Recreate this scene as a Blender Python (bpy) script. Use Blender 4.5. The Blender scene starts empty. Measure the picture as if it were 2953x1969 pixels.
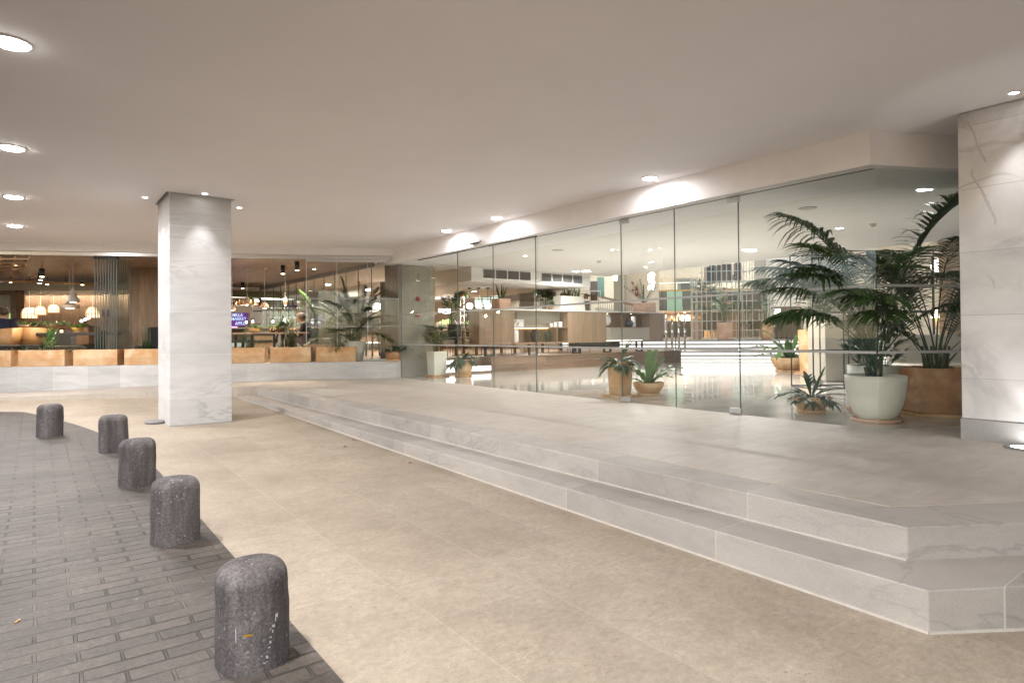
import bpy, bmesh, math, random
from mathutils import Vector, Matrix, noise
from math import sin, cos, pi, radians, atan, hypot, floor
rnd = random.Random(7)
scene = bpy.context.scene
COL = scene.collection

# ------------------------------------------------------------------ camera
F = 1790.0; CX = 1476.5; YC = 943.909; HC = 1.298
YAW = atan(1377.5 / F); PITCH = .0105; ROLL = -.0082
FW = Vector((sin(YAW) * cos(PITCH), cos(YAW) * cos(PITCH), sin(PITCH)))
_r0 = Vector((cos(YAW), -sin(YAW), 0)); _u0 = _r0.cross(FW)
RT = _r0 * cos(ROLL) + _u0 * sin(ROLL); UP = -_r0 * sin(ROLL) + _u0 * cos(ROLL)
CAM = Vector((0, 0, HC))
cd = bpy.data.cameras.new('camera'); cam = bpy.data.objects.new('camera', cd); COL.objects.link(cam)
cd.sensor_width = 36; cd.lens = 36 * F / 2953; cd.clip_end = 400; cd.clip_start = .05
cd.shift_y = -(984.5 - YC) / 2953
cam.matrix_world = Matrix((RT, UP, -FW)).transposed().to_4x4(); cam.location = CAM
scene.camera = cam

# survey helpers: a sight line through a point of the photograph meets a surface of the place
def ray(x, y): return RT * ((x - CX) / F) + UP * ((YC - y) / F) + FW
def onz(x, y, z): v = ray(x, y); return CAM + v * ((z - HC) / v.z)
def onX(x, y, X): v = ray(x, y); return CAM + v * (X / v.x)
def onY(x, y, Y): v = ray(x, y); return CAM + v * (Y / v.y)
def at(x, y, D): return CAM + ray(x, y) * D
def pxm(n, D): return n * D / F
WA = radians(117.0); WD = Vector((sin(WA), cos(WA), 0)); WN = Vector((-WD.y, WD.x, 0)); W0 = Vector((6.42, 12.35, 0))
def s_at(x, t, y=985):
    v = ray(x, y); k = ((W0 - CAM).dot(WN) + t) / v.dot(WN); return (CAM + v * k - W0).dot(WD)
def W(s, t, z): return W0 + WD * s + WN * t + Vector((0, 0, z))
def ground(x, y): return .0252 + .01224 * y - .0102 * x

# ------------------------------------------------------------------ object helpers
def wloc(o):
    v = Vector((0, 0, 0))
    while o is not None: v += o.location; o = o.parent
    return v
def tag(o, label=None, cat=None, group=None, kind=None):
    if label: o['label'] = label
    if cat: o['category'] = cat
    if group: o['group'] = group
    if kind: o['kind'] = kind
    return o
def thing(name, label, cat, loc=(0, 0, 0), group=None, rz=0):
    o = bpy.data.objects.new(name, None); COL.objects.link(o); o.location = loc; o.rotation_euler = (0, 0, rz)
    o.empty_display_size = .1
    return tag(o, label, cat, group)
def copy_tree(o, parent=None):
    c = o.copy(); COL.objects.link(c)
    if parent: c.parent = parent
    for ch in [k for k in bpy.data.objects if k.parent == o]: copy_tree(ch, c)
    return c

class MB:
    """collects faces in world coordinates and links them as one mesh object"""
    def __init__(s): s.v = []; s.f = []; s.sm = []
    def add(s, vs, fs, smooth=False):
        b = len(s.v); s.v += [Vector(p) for p in vs]
        for f in fs: s.f.append([i + b for i in f]); s.sm.append(smooth)
        return s
    def box(s, a, b):
        x0, y0, z0 = a; x1, y1, z1 = b
        vs = [(x, y, z) for z in (z0, z1) for y in (y0, y1) for x in (x0, x1)]
        return s.add(vs, [(0, 2, 3, 1), (4, 5, 7, 6), (0, 1, 5, 4), (2, 6, 7, 3), (0, 4, 6, 2), (1, 3, 7, 5)])
    def obox(s, c, ax, ay, az):
        """oriented box: centre and three half-axis vectors"""
        c = Vector(c); ax = Vector(ax); ay = Vector(ay); az = Vector(az)
        vs = [c + ax * i + ay * j + az * k for k in (-1, 1) for j in (-1, 1) for i in (-1, 1)]
        return s.add(vs, [(0, 2, 3, 1), (4, 5, 7, 6), (0, 1, 5, 4), (2, 6, 7, 3), (0, 4, 6, 2), (1, 3, 7, 5)])
    def rbox(s, c, sx, sy, sz, rz=0):
        """box standing on c"""
        ca, sa = cos(rz), sin(rz); c = Vector(c) + Vector((0, 0, sz / 2))
        return s.obox(c, Vector((ca, sa, 0)) * sx / 2, Vector((-sa, ca, 0)) * sy / 2, (0, 0, sz / 2))
    def bar(s, p, q, w, h=None):
        p = Vector(p); q = Vector(q); h = h or w; d = q - p; L = d.length
        if L < 1e-6: return s
        d /= L; up = Vector((0, 0, 1)) if abs(d.z) < .9 else Vector((1, 0, 0))
        a = d.cross(up).normalized(); b = a.cross(d)
        return s.obox((p + q) / 2, d * L / 2, a * w / 2, b * h / 2)
    def prism(s, poly, z0, z1):
        n = len(poly)
        area = sum(poly[i][0] * poly[(i + 1) % n][1] - poly[(i + 1) % n][0] * poly[i][1] for i in range(n))
        if area < 0: poly = poly[::-1]
        zf = z0 if callable(z0) else (lambda x, y: z0); zg = z1 if callable(z1) else (lambda x, y: z1)
        vs = [(p[0], p[1], zf(p[0], p[1])) for p in poly] + [(p[0], p[1], zg(p[0], p[1])) for p in poly]
        fs = [list(range(n))[::-1], list(range(n, 2 * n))] + [(i, (i + 1) % n, (i + 1) % n + n, i + n) for i in range(n)]
        return s.add(vs, fs)
    def quad(s, a, b, c, d): return s.add([a, b, c, d], [(0, 1, 2, 3)])
    def tube(s, pts, r, n=6, cap=True):
        pts = [Vector(p) for p in pts]; rs = r if isinstance(r, (list, tuple)) else [r] * len(pts)
        vs = []; fs = []; prev = None
        for i, p in enumerate(pts):
            d = (pts[min(i + 1, len(pts) - 1)] - pts[max(i - 1, 0)]).normalized()
            if prev is None:
                a = d.cross(Vector((0, 0, 1)) if abs(d.z) < .9 else Vector((1, 0, 0))).normalized()
            else: a = (prev - d * prev.dot(d)).normalized()
            prev = a; b = d.cross(a)
            vs += [p + (a * cos(2 * pi * k / n) + b * sin(2 * pi * k / n)) * rs[i] for k in range(n)]
        for i in range(len(pts) - 1):
            fs += [(i * n + k, i * n + (k + 1) % n, (i + 1) * n + (k + 1) % n, (i + 1) * n + k) for k in range(n)]
        if cap: fs += [list(range(n))[::-1], list(range((len(pts) - 1) * n, len(pts) * n))]
        return s.add(vs, fs, True)
    def lathe(s, prof, c=(0, 0, 0), n=24, sq=None):
        """prof: (radius, height); sq: superellipse exponent for squarish plans"""
        c = Vector(c); vs = []; fs = []
        for r, z in prof:
            for k in range(n):
                t = 2 * pi * k / n; m = 1
                if sq: m = (abs(cos(t)) ** sq + abs(sin(t)) ** sq) ** (-1 / sq)
                vs.append(c + Vector((r * m * cos(t), r * m * sin(t), z)))
        for i in range(len(prof) - 1):
            fs += [(i * n + k, i * n + (k + 1) % n, (i + 1) * n + (k + 1) % n, (i + 1) * n + k) for k in range(n)]
        if prof[0][0] > 1e-4: fs.append(list(range(n))[::-1])
        if prof[-1][0] > 1e-4: fs.append(list(range((len(prof) - 1) * n, len(prof) * n)))
        return s.add(vs, fs, True)
    def sphere(s, c, r, n=14, sc=(1, 1, 1)):
        c = Vector(c); vs = []; fs = []; m = n // 2
        for i in range(m + 1):
            a = -pi / 2 + pi * i / m
            for k in range(n):
                t = 2 * pi * k / n
                vs.append(c + Vector((cos(a) * cos(t) * r * sc[0], cos(a) * sin(t) * r * sc[1], sin(a) * r * sc[2])))
        for i in range(m): fs += [(i * n + k, i * n + (k + 1) % n, (i + 1) * n + (k + 1) % n, (i + 1) * n + k) for k in range(n)]
        return s.add(vs, fs, True)
    def build(s, name, mat, parent=None, bevel=0, seg=2):
        off = wloc(parent) if parent else Vector((0, 0, 0))
        me = bpy.data.meshes.new(name)
        me.from_pydata([tuple(p - off) for p in s.v], [], s.f); me.update()
        for p, q in zip(me.polygons, s.sm): p.use_smooth = q
        if bevel:
            bm = bmesh.new(); bm.from_mesh(me)
            bmesh.ops.remove_doubles(bm, verts=bm.verts, dist=1e-5)
            ed = [e for e in bm.edges if len(e.link_faces) == 2 and e.calc_face_angle(0) > radians(30)]
            bmesh.ops.bevel(bm, geom=ed, offset=bevel, segments=seg, affect='EDGES', profile=.5)
            bm.to_mesh(me); bm.free()
        if isinstance(mat, (list, tuple)):
            for m in mat: me.materials.append(m)
        else: me.materials.append(mat)
        o = bpy.data.objects.new(name, me); COL.objects.link(o)
        if parent: o.parent = parent
        return o
def struct(name, mb, mat, **k):
    o = mb.build(name, mat, **k); o['kind'] = 'structure'; return o

# ------------------------------------------------------------------ materials
def lin(h):
    h = h.lstrip('#'); c = [int(h[i:i + 2], 16) / 255 for i in (0, 2, 4)]
    return tuple(x / 12.92 if x <= .04045 else ((x + .055) / 1.055) ** 2.4 for x in c) + (1,)
def col(c):
    if isinstance(c, str): return lin(c)
    if isinstance(c, (int, float)): return (c, c, c, 1)
    return tuple(c) + (1,) if len(c) == 3 else tuple(c)
class NT:
    def __init__(s, name):
        s.m = bpy.data.materials.new(name); s.m.use_nodes = True; s.t = s.m.node_tree
        s.b = s.t.nodes['Principled BSDF']; s.out = s.t.nodes['Material Output']
        s.tc = None
    def n(s, typ, ins=None, **attrs):
        o = s.t.nodes.new(typ)
        for k, v in attrs.items(): setattr(o, k, v)
        for k, v in (ins or {}).items():
            i = o.inputs[k]
            if isinstance(v, bpy.types.NodeSocket): s.t.links.new(v, i)
            else: i.default_value = v
        return o
    def co(s, sc=(1, 1, 1), rot=(0, 0, 0), loc=(0, 0, 0), src='Object'):
        if s.tc is None: s.tc = s.t.nodes.new('ShaderNodeTexCoord')
        return s.n('ShaderNodeMapping', {'Vector': s.tc.outputs[src], 'Scale': sc, 'Rotation': rot, 'Location': loc}).outputs[0]
    def noise(s, vec, scale, detail=4, rough=.55, dist=0):
        return s.n('ShaderNodeTexNoise', {'Vector': vec, 'Scale': scale, 'Detail': detail, 'Roughness': rough, 'Distortion': dist}).outputs['Fac']
    def ramp(s, fac, stops):
        r = s.n('ShaderNodeValToRGB', {'Fac': fac}); cr = r.color_ramp
        while len(cr.elements) < len(stops): cr.elements.new(.5)
        for e, (p, c) in zip(cr.elements, stops): e.position = p; e.color = col(c)
        return r.outputs[0]
    def mix(s, fac, a, b, mode='MIX'):
        o = s.n('ShaderNodeMix', data_type='RGBA', blend_type=mode)
        for k, v in ((0, fac), (6, a), (7, b)):
            if isinstance(v, bpy.types.NodeSocket): s.t.links.new(v, o.inputs[k])
            else: o.inputs[k].default_value = v if k == 0 else col(v)
        return o.outputs[2]
    def math(s, op, a, b=0.0, c=None):
        o = s.n('ShaderNodeMath', operation=op)
        for i, v in enumerate((a, b) if c is None else (a, b, c)):
            if isinstance(v, bpy.types.NodeSocket): s.t.links.new(v, o.inputs[i])
            else: o.inputs[i].default_value = v
        return o.outputs[0]
    def sep(s, vec):
        o = s.n('ShaderNodeSeparateXYZ', {'Vector': vec}); return o.outputs
    def bump(s, h, strength=.3, dist=.01, nrm=None):
        ins = {'Height': h, 'Strength': strength, 'Distance': dist}
        if nrm is not None: ins['Normal'] = nrm
        return s.n('ShaderNodeBump', ins).outputs[0]
    def set(s, **k):
        for key, v in k.items():
            i = s.b.inputs[{'base': 'Base Color', 'rough': 'Roughness', 'metal': 'Metallic', 'nrm': 'Normal', 'spec': 'Specular IOR Level',
                            'emit': 'Emission Color', 'estr': 'Emission Strength', 'trans': 'Transmission Weight', 'ior': 'IOR', 'sub': 'Subsurface Weight', 'coat': 'Coat Weight'}[key]]
            if isinstance(v, bpy.types.NodeSocket): s.t.links.new(v, i)
            elif key in ('base', 'emit'): i.default_value = col(v)
            else: i.default_value = v
        return s
def plain(name, c, rough=.6, metal=0, var=.12, scale=18, bump=.05, spec=.5, c2=None):
    """small procedural variation of one colour"""
    t = NT(name); v = t.co(); f = t.noise(v, scale, 5)
    c = col(c); d = col(c2) if c2 else tuple(x * (1 - var) for x in c[:3]) + (1,)
    t.set(base=t.ramp(f, [(.35, d), (.65, c)]), rough=rough, metal=metal, spec=spec)
    if bump: t.set(nrm=t.bump(t.noise(v, scale * 6, 3), bump, .004))
    return t.m
def emitter(name, c, s, base=(.8, .8, .8)):
    t = NT(name); t.set(base=base, emit=c, estr=s, rough=.4); return t.m
def marble(name, light, dark, vein, joints=(), rot=(0, 0, 0), vscale=1.0, vamt=.5, rough=.35, grain=.06, stain=None, bump=.03, jcol=None, slabvar=.1, streak=(1, 1, 1), vmask=.42):
    """stone cladding: clouds, thin veins, grain, one tone per slab, fine joints.  joints: (axis, offset, spacing, width)"""
    t = NT(name); v0 = t.co(); v = t.co(rot=rot, sc=streak)
    c = t.ramp(t.noise(v, 1.6 * vscale, 6, .6, .6), [(.3, dark), (.62, light)])
    w = t.n('ShaderNodeTexNoise', {'Vector': v, 'Scale': 1.1 * vscale, 'Detail': 6.0, 'Roughness': .55, 'Distortion': .8}).outputs['Fac']
    edge = t.math('ABSOLUTE', t.math('SUBTRACT', w, .5))
    vm = t.math('MULTIPLY', t.math('SUBTRACT', 1.0, t.math('MINIMUM', t.math('MULTIPLY', edge, 38.0), 1.0)),
                t.ramp(t.noise(v0, .9, 3), [(vmask, 0.0), (vmask + .2, 1.0)]))
    c = t.mix(t.math('MULTIPLY', vm, vamt), c, vein)
    if stain: c = t.mix(t.ramp(t.noise(v0, stain[1], 3), [(.5, 0.0), (.75, stain[2])]), c, stain[0])
    g = t.noise(v0, 160, 2)
    c = t.mix(grain, c, t.ramp(g, [(.35, .2), (.65, .95)]), 'OVERLAY')
    sp = t.sep(v0); jm = None; h = None
    for ax, off, spc, wd in joints:
        q = t.math('DIVIDE', t.math('SUBTRACT', sp[ax], off), spc)
        idx = t.math('FLOOR', t.math('ADD', q, 0.0))
        wn = t.n('ShaderNodeTexWhiteNoise', {'W': idx}, noise_dimensions='1D').outputs[0]
        c = t.mix(1.0, c, t.ramp(wn, [(0, 1 - slabvar), (1, 1.0)]), 'MULTIPLY')
        fr = t.math('SUBTRACT', q, idx)
        m = t.math('LESS_THAN', fr, wd / spc)
        jm = m if jm is None else t.math('MAXIMUM', jm, m)
    if jm is not None: c = t.mix(jm, c, jcol if jcol else tuple(x * .55 for x in col(dark)[:3]))
    hh = g if jm is None else t.math('SUBTRACT', g, t.math('MULTIPLY', jm, 3.0))
    t.set(base=c, rough=rough, nrm=t.bump(hh, bump * 4, .002))
    return t.m
def wood(name, light, dark, axis=0, plank=(1.8, .16), rough=.5, seam=.5, rotz=0, vert=False, front=False, var=.28):
    """boards: brick pattern gives the planks, stretched noise the grain.  vert: boards run along Z"""
    t = NT(name); v = t.co(rot=(0, 0, rotz))
    if vert:
        q = t.sep(v); v = t.n('ShaderNodeCombineXYZ', {0: q[2], 1: t.math('ADD', q[0], t.math('MULTIPLY', q[1], .8)), 2: 0.0}).outputs[0]
    elif front:
        q = t.sep(v); v = t.n('ShaderNodeCombineXYZ', {0: t.math('ADD', q[0], q[1]), 1: q[2], 2: 0.0}).outputs[0]
    br = t.n('ShaderNodeTexBrick', {'Vector': v, 'Color1': col(.0), 'Color2': col(1.0), 'Mortar': col(0.0), 'Scale': 1.0, 'Mortar Size': .0025, 'Mortar Smooth': .2, 'Brick Width': plank[0], 'Row Height': plank[1]}, offset=.37)
    vs = t.n('ShaderNodeMapping', {'Vector': v, 'Scale': (.9, 14, 14)}).outputs[0]
    w2 = t.n('ShaderNodeVectorMath', {0: vs, 1: br.outputs['Color']}, operation='ADD').outputs[0]
    g = t.noise(w2, 2.2, 7, .62, .8)
    c = t.ramp(g, [(.3, dark), (.52, tuple((a + b) / 2 for a, b in zip(col(light), col(dark)))), (.7, light)])
    c = t.mix(1.0, c, t.ramp(br.outputs['Color'], [(0, 1 - var), (1, 1.0)]), 'MULTIPLY')
    kn = t.n('ShaderNodeTexVoronoi', {'Vector': t.n('ShaderNodeMapping', {'Vector': v, 'Scale': (1.2, 4, 4)}).outputs[0], 'Scale': 1.6}).outputs['Distance']
    c = t.mix(t.ramp(kn, [(.03, .55), (.07, 0.0)]), c, tuple(x * .35 for x in col(dark)[:3]))
    c = t.mix(t.math('MULTIPLY', br.outputs['Fac'], seam), c, tuple(x * .3 for x in col(dark)[:3]))
    t.set(base=c, rough=rough, nrm=t.bump(t.math('SUBTRACT', g, br.outputs['Fac']), .12, .003))
    return t.m
def glassmat(name, tint=(.968, .982, .974), ior=1.5, rough=0.0, refl=1.0):
    t = NT(name)
    ge = t.n('ShaderNodeNewGeometry')
    dp = t.math('ABSOLUTE', t.n('ShaderNodeVectorMath', {0: ge.outputs['Incoming'], 1: ge.outputs['Normal']}, operation='DOT_PRODUCT').outputs['Value'])
    fr = t.math('ADD', .04, t.math('MULTIPLY', .8, t.math('POWER', t.math('SUBTRACT', 1.0, dp), 5.0)))
    a = t.n('ShaderNodeBsdfTransparent', {'Color': col(tint)}); b = t.n('ShaderNodeBsdfGlossy', {'Roughness': rough, 'Color': (1, 1, 1, 1)})
    mx = t.n('ShaderNodeMixShader', {0: t.math('MULTIPLY', fr, refl), 1: a.outputs[0], 2: b.outputs[0]})
    t.t.links.new(mx.outputs[0], t.out.inputs[0]); return t.m
def leafmat(name, a, b, rough=.42):
    t = NT(name); v = t.co(); f = t.noise(v, 7, 4)
    oi = t.n('ShaderNodeObjectInfo').outputs['Random']
    c = t.ramp(f, [(.3, a), (.7, b)])
    c = t.mix(1.0, c, t.ramp(oi, [(0, .7), (1, 1.15)]), 'MULTIPLY')
    t.set(base=c, rough=rough, spec=.45)
    tr = t.n('ShaderNodeBsdfTranslucent', {'Color': c})
    mx = t.n('ShaderNodeMixShader', {0: .22, 1: t.b.outputs[0], 2: tr.outputs[0]})
    t.t.links.new(mx.outputs[0], t.out.inputs[0]); return t.m

MA = {}
def terracotta(name, a, b, c, rough=.75):
    t = NT(name); v = t.co(); oi = t.n('ShaderNodeObjectInfo').outputs['Random']
    off = t.n('ShaderNodeCombineXYZ', {0: t.math('MULTIPLY', oi, 37.0), 1: t.math('MULTIPLY', oi, 11.0), 2: 0.0}).outputs[0]
    v2 = t.n('ShaderNodeVectorMath', {0: v, 1: off}, operation='ADD').outputs[0]
    k = t.ramp(t.noise(v2, 3.2, 5, .55, .5), [(.36, a), (.5, b), (.66, c)])
    z = t.sep(v)[2]
    damp = t.math('LESS_THAN', z, t.math('ADD', .02, t.math('MULTIPLY', t.noise(v2, 2.2, 3), .26)))
    k = t.mix(t.math('MULTIPLY', damp, .45), k, tuple(x * .72 for x in col(b)[:3]))
    k = t.mix(.12, k, t.ramp(t.noise(v2, 60, 3), [(.3, .15), (.7, .95)]), 'OVERLAY')
    t.set(base=k, rough=rough, nrm=t.bump(t.noise(v2, 90, 3), .25, .003)); return t.m

def make_materials():
    # driveway: beige limestone flags with pits and chips
    t = NT('beige_flagstone'); v = t.co()
    br = t.n('ShaderNodeTexBrick', {'Vector': t.co(rot=(0, 0, pi / 2), loc=(.2, .33, 0)), 'Color1': col(0.0), 'Color2': col(1.0), 'Mortar': col(.5), 'Scale': 1.0, 'Mortar Size': .0022, 'Mortar Smooth': .3, 'Brick Width': 1.1, 'Row Height': .58}, offset=.43)
    c = t.ramp(t.noise(v, 1.1, 6, .6, .3), [(.3, (.29, .238, .177)), (.55, (.34, .284, .216)), (.75, (.38, .322, .25))])
    c = t.mix(1.0, c, t.ramp(br.outputs['Color'], [(0, .91), (.5, .98), (1, 1.03)]), 'MULTIPLY')
    st = t.n('ShaderNodeMapping', {'Vector': v, 'Scale': (14, 34, 1), 'Rotation': (0, 0, .35)}).outputs[0]
    c = t.mix(.13, c, t.ramp(t.noise(st, 1.0, 5, .6), [(.34, .25), (.66, .8)]), 'OVERLAY')
    c = t.mix(.2, c, t.ramp(t.noise(v, 34, 5, .7), [(.3, .2), (.7, .82)]), 'OVERLAY')
    c = t.mix(.14, c, t.ramp(t.noise(v, 6, 4, .6), [(.3, .25), (.7, .78)]), 'OVERLAY')
    vo = t.n('ShaderNodeTexVoronoi', {'Vector': t.n('ShaderNodeMapping', {'Vector': v, 'Scale': (11, 16, 1), 'Rotation': (0, 0, .3)}).outputs[0], 'Scale': 1.0}).outputs['Distance']
    chip = t.math('MULTIPLY', t.ramp(vo, [(.09, 1.0), (.16, 0.0)]), t.ramp(t.noise(v, 5, 2), [(.46, 0.0), (.53, 1.0)]))
    c = t.mix(t.math('MULTIPLY', chip, .6), c, (.24, .175, .12))
    vo2 = t.n('ShaderNodeTexVoronoi', {'Vector': v, 'Scale': 32.0}).outputs['Distance']
    pit = t.math('MULTIPLY', t.ramp(vo2, [(.10, 1.0), (.2, 0.0)]), t.ramp(t.noise(v, 9, 2), [(.5, 0.0), (.6, 1.0)]))
    c = t.mix(t.math('MULTIPLY', pit, .55), c, (.2, .155, .11))
    g = t.noise(v, 230, 2); c = t.mix(.22, c, t.ramp(g, [(.3, .1), (.7, .95)]), 'OVERLAY')
    wv = t.noise(t.co(sc=(1, 2.2, 1)), 3.4, 6, .7, 2.0)
    scr = t.math('MULTIPLY', t.math('SUBTRACT', 1.0, t.math('MINIMUM', t.math('MULTIPLY', t.math('ABSOLUTE', t.math('SUBTRACT', wv, .5)), 90.0), 1.0)), t.ramp(t.noise(v, 2.2, 3), [(.55, 0.0), (.68, .55)]))
    c = t.mix(scr, c, (.62, .55, .45))
    c = t.mix(t.math('MULTIPLY', br.outputs['Fac'], .34), c, (.56, .48, .39))
    gum = t.n('ShaderNodeTexVoronoi', {'Vector': v, 'Scale': 2.3}).outputs['Distance']
    c = t.mix(t.ramp(gum, [(.028, .5), (.045, 0.0)]), c, (.13, .11, .09))
    t.set(base=c, rough=.62, nrm=t.bump(t.math('SUBTRACT', g, t.math('ADD', pit, chip)), .22, .003)); MA['flag'] = t.m
    # concrete setts of the road
    t = NT('grey_setts'); v = t.co()
    wob = t.n('ShaderNodeTexNoise', {'Vector': v, 'Scale': 2.5, 'Detail': 3.0}).outputs['Color']
    wv = t.n('ShaderNodeVectorMath', {0: wob, 1: (.5, .5, .5)}, operation='SUBTRACT').outputs[0]
    wv = t.n('ShaderNodeVectorMath', {0: wv, 'Scale': .022}, operation='SCALE').outputs[0]
    vv = t.n('ShaderNodeVectorMath', {0: v, 1: wv}, operation='ADD').outputs[0]
    br = t.n('ShaderNodeTexBrick', {'Vector': vv, 'Color1': col(0.0), 'Color2': col(1.0), 'Mortar': col(.5), 'Scale': 1.0, 'Mortar Size': .0075, 'Mortar Smooth': .3, 'Brick Width': .272, 'Row Height': .0905}, offset=.5)
    c = t.ramp(t.noise(v, 2.2, 6, .65), [(.3, (.057, .046, .037)), (.7, (.1, .083, .069))])
    c = t.mix(1.0, c, t.ramp(br.outputs['Color'], [(0, .78), (1, 1.16)]), 'MULTIPLY')
    g = t.noise(v, 240, 2); c = t.mix(.5, c, t.ramp(g, [(.3, .1), (.7, .92)]), 'OVERLAY')
    c = t.mix(.45, c, t.ramp(t.noise(v, 42, 5, .7), [(.3, .15), (.7, .85)]), 'OVERLAY')
    sp = t.math('MULTIPLY', t.ramp(t.noise(v, 26, 5, .7), [(.62, 0.0), (.7, 1.0)]), t.ramp(t.noise(v, 1.7, 2), [(.52, 0.0), (.66, .7)]))
    c = t.mix(sp, c, (.34, .31, .28))
    jc = t.ramp(t.noise(v, 3.5, 4), [(.45, (.024, .02, .017)), (.72, (.16, .13, .105))])
    c = t.mix(t.math('MULTIPLY', br.outputs['Fac'], .85), c, jc)
    t.set(base=c, rough=.58, nrm=t.bump(t.math('SUBTRACT', t.math('MULTIPLY', g, .35), t.math('MULTIPLY', br.outputs['Fac'], 1.8)), .9, .012)); MA['sett'] = t.m
    # landing flags
    t = NT('pale_landing_flag'); v = t.co()
    br = t.n('ShaderNodeTexBrick', {'Vector': t.co(rot=(0, 0, pi / 2), loc=(.0, .24, 0)), 'Color1': col(0.0), 'Color2': col(1.0), 'Mortar': col(.5), 'Scale': 1.0, 'Mortar Size': .002, 'Mortar Smooth': .3, 'Brick Width': 1.4, 'Row Height': .46}, offset=.5)
    st = t.n('ShaderNodeMapping', {'Vector': v, 'Scale': (3.2, 9, 1), 'Rotation': (0, 0, .9)}).outputs[0]
    c = t.ramp(t.noise(st, 1.0, 6, .6, .5), [(.28, (.40, .35, .298)), (.55, (.465, .412, .355)), (.76, (.52, .466, .408))])
    c = t.mix(1.0, c, t.ramp(br.outputs['Color'], [(0, .93), (1, 1.04)]), 'MULTIPLY')
    g = t.noise(v, 260, 2); c = t.mix(.14, c, t.ramp(g, [(.3, .1), (.7, .95)]), 'OVERLAY')
    c = t.mix(t.math('MULTIPLY', br.outputs['Fac'], .5), c, (.68, .63, .56))
    t.set(base=c, rough=.5, nrm=t.bump(g, .12, .002)); MA['landing'] = t.m
    # polished lobby marble
    t = NT('polished_lobby_marble'); v = t.co()
    st = t.n('ShaderNodeMapping', {'Vector': v, 'Scale': (.9, 3.2, 1), 'Rotation': (0, 0, .9)}).outputs[0]
    c = t.ramp(t.noise(st, 1.0, 6, .6, .6), [(.3, (.44, .42, .385)), (.7, (.62, .6, .565))])
    br = t.n('ShaderNodeTexBrick', {'Vector': v, 'Color1': col(0.0), 'Color2': col(1.0), 'Mortar': col(.5), 'Scale': 1.0, 'Mortar Size': .0012, 'Brick Width': .9, 'Row Height': .9}, offset=0.0)
    c = t.mix(1.0, c, t.ramp(br.outputs['Color'], [(0, .94), (1, 1.02)]), 'MULTIPLY')
    wav = t.noise(v, 2.6, 2)
    t.set(base=c, rough=.07, spec=.6, nrm=t.bump(wav, .10, .02)); MA['lobbyfloor'] = t.m
    # ceilings and plaster
    t = NT('white_ceiling_plaster'); v = t.co()
    c = t.ramp(t.noise(v, .8, 5), [(.3, (.89, .862, .872)), (.7, (.925, .9, .91))])
    t.set(base=c, rough=.8, nrm=t.bump(t.noise(v, 3.0, 5), .05, .01)); MA['ceil'] = t.m
    MA['white'] = plain('white_paint', (.91, .89, .9), .6, var=.04, scale=4, bump=.02)
    MA['cream'] = plain('cream_wall', (.72, .66, .56), .7, var=.06, scale=3)
    MA['white_lit'] = plain('lobby_ceiling_paint', (.8, .78, .75), .7, var=.03, scale=3, bump=.01)
    J = [(2, .383, .57, .005)]
    MA['column'] = marble('column_marble', (.68, .67, .665), (.55, .545, .545), (.36, .355, .355), J, rot=(0, .25, .1), streak=(.8, .8, 3.4), vscale=.9, vamt=.6, rough=.36, jcol=(.74, .72, .69))
    MA['pillar'] = marble('veined_pillar_marble', (.72, .7, .695), (.52, .505, .505), (.2, .19, .195), [(2, .53, .545, .004)], rot=(.5, .3, 0), vscale=1.0, vamt=.75, rough=.3, stain=((.66, .54, .38), .9, .55), jcol=(.36, .35, .34))
    MA['stair'] = marble('stair_marble', (.5, .485, .46), (.4, .385, .365), (.3, .28, .26), vscale=.7)
    MA['granite'] = plain('flamed_granite', (.38, .37, .36), .7, var=.3, scale=160, bump=.3)
    MA['wallclad'] = marble('wall_slab_marble', (.6, .59, .575), (.46, .455, .445), (.36, .35, .34), [(0, .3, .545, .004)], rot=(0, .3, .4), streak=(.7, .7, 3), vscale=1.2, vamt=.35, rough=.42, jcol=(.66, .64, .6), slabvar=.2)
    MA['step'] = marble('step_marble', (.45, .41, .37), (.37, .337, .303), (.215, .196, .18), [(1, .84, 1.23, .005)], rot=(.6, .4, .5), streak=(1, 1, 2.2), vscale=1.15, vamt=.42, rough=.5, grain=.1, bump=.06, jcol=(.52, .49, .45), slabvar=.18, vmask=.36)
    # bollard
    t = NT('weathered_basalt'); v = t.co(); oi = t.n('ShaderNodeObjectInfo').outputs['Random']
    off = t.n('ShaderNodeCombineXYZ', {0: t.math('MULTIPLY', oi, 23.0), 1: t.math('MULTIPLY', oi, 31.0), 2: 0.0}).outputs[0]
    v2 = t.n('ShaderNodeVectorMath', {0: v, 1: off}, operation='ADD').outputs[0]
    stk = t.n('ShaderNodeMapping', {'Vector': v2, 'Scale': (9, 9, 1.2)}).outputs[0]
    c = t.ramp(t.noise(stk, 1.0, 6, .65), [(.32, (.062, .054, .053)), (.5, (.105, .093, .091)), (.7, (.19, .173, .169))])
    g = t.noise(v2, 95, 4, .7); c = t.mix(.55, c, t.ramp(g, [(.3, .12), (.72, .95)]), 'OVERLAY')
    sp = t.math('MULTIPLY', t.ramp(t.noise(v2, 70, 3), [(.63, 0.0), (.69, 1.0)]), t.ramp(t.noise(v2, 6, 3), [(.46, 0.0), (.6, .9)]))
    c = t.mix(sp, c, (.42, .4, .39))
    t.set(base=c, rough=.92, spec=.25, nrm=t.bump(t.math('ADD', g, t.math('MULTIPLY', t.noise(v2, 220, 2), .5)), .55, .006)); MA['basalt'] = t.m
    MA['terra'] = terracotta('terracotta', (.52, .27, .115), (.6, .375, .195), (.68, .5, .32))
    MA['terra_dark'] = terracotta('dark_terracotta', (.38, .17, .075), (.47, .245, .12), (.56, .36, .22))
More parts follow.
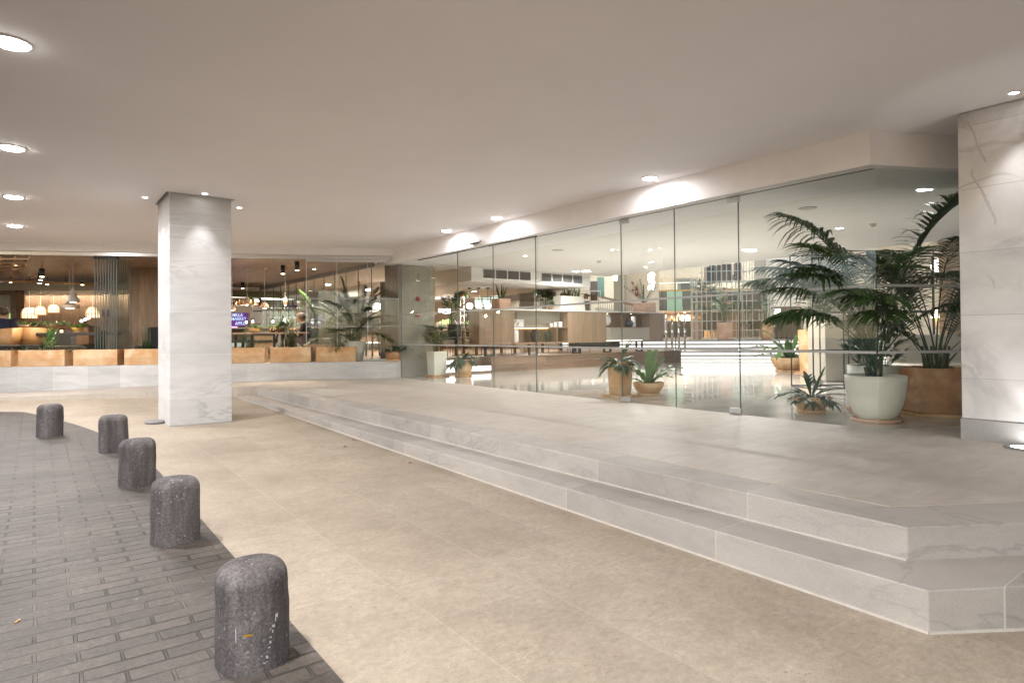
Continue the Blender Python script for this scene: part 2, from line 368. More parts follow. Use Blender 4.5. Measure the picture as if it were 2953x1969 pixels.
    MA['terra_pink'] = terracotta('pink_terracotta', (.52, .29, .19), (.6, .37, .26), (.66, .45, .34))
    MA['potwhite'] = plain('pale_glazed_pot', (.74, .72, .63), .4, var=.06, scale=5, bump=.02)
    MA['potgrey'] = plain('grey_glazed_pot', (.64, .63, .57), .4, var=.06, scale=5, bump=.02)
    MA['soil'] = plain('potting_soil', (.05, .035, .025), .95, var=.5, scale=70, bump=.6)
    # linen wall panel
    t = NT('woven_linen'); v = t.co()
    a = t.noise(t.co(sc=(30, 30, 240)), 1.0, 3); b = t.noise(t.co(sc=(260, 260, 16)), 1.0, 3)
    f = t.math('ADD', t.math('MULTIPLY', a, .5), t.math('MULTIPLY', b, .5))
    t.set(base=t.ramp(f, [(.36, (.2, .185, .15)), (.5, (.33, .31, .26)), (.64, (.44, .42, .36))]), rough=.75, nrm=t.bump(f, .15, .003)); MA['linen'] = t.m
    MA['oak'] = wood('oak_cabinet', (.32, .215, .138), (.215, .138, .086), axis=0, plank=(2.4, .19), vert=True, seam=.3, var=.16)
    MA['oakfloor'] = wood('oak_boards', (.36, .225, .13), (.2, .12, .07), plank=(1.7, .2), rough=.42, var=.3)
    MA['oakfront'] = wood('oak_plinth_boards', (.3, .19, .115), (.17, .105, .063), plank=(1.7, .18), rough=.45, front=True, var=.34)
    MA['wallwood'] = wood('grey_brown_boards', (.3, .205, .14), (.17, .11, .072), axis=0, plank=(2.6, .17), vert=True, var=.3)
    MA['ceilwood'] = wood('ceiling_boards', (.42, .31, .225), (.25, .175, .12), plank=(2.2, .16), rotz=pi / 2, rough=.38, var=.3)
    MA['darkwood'] = plain('dark_wood', (.085, .052, .034), .5, var=.3, scale=14)
    MA['midwood'] = plain('brown_wood', (.2, .115, .065), .5, var=.25, scale=12)
    MA['boxwood'] = plain('box_timber', (.33, .2, .12), .5, var=.2, scale=12)
    MA['lightwood'] = plain('light_ash_wood', (.46, .3, .18), .5, var=.18, scale=14)
    MA['tan'] = plain('tan_leather', (.46, .27, .12), .5, var=.15, scale=8)
    MA['black'] = plain('black_metal', (.018, .018, .019), .45, var=.2)
    MA['blackfab'] = plain('black_fabric', (.022, .021, .022), .9, var=.3, scale=60, bump=.3)
    MA['navy'] = plain('navy_shirt', (.02, .022, .045), .9, var=.3, scale=40)
    MA['greyfab'] = plain('charcoal_fabric', (.07, .068, .064), .95, var=.2, scale=60, bump=.3)
    MA['paletrouser'] = plain('pale_denim', (.42, .4, .4), .9, var=.15, scale=30)
    MA['alu'] = plain('brushed_aluminium', (.6, .6, .61), .3, metal=.85, var=.06)
    MA['steel'] = plain('polished_steel', (.7, .7, .7), .12, metal=1.0, var=.04, bump=0)
    MA['greymetal'] = plain('grey_metal', (.24, .235, .23), .5, metal=.3, var=.1)
    MA['strip'] = plain('grey_edge_strip', (.12, .12, .115), .45, metal=.3, var=.1)
    MA['edge'] = plain('glass_edge', (.10, .13, .12), .2, var=.1, bump=0)
    MA['frost'] = plain('frosted_band', (.40, .40, .39), .5, var=.03, bump=0)
    MA['glass'] = glassmat('clear_glass'); MA['stackglass'] = glassmat('stacked_glass', (.97, .985, .98), refl=.22); MA['greenglass'] = glassmat('green_tinted_glass', (.62, .82, .72)); MA['smoke'] = glassmat('smoked_glass', (.5, .42, .32))
    MA['bottle'] = plain('amber_bottle', (.13, .05, .015), .15, var=.3, bump=0)
    MA['ceramic'] = plain('white_ceramic', (.75, .73, .7), .3, var=.04, bump=0)
    MA['darkceramic'] = plain('dark_brown_glaze', (.022, .011, .009), .12, var=.3, bump=0)
    MA['blueceramic'] = plain('slate_blue_glaze', (.07, .1, .13), .45, var=.4, scale=22)
    MA['red'] = plain('signal_red', (.32, .012, .014), .35, var=.08, bump=0)
    MA['skin'] = plain('skin', (.5, .29, .2), .55, var=.08); MA['hair'] = plain('brown_hair', (.05, .028, .015), .6, var=.4, scale=80, bump=.3)
    MA['greige'] = plain('greige_panel', (.36, .325, .27), .18, var=.04, bump=0)
    MA['olive'] = plain('olive_slats', (.17, .185, .115), .7, var=.12, scale=6)
    MA['gold'] = plain('ochre_band', (.5, .3, .07), .45, var=.1)
    MA['mint'] = plain('mint_glass_panel', (.3, .52, .42), .1, var=.08, bump=0)
    MA['darkpanel'] = plain('dark_reflective_panel', (.04, .042, .04), .1, var=.4, bump=0)
    MA['grillemetal'] = plain('grille_metal', (.3, .285, .275), .55, var=.1)
    MA['wirewhite'] = plain('white_steel_rod', (.7, .67, .62), .5, var=.04, bump=0)
    MA['rattan'] = plain('rattan', (.55, .36, .18), .7, var=.25, scale=40)
    MA['marblewall'] = marble('cream_marble_wall', (.72, .64, .5), (.6, .5, .36), (.4, .28, .15), vscale=.8, vamt=.8)
    MA['palm'] = leafmat('palm_leaf', (.032, .075, .02), (.08, .15, .045)); MA['palm2'] = leafmat('areca_leaf', (.022, .046, .013), (.055, .095, .028))
    MA['fern'] = leafmat('fern_leaf', (.085, .18, .045), (.17, .29, .085)); MA['stag'] = leafmat('staghorn_leaf', (.035, .08, .034), (.085, .15, .06))
    MA['snake'] = leafmat('snake_leaf', (.03, .07, .02), (.14, .18, .05)); MA['horse'] = leafmat('horsetail', (.018, .045, .012), (.05, .1, .03))
    MA['bright'] = leafmat('bright_leaf', (.07, .15, .025), (.16, .28, .06)); MA['stem'] = plain('plant_stem', (.07, .085, .03), .6, var=.3)
    MA['petiole'] = plain('green_petiole', (.05, .09, .025), .5, var=.3)
    MA['lampwhite'] = emitter('lamp_lens', (1, .97, .93), 26); MA['lampwarm'] = emitter('warm_lamp_lens', (1, .78, .5), 7)
    MA['globe'] = emitter('globe_lamp', (1, .93, .84), 3); MA['led'] = emitter('led_strip', (1, .95, .88), 1.25); MA['ledwarm'] = emitter('warm_led_strip', (1, .72, .42), 3.5)
    MA['bulb'] = emitter('small_bulb', (.95, .97, 1), 3); MA['purple'] = emitter('purple_screen', (.28, .03, .62), .17, (.05, .01, .09)); MA['letters'] = emitter('letter_tubes', (.55, .75, 1), .6, (.1, .1, .12))
    MA['blueled'] = emitter('blue_sign', (.15, .35, .9), 2.0); MA['pink'] = emitter('pink_tube', (1, .3, .75), 2.5); MA['daypanel'] = emitter('backlit_panel', (.95, .9, .8), 1.5)
make_materials()
# ================================================================== SETTING
Zp = .35; ZC = 3.19; XF = 6.42; ZG = 2.865
EX = Vector((.847, -.531, 0))
def kerbx(y):
    return .885 if y < 6.0 else .885 - .0258 * (y - 6.0) ** 2.05
# driveway and road: one sloping sheet each
road = MB(); drive = MB()
ys = [-20, -12, -6, -2, 0, 2, 4, 6] + [6.3 + .3 * i for i in range(20)] + [14, 17, 22, 30]
L = [(kerbx(min(y, 15)) if y < 14 else kerbx(12.0) - 1.4 * (y - 12), y) for y in ys]
pl = [(-40, -20)] + L[:0]
for i in range(len(ys) - 1):
    (xa, ya), (xb, yb) = L[i], L[i + 1]
    road.quad(Vector((-40, ya, ground(-40, ya) + .004)), Vector((xa, ya, ground(xa, ya) + .004)), Vector((xb, yb, ground(xb, yb) + .004)), Vector((-40, yb, ground(-40, yb) + .004)))
struct('road', road, MA['sett'])
drive.quad(*[Vector((x, y, ground(x, y))) for x, y in ((-40, -20), (15, -20), (15, 17), (-40, 17))])
struct('driveway', drive, MA['flag'])
# landing, lower step, ramp
P0 = (3.34, 1.224)
def ex(p, k): return (p[0] + EX.x * k, p[1] + EX.y * k)
body = MB().prism([P0, ex(P0, 14), (15.2, 0), (6.6, 2.3), (6.6, 12.2), tuple(W(-.1, .3, 0)[:2]), tuple(W(-2.72, .3, 0)[:2]), tuple(W(-2.72, -1.45, 0)[:2])], -.3, Zp)
struct('landing', body, MA['step'], bevel=.006)
S0 = (3.02, 1.03)
st = MB().prism([S0, ex(S0, 14), ex((3.5, 1.3), 14), (3.5, 1.3), (3.5, 12.3), (3.02, 12.52)], -.3, .19)
step = struct('lower_step', st, MA['step'], bevel=.006)
mo = MB()
for a, b, z in ((S0, (3.02, 12.3), None), (S0, ex(S0, 12), None)):
    A = Vector((a[0], a[1], ground(*a) + .004)); B = Vector((b[0], b[1], ground(*b) + .004)); mo.bar(A, B, .016, .012)
mo.bar((3.335, 1.226, .193), (3.335, 12.2, .193), .012, .01)
mo.build('mortar_line', plain('pale_mortar', (.58, .54, .48), .8), step)
inner = MB().prism([(3.65, 1.42), (3.65, 12.75), tuple(W(-2.3, -.6, 0)[:2]), tuple(W(-2.5, -.004, 0)[:2]), (6.415, 12.345), (6.415, 2.582), (7.4, 2.08), (14.8, -1.65), (14.8, -5.6), ex((3.65, 1.42), 11)], Zp - .02, Zp + .004)
struct('landing_paving', inner, MA['landing'])
rz = lambda s: .345 + (s + 2.72) * .0235
rm = MB(); q = []
for s, t in ((-2.72, .05), (-2.72, -1.45), (-8.6, -1.45), (-8.6, .05)): q.append((s, t))
rm.add([W(s, t, -.3) for s, t in q] + [W(s, t, rz(s)) for s, t in q], [(0, 1, 2, 3), (7, 6, 5, 4), (0, 4, 5, 1), (1, 5, 6, 2), (2, 6, 7, 3), (3, 7, 4, 0)])
struct('ramp', rm, MA['landing'])
# canopy ceiling with a slot round the column
H0, H1, K0, K1 = 1.368, 2.204, 9.138, 10.14
cl = MB()
for a, b in (((-2.2, -7), (H0, 20)), ((H1, -7), (10, 20)), ((H0, -7), (H1, K0)), ((H0, K1), (H1, 20))):
    cl.box((a[0], a[1], ZC), (b[0], b[1], ZC + .25))
struct('ceiling', cl, MA['ceil'])
# night sky dome
# (world background only)

# ---- beams above the glass
ang = Vector((.891, -.454, 0))
def offs(p, k): return (p[0] + ang.x * k, p[1] + ang.y * k)
bm_ = MB().prism([(6.25, 12.86), (6.25, 2.56), offs((6.25, 2.56), 6), offs((7.23, 2.95), 5.2), (7.23, 2.95), (7.23, 12.86)], ZG, ZC)
tag(bm_.build('beam', MA['white'], bevel=.004), 'long white beam above the lobby glass, turning towards the marble pillar', 'beam')
lb = MB(); q = [(-14, -.06), (-.12, -.06), (-.12, .5), (-14, .5)]
lb.add([W(s, t, 3.03) for s, t in q] + [W(s, t, ZC) for s, t in q], [(0, 3, 2, 1), (4, 5, 6, 7), (0, 1, 5, 4), (1, 2, 6, 5), (2, 3, 7, 6), (3, 0, 4, 7)])
tag(lb.build('beam', MA['white'], bevel=.004), 'shallow white beam over the restaurant front, behind the free-standing column', 'beam')

# ---- column
t = thing('stone_column', 'square white marble column standing free on the driveway', 'column', (1.78, 9.63, .1))
MB().box((1.40, 9.16, .0), (2.16, 10.10, 3.42)).build('shaft', MA['column'], t, bevel=.006)
MB().box((1.394, 9.154, .0), (2.166, 10.106, .135)).build('plinth', plain('plinth_stone', (.4, .39, .37), .6), t)  # plinth stone a little darker than the shaft
# ---- pillar
t = thing('marble_pillar', 'wide veined white marble pillar at the right end of the glass', 'pillar', (6.9, 1.2, Zp))
MB().box((6.405, .35, .535), (7.5, 1.905, ZC - .006)).build('shaft', MA['pillar'], t, bevel=.004)
MB().box((6.395, .34, Zp - .02), (7.51, 1.915, .533)).build('base', MA['granite'], t, bevel=.004)
vein = MB()
for pts in (((2772, 328), (2790, 352), (2812, 395), (2818, 420), (2835, 455), (2846, 470)), ((2802, 484), (2803, 508), (2830, 545), (2845, 580), (2860, 610), (2872, 640), (2870, 652)), ((2850, 792), (2866, 815), (2870, 838))):
    P = []
    for k in range(len(pts) - 1):
        for m_ in range(6): u = m_ / 6; P.append(onX(pts[k][0] * (1 - u) + pts[k + 1][0] * u + rnd.uniform(-1.6, 1.6), pts[k][1] * (1 - u) + pts[k + 1][1] * u + rnd.uniform(-1, 1), 6.4044))
    Wd = [(.009 + .007 * noise.noise(p * 9)) * (1 if 2 < i < len(P) - 3 else .5) for i, p in enumerate(P)]
    vs = []
    for i, p in enumerate(P): p.x = 6.4044; d = (P[min(i + 1, len(P) - 1)] - P[max(i - 1, 0)]).normalized(); n_ = Vector((0, -d.z, d.y)); vs += [p + n_ * Wd[i], p - n_ * Wd[i]]
    vein.add(vs, [(2 * i, 2 * i + 1, 2 * i + 3, 2 * i + 2) for i in range(len(P) - 1)])
vein.build('vein', plain('grey_vein', (.46, .435, .43), .35, var=.22, scale=60, c2=(.56, .54, .535)), t)
t = thing('ground_uplight', 'round recessed floor light glowing beside the marble pillar', 'floor light', (6.25, 1.42, Zp))
MB().lathe([(.155, .004), (.15, .016), (.115, .018), (.11, .012)], (6.25, 1.42, Zp), 28).build('ring', MA['greymetal'], t)
MB().lathe([(.112, .0125), (.05, .015), (.001, .016)], (6.25, 1.42, Zp), 28).build('lens', emitter('uplight_lens', (1, .98, .95), 9), t)
c_ = onz(448, 1221, .125); c_.z = ground(c_.x, c_.y)
t = thing('ground_uplight', 'unlit dark metal floor light at the foot of the square column', 'floor light', c_)
MB().lathe([(.125, .0), (.125, .03), (.115, .038), (.085, .034)], c_, 24).build('ring', MA['greymetal'], t)
MB().lathe([(.086, .028), (.001, .03)], c_, 24).build('lens', MA['darkpanel'], t)

# ---- low wall in front of the restaurant
def wbox(mb, s0, s1, t0, t1, z0, z1):
    q = [(s0, t0), (s1, t0), (s1, t1), (s0, t1)]
    return mb.add([W(s, t_, z0) for s, t_ in q] + [W(s, t_, z1) for s, t_ in q], [(0, 3, 2, 1), (4, 5, 6, 7), (0, 1, 5, 4), (1, 2, 6, 5), (2, 3, 7, 6), (3, 0, 4, 7)])
tag(wbox(MB(), -14, -.02, 0, .62, -.2, .722).build('low_wall', MA['wallclad'], bevel=.004), 'low wall of pale marble slabs carrying the terracotta planters', 'wall')

# ---- bollards
spots = [(.672, 2.535, 'nearest stone bollard, largest of the five, with a yellow paint mark and white drips'), (.672, 4.225, 'stone bollard second from the front, chipped and white-flecked near its top'),
         (.665, 5.9, 'middle stone bollard of the five, with pale streaks down its side'), (.655, 7.66, 'stone bollard second farthest, partly hidden behind the middle one'), (.143, 9.18, 'farthest stone bollard, standing off to the left on the curve of the kerb')]
for i, (x, y, lab) in enumerate(spots):
    z = ground(x, y); t = thing('stone_bollard', lab, 'bollard', (x, y, z), 'stone bollards along the kerb')
    R = .131; H = .378; prof = [(R + .003, -.05), (R + .002, 0), (R + .001, .1), (R, .2), (R - .001, H - .062)]
    for k in range(1, 9):
        a = k / 8 * pi / 2; prof.append((R - .001 - .06 + .06 * cos(a), H - .062 + .062 * sin(a)))
    prof += [(.025, H + .003), (.001, H + .004)]
    fine = []
    for k in range(len(prof) - 1):
        n_ = max(1, int(hypot(prof[k + 1][0] - prof[k][0], prof[k + 1][1] - prof[k][1]) / .02))
        for m_ in range(n_):
            u = m_ / n_; fine.append((prof[k][0] * (1 - u) + prof[k + 1][0] * u, prof[k][1] * (1 - u) + prof[k + 1][1] * u))
    fine.append(prof[-1])
    mb = MB().lathe(fine, (x, y, z), 48, sq=2.25)
    for v in mb.v:
        d = Vector((v.x - x, v.y - y, 0)); p = (v - Vector((x, y, z))) * 7 + Vector((i * 9, 0, 0)); a = noise.noise(p) * .005 + noise.noise(p * 4) * .0022
        if d.length > 1e-3: v += d.normalized() * a
        v.z += noise.noise(p + Vector((5, 5, 5))) * .004
    mb.build('body', MA['basalt'], t)
    t.rotation_euler = (radians((.6, -1.2, .9, -1.4, 1.0)[i]), radians((-.8, 1.1, .7, -.6, 1.2)[i]), 0)
    # scuffs of paint
    pm = MB(); C0 = Vector((x, y, z)); WP = MA.setdefault('drip', plain('white_paint_drip', (.6, .58, .56), .6)) if 'drip' not in MA else MA['drip']
    def patch(mb2, u, zz, w, h, r=R + .0075):
        n_ = 5; vs = []
        for k in range(n_):
            a = u + w / r * (k / (n_ - 1) - .5)
            for sgn in (-.5, .5): vs.append(C0 + Vector((r * cos(a), r * sin(a), zz + sgn * h * (.5 + .5 * rnd.random()))))
        mb2.add(vs, [(2 * k, 2 * k + 2, 2 * k + 3, 2 * k + 1) for k in range(n_ - 1)])
    if i == 0:
        face = math.atan2(-y, -x)
        ym = MB()
        for k in range(3): patch(ym, face - .18 + k * .075, .155 + .002 * (k % 2), .011, .009)
        ym.build('paint_mark', plain('yellow_paint', (.5, .26, .02), .6), t)
        for zz, h in ((.20, .016), (.188, .022), (.166, .012), (.147, .019), (.128, .006), (.11, .017), (.092, .006), (.06, .012), (.043, .005)):
            patch(pm, face + .6 - (.19 - zz) * 1.9 + rnd.uniform(-.035, .035), zz, rnd.uniform(.004, .012), h * rnd.uniform(.7, 1.2)); pm.build('paint_drip', WP, t); pm = MB()
        patch(pm, face - .42, .16, .003, .06)
        pm.build('paint_drip', WP, t)

# litter on the paving
for px_, py_, lab in ((52, 1806, 'cigarette butt lying on the setts near the left edge'), (470, 1587, 'cigarette butt lying at the foot of the second bollard')):
    p = onz(px_, py_, .05); p.z = ground(p.x, p.y) + .008
    t = thing('cigarette_butt', lab, 'litter', p, 'cigarette butts on the setts'); d = Vector((.010, .016, 0))
    MB().tube([p - d, p + d * .2], .0042, 8).build('filter', plain('filter_paper', (.62, .34, .1), .8), t); MB().tube([p + d * .2, p + d * .5], .0043, 8).build('ash', MA['ceramic'], t)
leafc = plain('dry_leaf', (.28, .13, .04), .8, var=.4, scale=60)
for px_, py_, lab in ((755, 1175, 'dry leaf by the far end of the lower step'), (888, 1223, 'yellowed leaf lying by the lower step past the column'), (995, 1283, 'small dry leaf on the flagstones beside the step'), (1020, 1265, 'dry leaf pressed against the lower step'), (1182, 1325, 'reddish scrap of leaf beside the lower step')):
    p = onz(px_, py_, .1); p.z = ground(p.x, p.y) + .004; a = rnd.random() * 6; m_ = MB()
    r_ = .022; m_.add([p + Vector((cos(a + k * pi / 3) * r_ * (1 if k % 3 else 1.5), sin(a + k * pi / 3) * r_ * (.7 if k % 3 else 1.5), .004 + .006 * (k % 2))) for k in range(6)], [(0, 1, 2, 3, 4, 5)])
    o = m_.build('fallen_leaf', leafc); tag(o, lab, 'leaf', 'fallen leaves beside the step')

# ---- exterior ceiling lights
def downlight(name, lab, cat, p, r, group, lens=None, drop=.02, power=0, kind='AREA', spread=3.1, colr=(1, .975, .985), spot=1.2, aim=None):
    t = thing(name, lab, cat, p, group)
    MB().lathe([(r * 1.12, 0), (r * 1.1, -.008), (r * .98, -.012), (r * .96, -.004)], p, 28).build('trim', MA['white'], t)
    MB().lathe([(.001, -drop), (r * .6, -drop * .95), (r * .9, -drop * .6), (r * .96, -.001)], p, 28).build('lens', lens or MA['lampwhite'], t)
    if power:
        l = bpy.data.lights.new('lamp', kind); l.energy = power; l.color = colr
        if kind == 'AREA': l.shape = 'DISK'; l.size = r * 2; l.spread = spread
        else: l.spot_size = spot; l.spot_blend = .9; l.shadow_soft_size = r
        o = bpy.data.objects.new('lamp', l); COL.objects.link(o); o.parent = t; o.location = (0, 0, -drop - .012)
        if aim is not None: o.rotation_euler = (Vector(aim) - (Vector(p) - Vector((0, 0, drop)))).to_track_quat('-Z', 'Y').to_euler()
    return t
PW = 6.0
for p, lab in (((-.12, 5.08), 'large round ceiling downlight nearest the camera at the left edge'), ((-.18, 7.89), 'large round ceiling downlight second from the camera at the left'), ((-.22, 10.63), 'large round ceiling downlight third from the camera at the left'), ((-.26, 13.35), 'large round ceiling downlight farthest back at the left, over the planters'),
                 ((-.08, 2.27), 'unseen large round ceiling downlight added to the left row, over the nearest bollard'), ((-.04, -.55), 'unseen large round ceiling downlight added to the left row, just behind the viewpoint'), ((0, -3.36), 'unseen large round ceiling downlight added to the left row, well behind the viewpoint')):  # these three are out of view, added to brighten the foreground
    downlight('ceiling_downlight', lab, 'ceiling light', (p[0], p[1], ZC), .105, 'downlights over the road edge', power=10 * PW, drop=.03)
for p, lab in (((5.94, 9.65), 'round downlight beside the white beam, farthest of its three'), ((5.96, 8.13), 'round downlight beside the white beam, above the sliding door sensor'), ((5.96, 4.96), 'round downlight beside the white beam, in front of the door handles')):
    downlight('ceiling_downlight', lab, 'ceiling light', (p[0], p[1], ZC), .09, 'downlights along the lobby beam', power=1.3 * PW, drop=.025)
for p, lab, aim in (((1.184, 9.646), 'tiny ceiling spot left of the square column', (1.35, 9.6, 0)), ((1.786, 8.95), 'tiny ceiling spot in front of the square column', (1.78, 9.1, 0)), ((2.388, 9.653), 'tiny ceiling spot right of the square column', (2.25, 9.6, 0))):
    downlight('ceiling_spot', lab, 'ceiling light', (p[0], p[1], ZC), .036, 'small spots round the column', power=4.5 * PW, kind='SPOT', spot=1.0, aim=aim, drop=.012)
downlight('ceiling_spot', 'tiny bright ceiling spot above the veined marble pillar', 'ceiling light', (6.184, 1.456, ZC), .037, 'small spots round the column', power=4 * PW, kind='SPOT', spot=1.1, aim=(6.35, 1.4, 0), drop=.012)
l = bpy.data.lights.new('lamp', 'SPOT'); l.energy = 9; l.color = (1, .97, .93); l.spot_size = 1.0; l.spot_blend = .25; l.shadow_soft_size = .06
o = bpy.data.objects.new('lamp', l); COL.objects.link(o); o.location = (6.22, 1.41, Zp + .03); o.rotation_euler = (Vector((6.62, 1.3, 3)) - o.location).to_track_quat('-Z', 'Y').to_euler()
up_ = [k for k in bpy.data.objects if k.name == 'ground_uplight'][0]; o.parent = up_; o.location = o.location - up_.location

# ---- lobby glass
TH = .006
fac = thing('glass_front', 'frameless clear glass front of the lobby with two frosted bands', 'glass wall', (XF, 7.5, Zp))
def pane(y0, y1, parent, x=XF, z0=Zp + .006, z1=ZG - .003, name='pane', bands=True):
    o = MB().box((x - TH, min(y0, y1) + .003, z0), (x + TH, max(y0, y1) - .003, z1)).build(name, MA['glass'], parent)
    MB().box((x - TH - .0005, max(y0, y1) - .0028, z0), (x + TH + .0005, max(y0, y1) + .0045, z1)).build('edge', MA['edge'], o)
    if bands:
        for z in (1.735, 1.09): MB().box((x - TH - .002, min(y0, y1) + .006, z - .013), (x - TH - .0008, max(y0, y1) - .006, z + .013)).build('frosted_band', MA['frost'], o)
    return o
for y0, y1 in ((10.05, 12.34), (5.86, 7.70), (2.59, 4.055)): pane(y0, y1, fac)
def obpane(p, q, parent):
    p = Vector(p); q = Vector(q); d = (q - p).normalized(); n_ = Vector((-d.y, d.x, 0)); m_ = (p + q) / 2
    o = MB().obox(m_ + Vector((0, 0, (Zp + ZG) / 2)), (q - p) / 2, n_ * TH, (0, 0, (ZG - Zp) / 2 - .004)).build('pane', MA['glass'], parent)
    for z in (1.735, 1.09): MB().obox(m_ + Vector((0, 0, z)) - n_ * (TH + .0014) * (1 if n_.y > 0 else -1), (q - p) / 2, n_ * .0006, (0, 0, .013)).build('frosted_band', MA['frost'], o)
obpane((6.424, 2.583, 0), (8.65, 1.449, 0), fac)
MB().box((6.37, 7.62, ZG - .012), (6.40, 11.5, ZG - .001)).build('sliding_track', MA['black'], fac)
MB().box((6.40, 2.6, ZG - .003), (6.44, 7.6, ZG - .0005)).build('top_channel', MA['greymetal'], fac)
sd = thing('sliding_door', 'clear glass sliding door leaf beyond the overhead sensor, farther of the pair', 'glass door', (XF + .03, 9.5, Zp), 'sliding glass doors'); pane(8.92, 10.08, sd, XF + .03)
sd = thing('sliding_door', 'clear glass sliding door leaf nearer the handles, nearer of the pair', 'glass door', (XF + .03, 8.3, Zp), 'sliding glass doors'); pane(7.66, 8.915, sd, XF + .03)
for y0, y1, hy, pv, lab in ((4.965, 5.857, 5.055, 5.80, 'hinged glass door leaf on the left, with a long steel bar handle'), (4.06, 4.955, 4.86, 4.115, 'hinged glass door leaf on the right, with steel handle and a steel floor pivot')):
    d = thing('glass_door', lab, 'glass door', (XF, pv, Zp), 'hinged glass doors of the lobby')
    pane(y0, y1, d)
    h = MB(); 
    for sx in (-.06, .06): h.tube([(XF + sx, hy, 1.07), (XF + sx, hy, 1.53)], .0155, 12)
    for z in (1.16, 1.44): h.tube([(XF - .06, hy, z), (XF + .06, hy, z)], .009, 8)
    h.build('handle', MA['steel'], d)
    for z0, z1 in ((Zp + .012, Zp + .075), (ZG - .07, ZG - .008)):
        MB().box((XF - .018, pv - .075, z0), (XF + .018, pv + .075, z1)).build('pivot_clamp', MA['alu'], d, bevel=.004)
se = thing('door_sensor', 'small silver motion sensor fixed to the white beam above the sliding doors', 'sensor', (6.22, 9.15, 2.93))
MB().box((6.19, 9.0, 2.915), (6.249, 9.3, 2.965)).build('housing', MA['alu'], se, bevel=.012)
MB().box((6.185, 9.04, 2.905), (6.235, 9.26, 2.922)).build('lens', MA['darkpanel'], se, bevel=.003)

# ---- planters on the low wall
def planter(x0, x1, lab, grp='terracotta trough planters on the low wall'):
    t0 = .03; s0 = s_at(x0, t0); s1 = s_at(x1, t0)
    m_ = (s0 + s1) / 2; t = thing('trough_planter', lab, 'planter', W(m_, t0 + .17, .724), grp)
    return t, s0, s1, t0
def fill_planter(t, s0, s1, t0, depth=.34, h=.325, mat='terra'):
    o = MB(); z = .724; w = .03
    wbox(o, s0, s1, t0, t0 + w, z, z + h); wbox(o, s0, s1, t0 + depth - w, t0 + depth, z, z + h); wbox(o, s0, s0 + w, t0 + w, t0 + depth - w, z, z + h); wbox(o, s1 - w, s1, t0 + w, t0 + depth - w, z, z + h); wbox(o, s0 + w, s1 - w, t0 + w, t0 + depth - w, z, z + .05)
    o.build('trough', MA[mat], t, bevel=.006)
    wbox(MB(), s0 + w, s1 - w, t0 + w, t0 + depth - w, z + h - .06, z + h - .045).build('soil', MA['soil'], t)
PL = []
for x0, x1, lab in ((-95, 31, 'terracotta trough planter cut off at the left edge of the view'), (52, 186, 'terracotta trough planter below the wicker lamps, with tall reeds'), (211, 338, 'terracotta trough planter under the stacked folding glass panels'), (358, 486, 'terracotta trough planter partly hidden behind the left of the square column'),
                    (640, 763, 'terracotta trough planter just right of the square column, with a low damp stain'), (779, 896, 'terracotta trough planter with a broad orange damp stain, in front of the seated diner'), (911, 1026, 'rightmost terracotta trough planter, in front of the pale palm pot')):
    PL.append(planter(x0, x1, lab)); fill_planter(*PL[-1])

# ---- restaurant glazing
gf = thing('restaurant_glazing', 'slim framed clear glass panes of the restaurant at the corner, right of the column', 'glass wall', W(-1, .1, .72))
wbox(MB(), -14, -.13, .03, .15, 2.955, 3.029).build('top_rail', MA['alu'], gf, bevel=.004)
wbox(MB(), -2.0, -.04, .42, .52, .723, .76).build('bottom_rail', MA['alu'], gf, bevel=.004)
js = [-2.02, -1.376, -.724, -.03]
for a, b in zip(js[:-1], js[1:]):
    o = wbox(MB(), a + .006, b - .006, .09, .102, .735, 2.953).build('pane', MA['glass'], gf)
    e_ = MB(); wbox(e_, a - .006, a + .006, .085, .107, .73, 2.95); wbox(e_, a + .006, b - .006, .084, .108, 2.9, 2.952); e_.build('frame', MA['alu'], o)
    for z in (1.49, 2.1): wbox(MB(), a + .01, b - .01, .087, .0885, z - .01, z + .01).build('frosted_band', MA['frost'], o)
wbox(MB(), -.05, -.01, .08, .12, .725, 2.955).build('corner_post', MA['greymetal'], gf)
fs = thing('folding_glass_panels', 'stack of folded glass panels at the open restaurant front, with grey edges', 'glass panels', W(-6.0, .5, .72))
a0 = s_at(274, .1); a1 = s_at(336, .1)
for k in range(9):
    s = a0 + (a1 - a0) * k / 8
    o = wbox(MB(), s - .005, s + .005, .12, .80, .74, 2.94).build('panel', MA['stackglass'], fs)
    e_ = MB(); wbox(e_, s - .006, s + .006, .10, .12, .73, 2.95); wbox(e_, s - .006, s + .006, .80, .815, .73, 2.95); e_.build('edge_strip', MA['strip'], o)
    wbox(MB(), s - .02, s + .02, .07, .16, 2.9, 2.953).build('hanger', MA['black'], o)
for s in (a0 + .25 * (a1 - a0) + .06, a0 + .62 * (a1 - a0)): wbox(MB(), s - .02, s + .02, .085, .1, 1.72, 1.86).build('lock', MA['black'], fs)
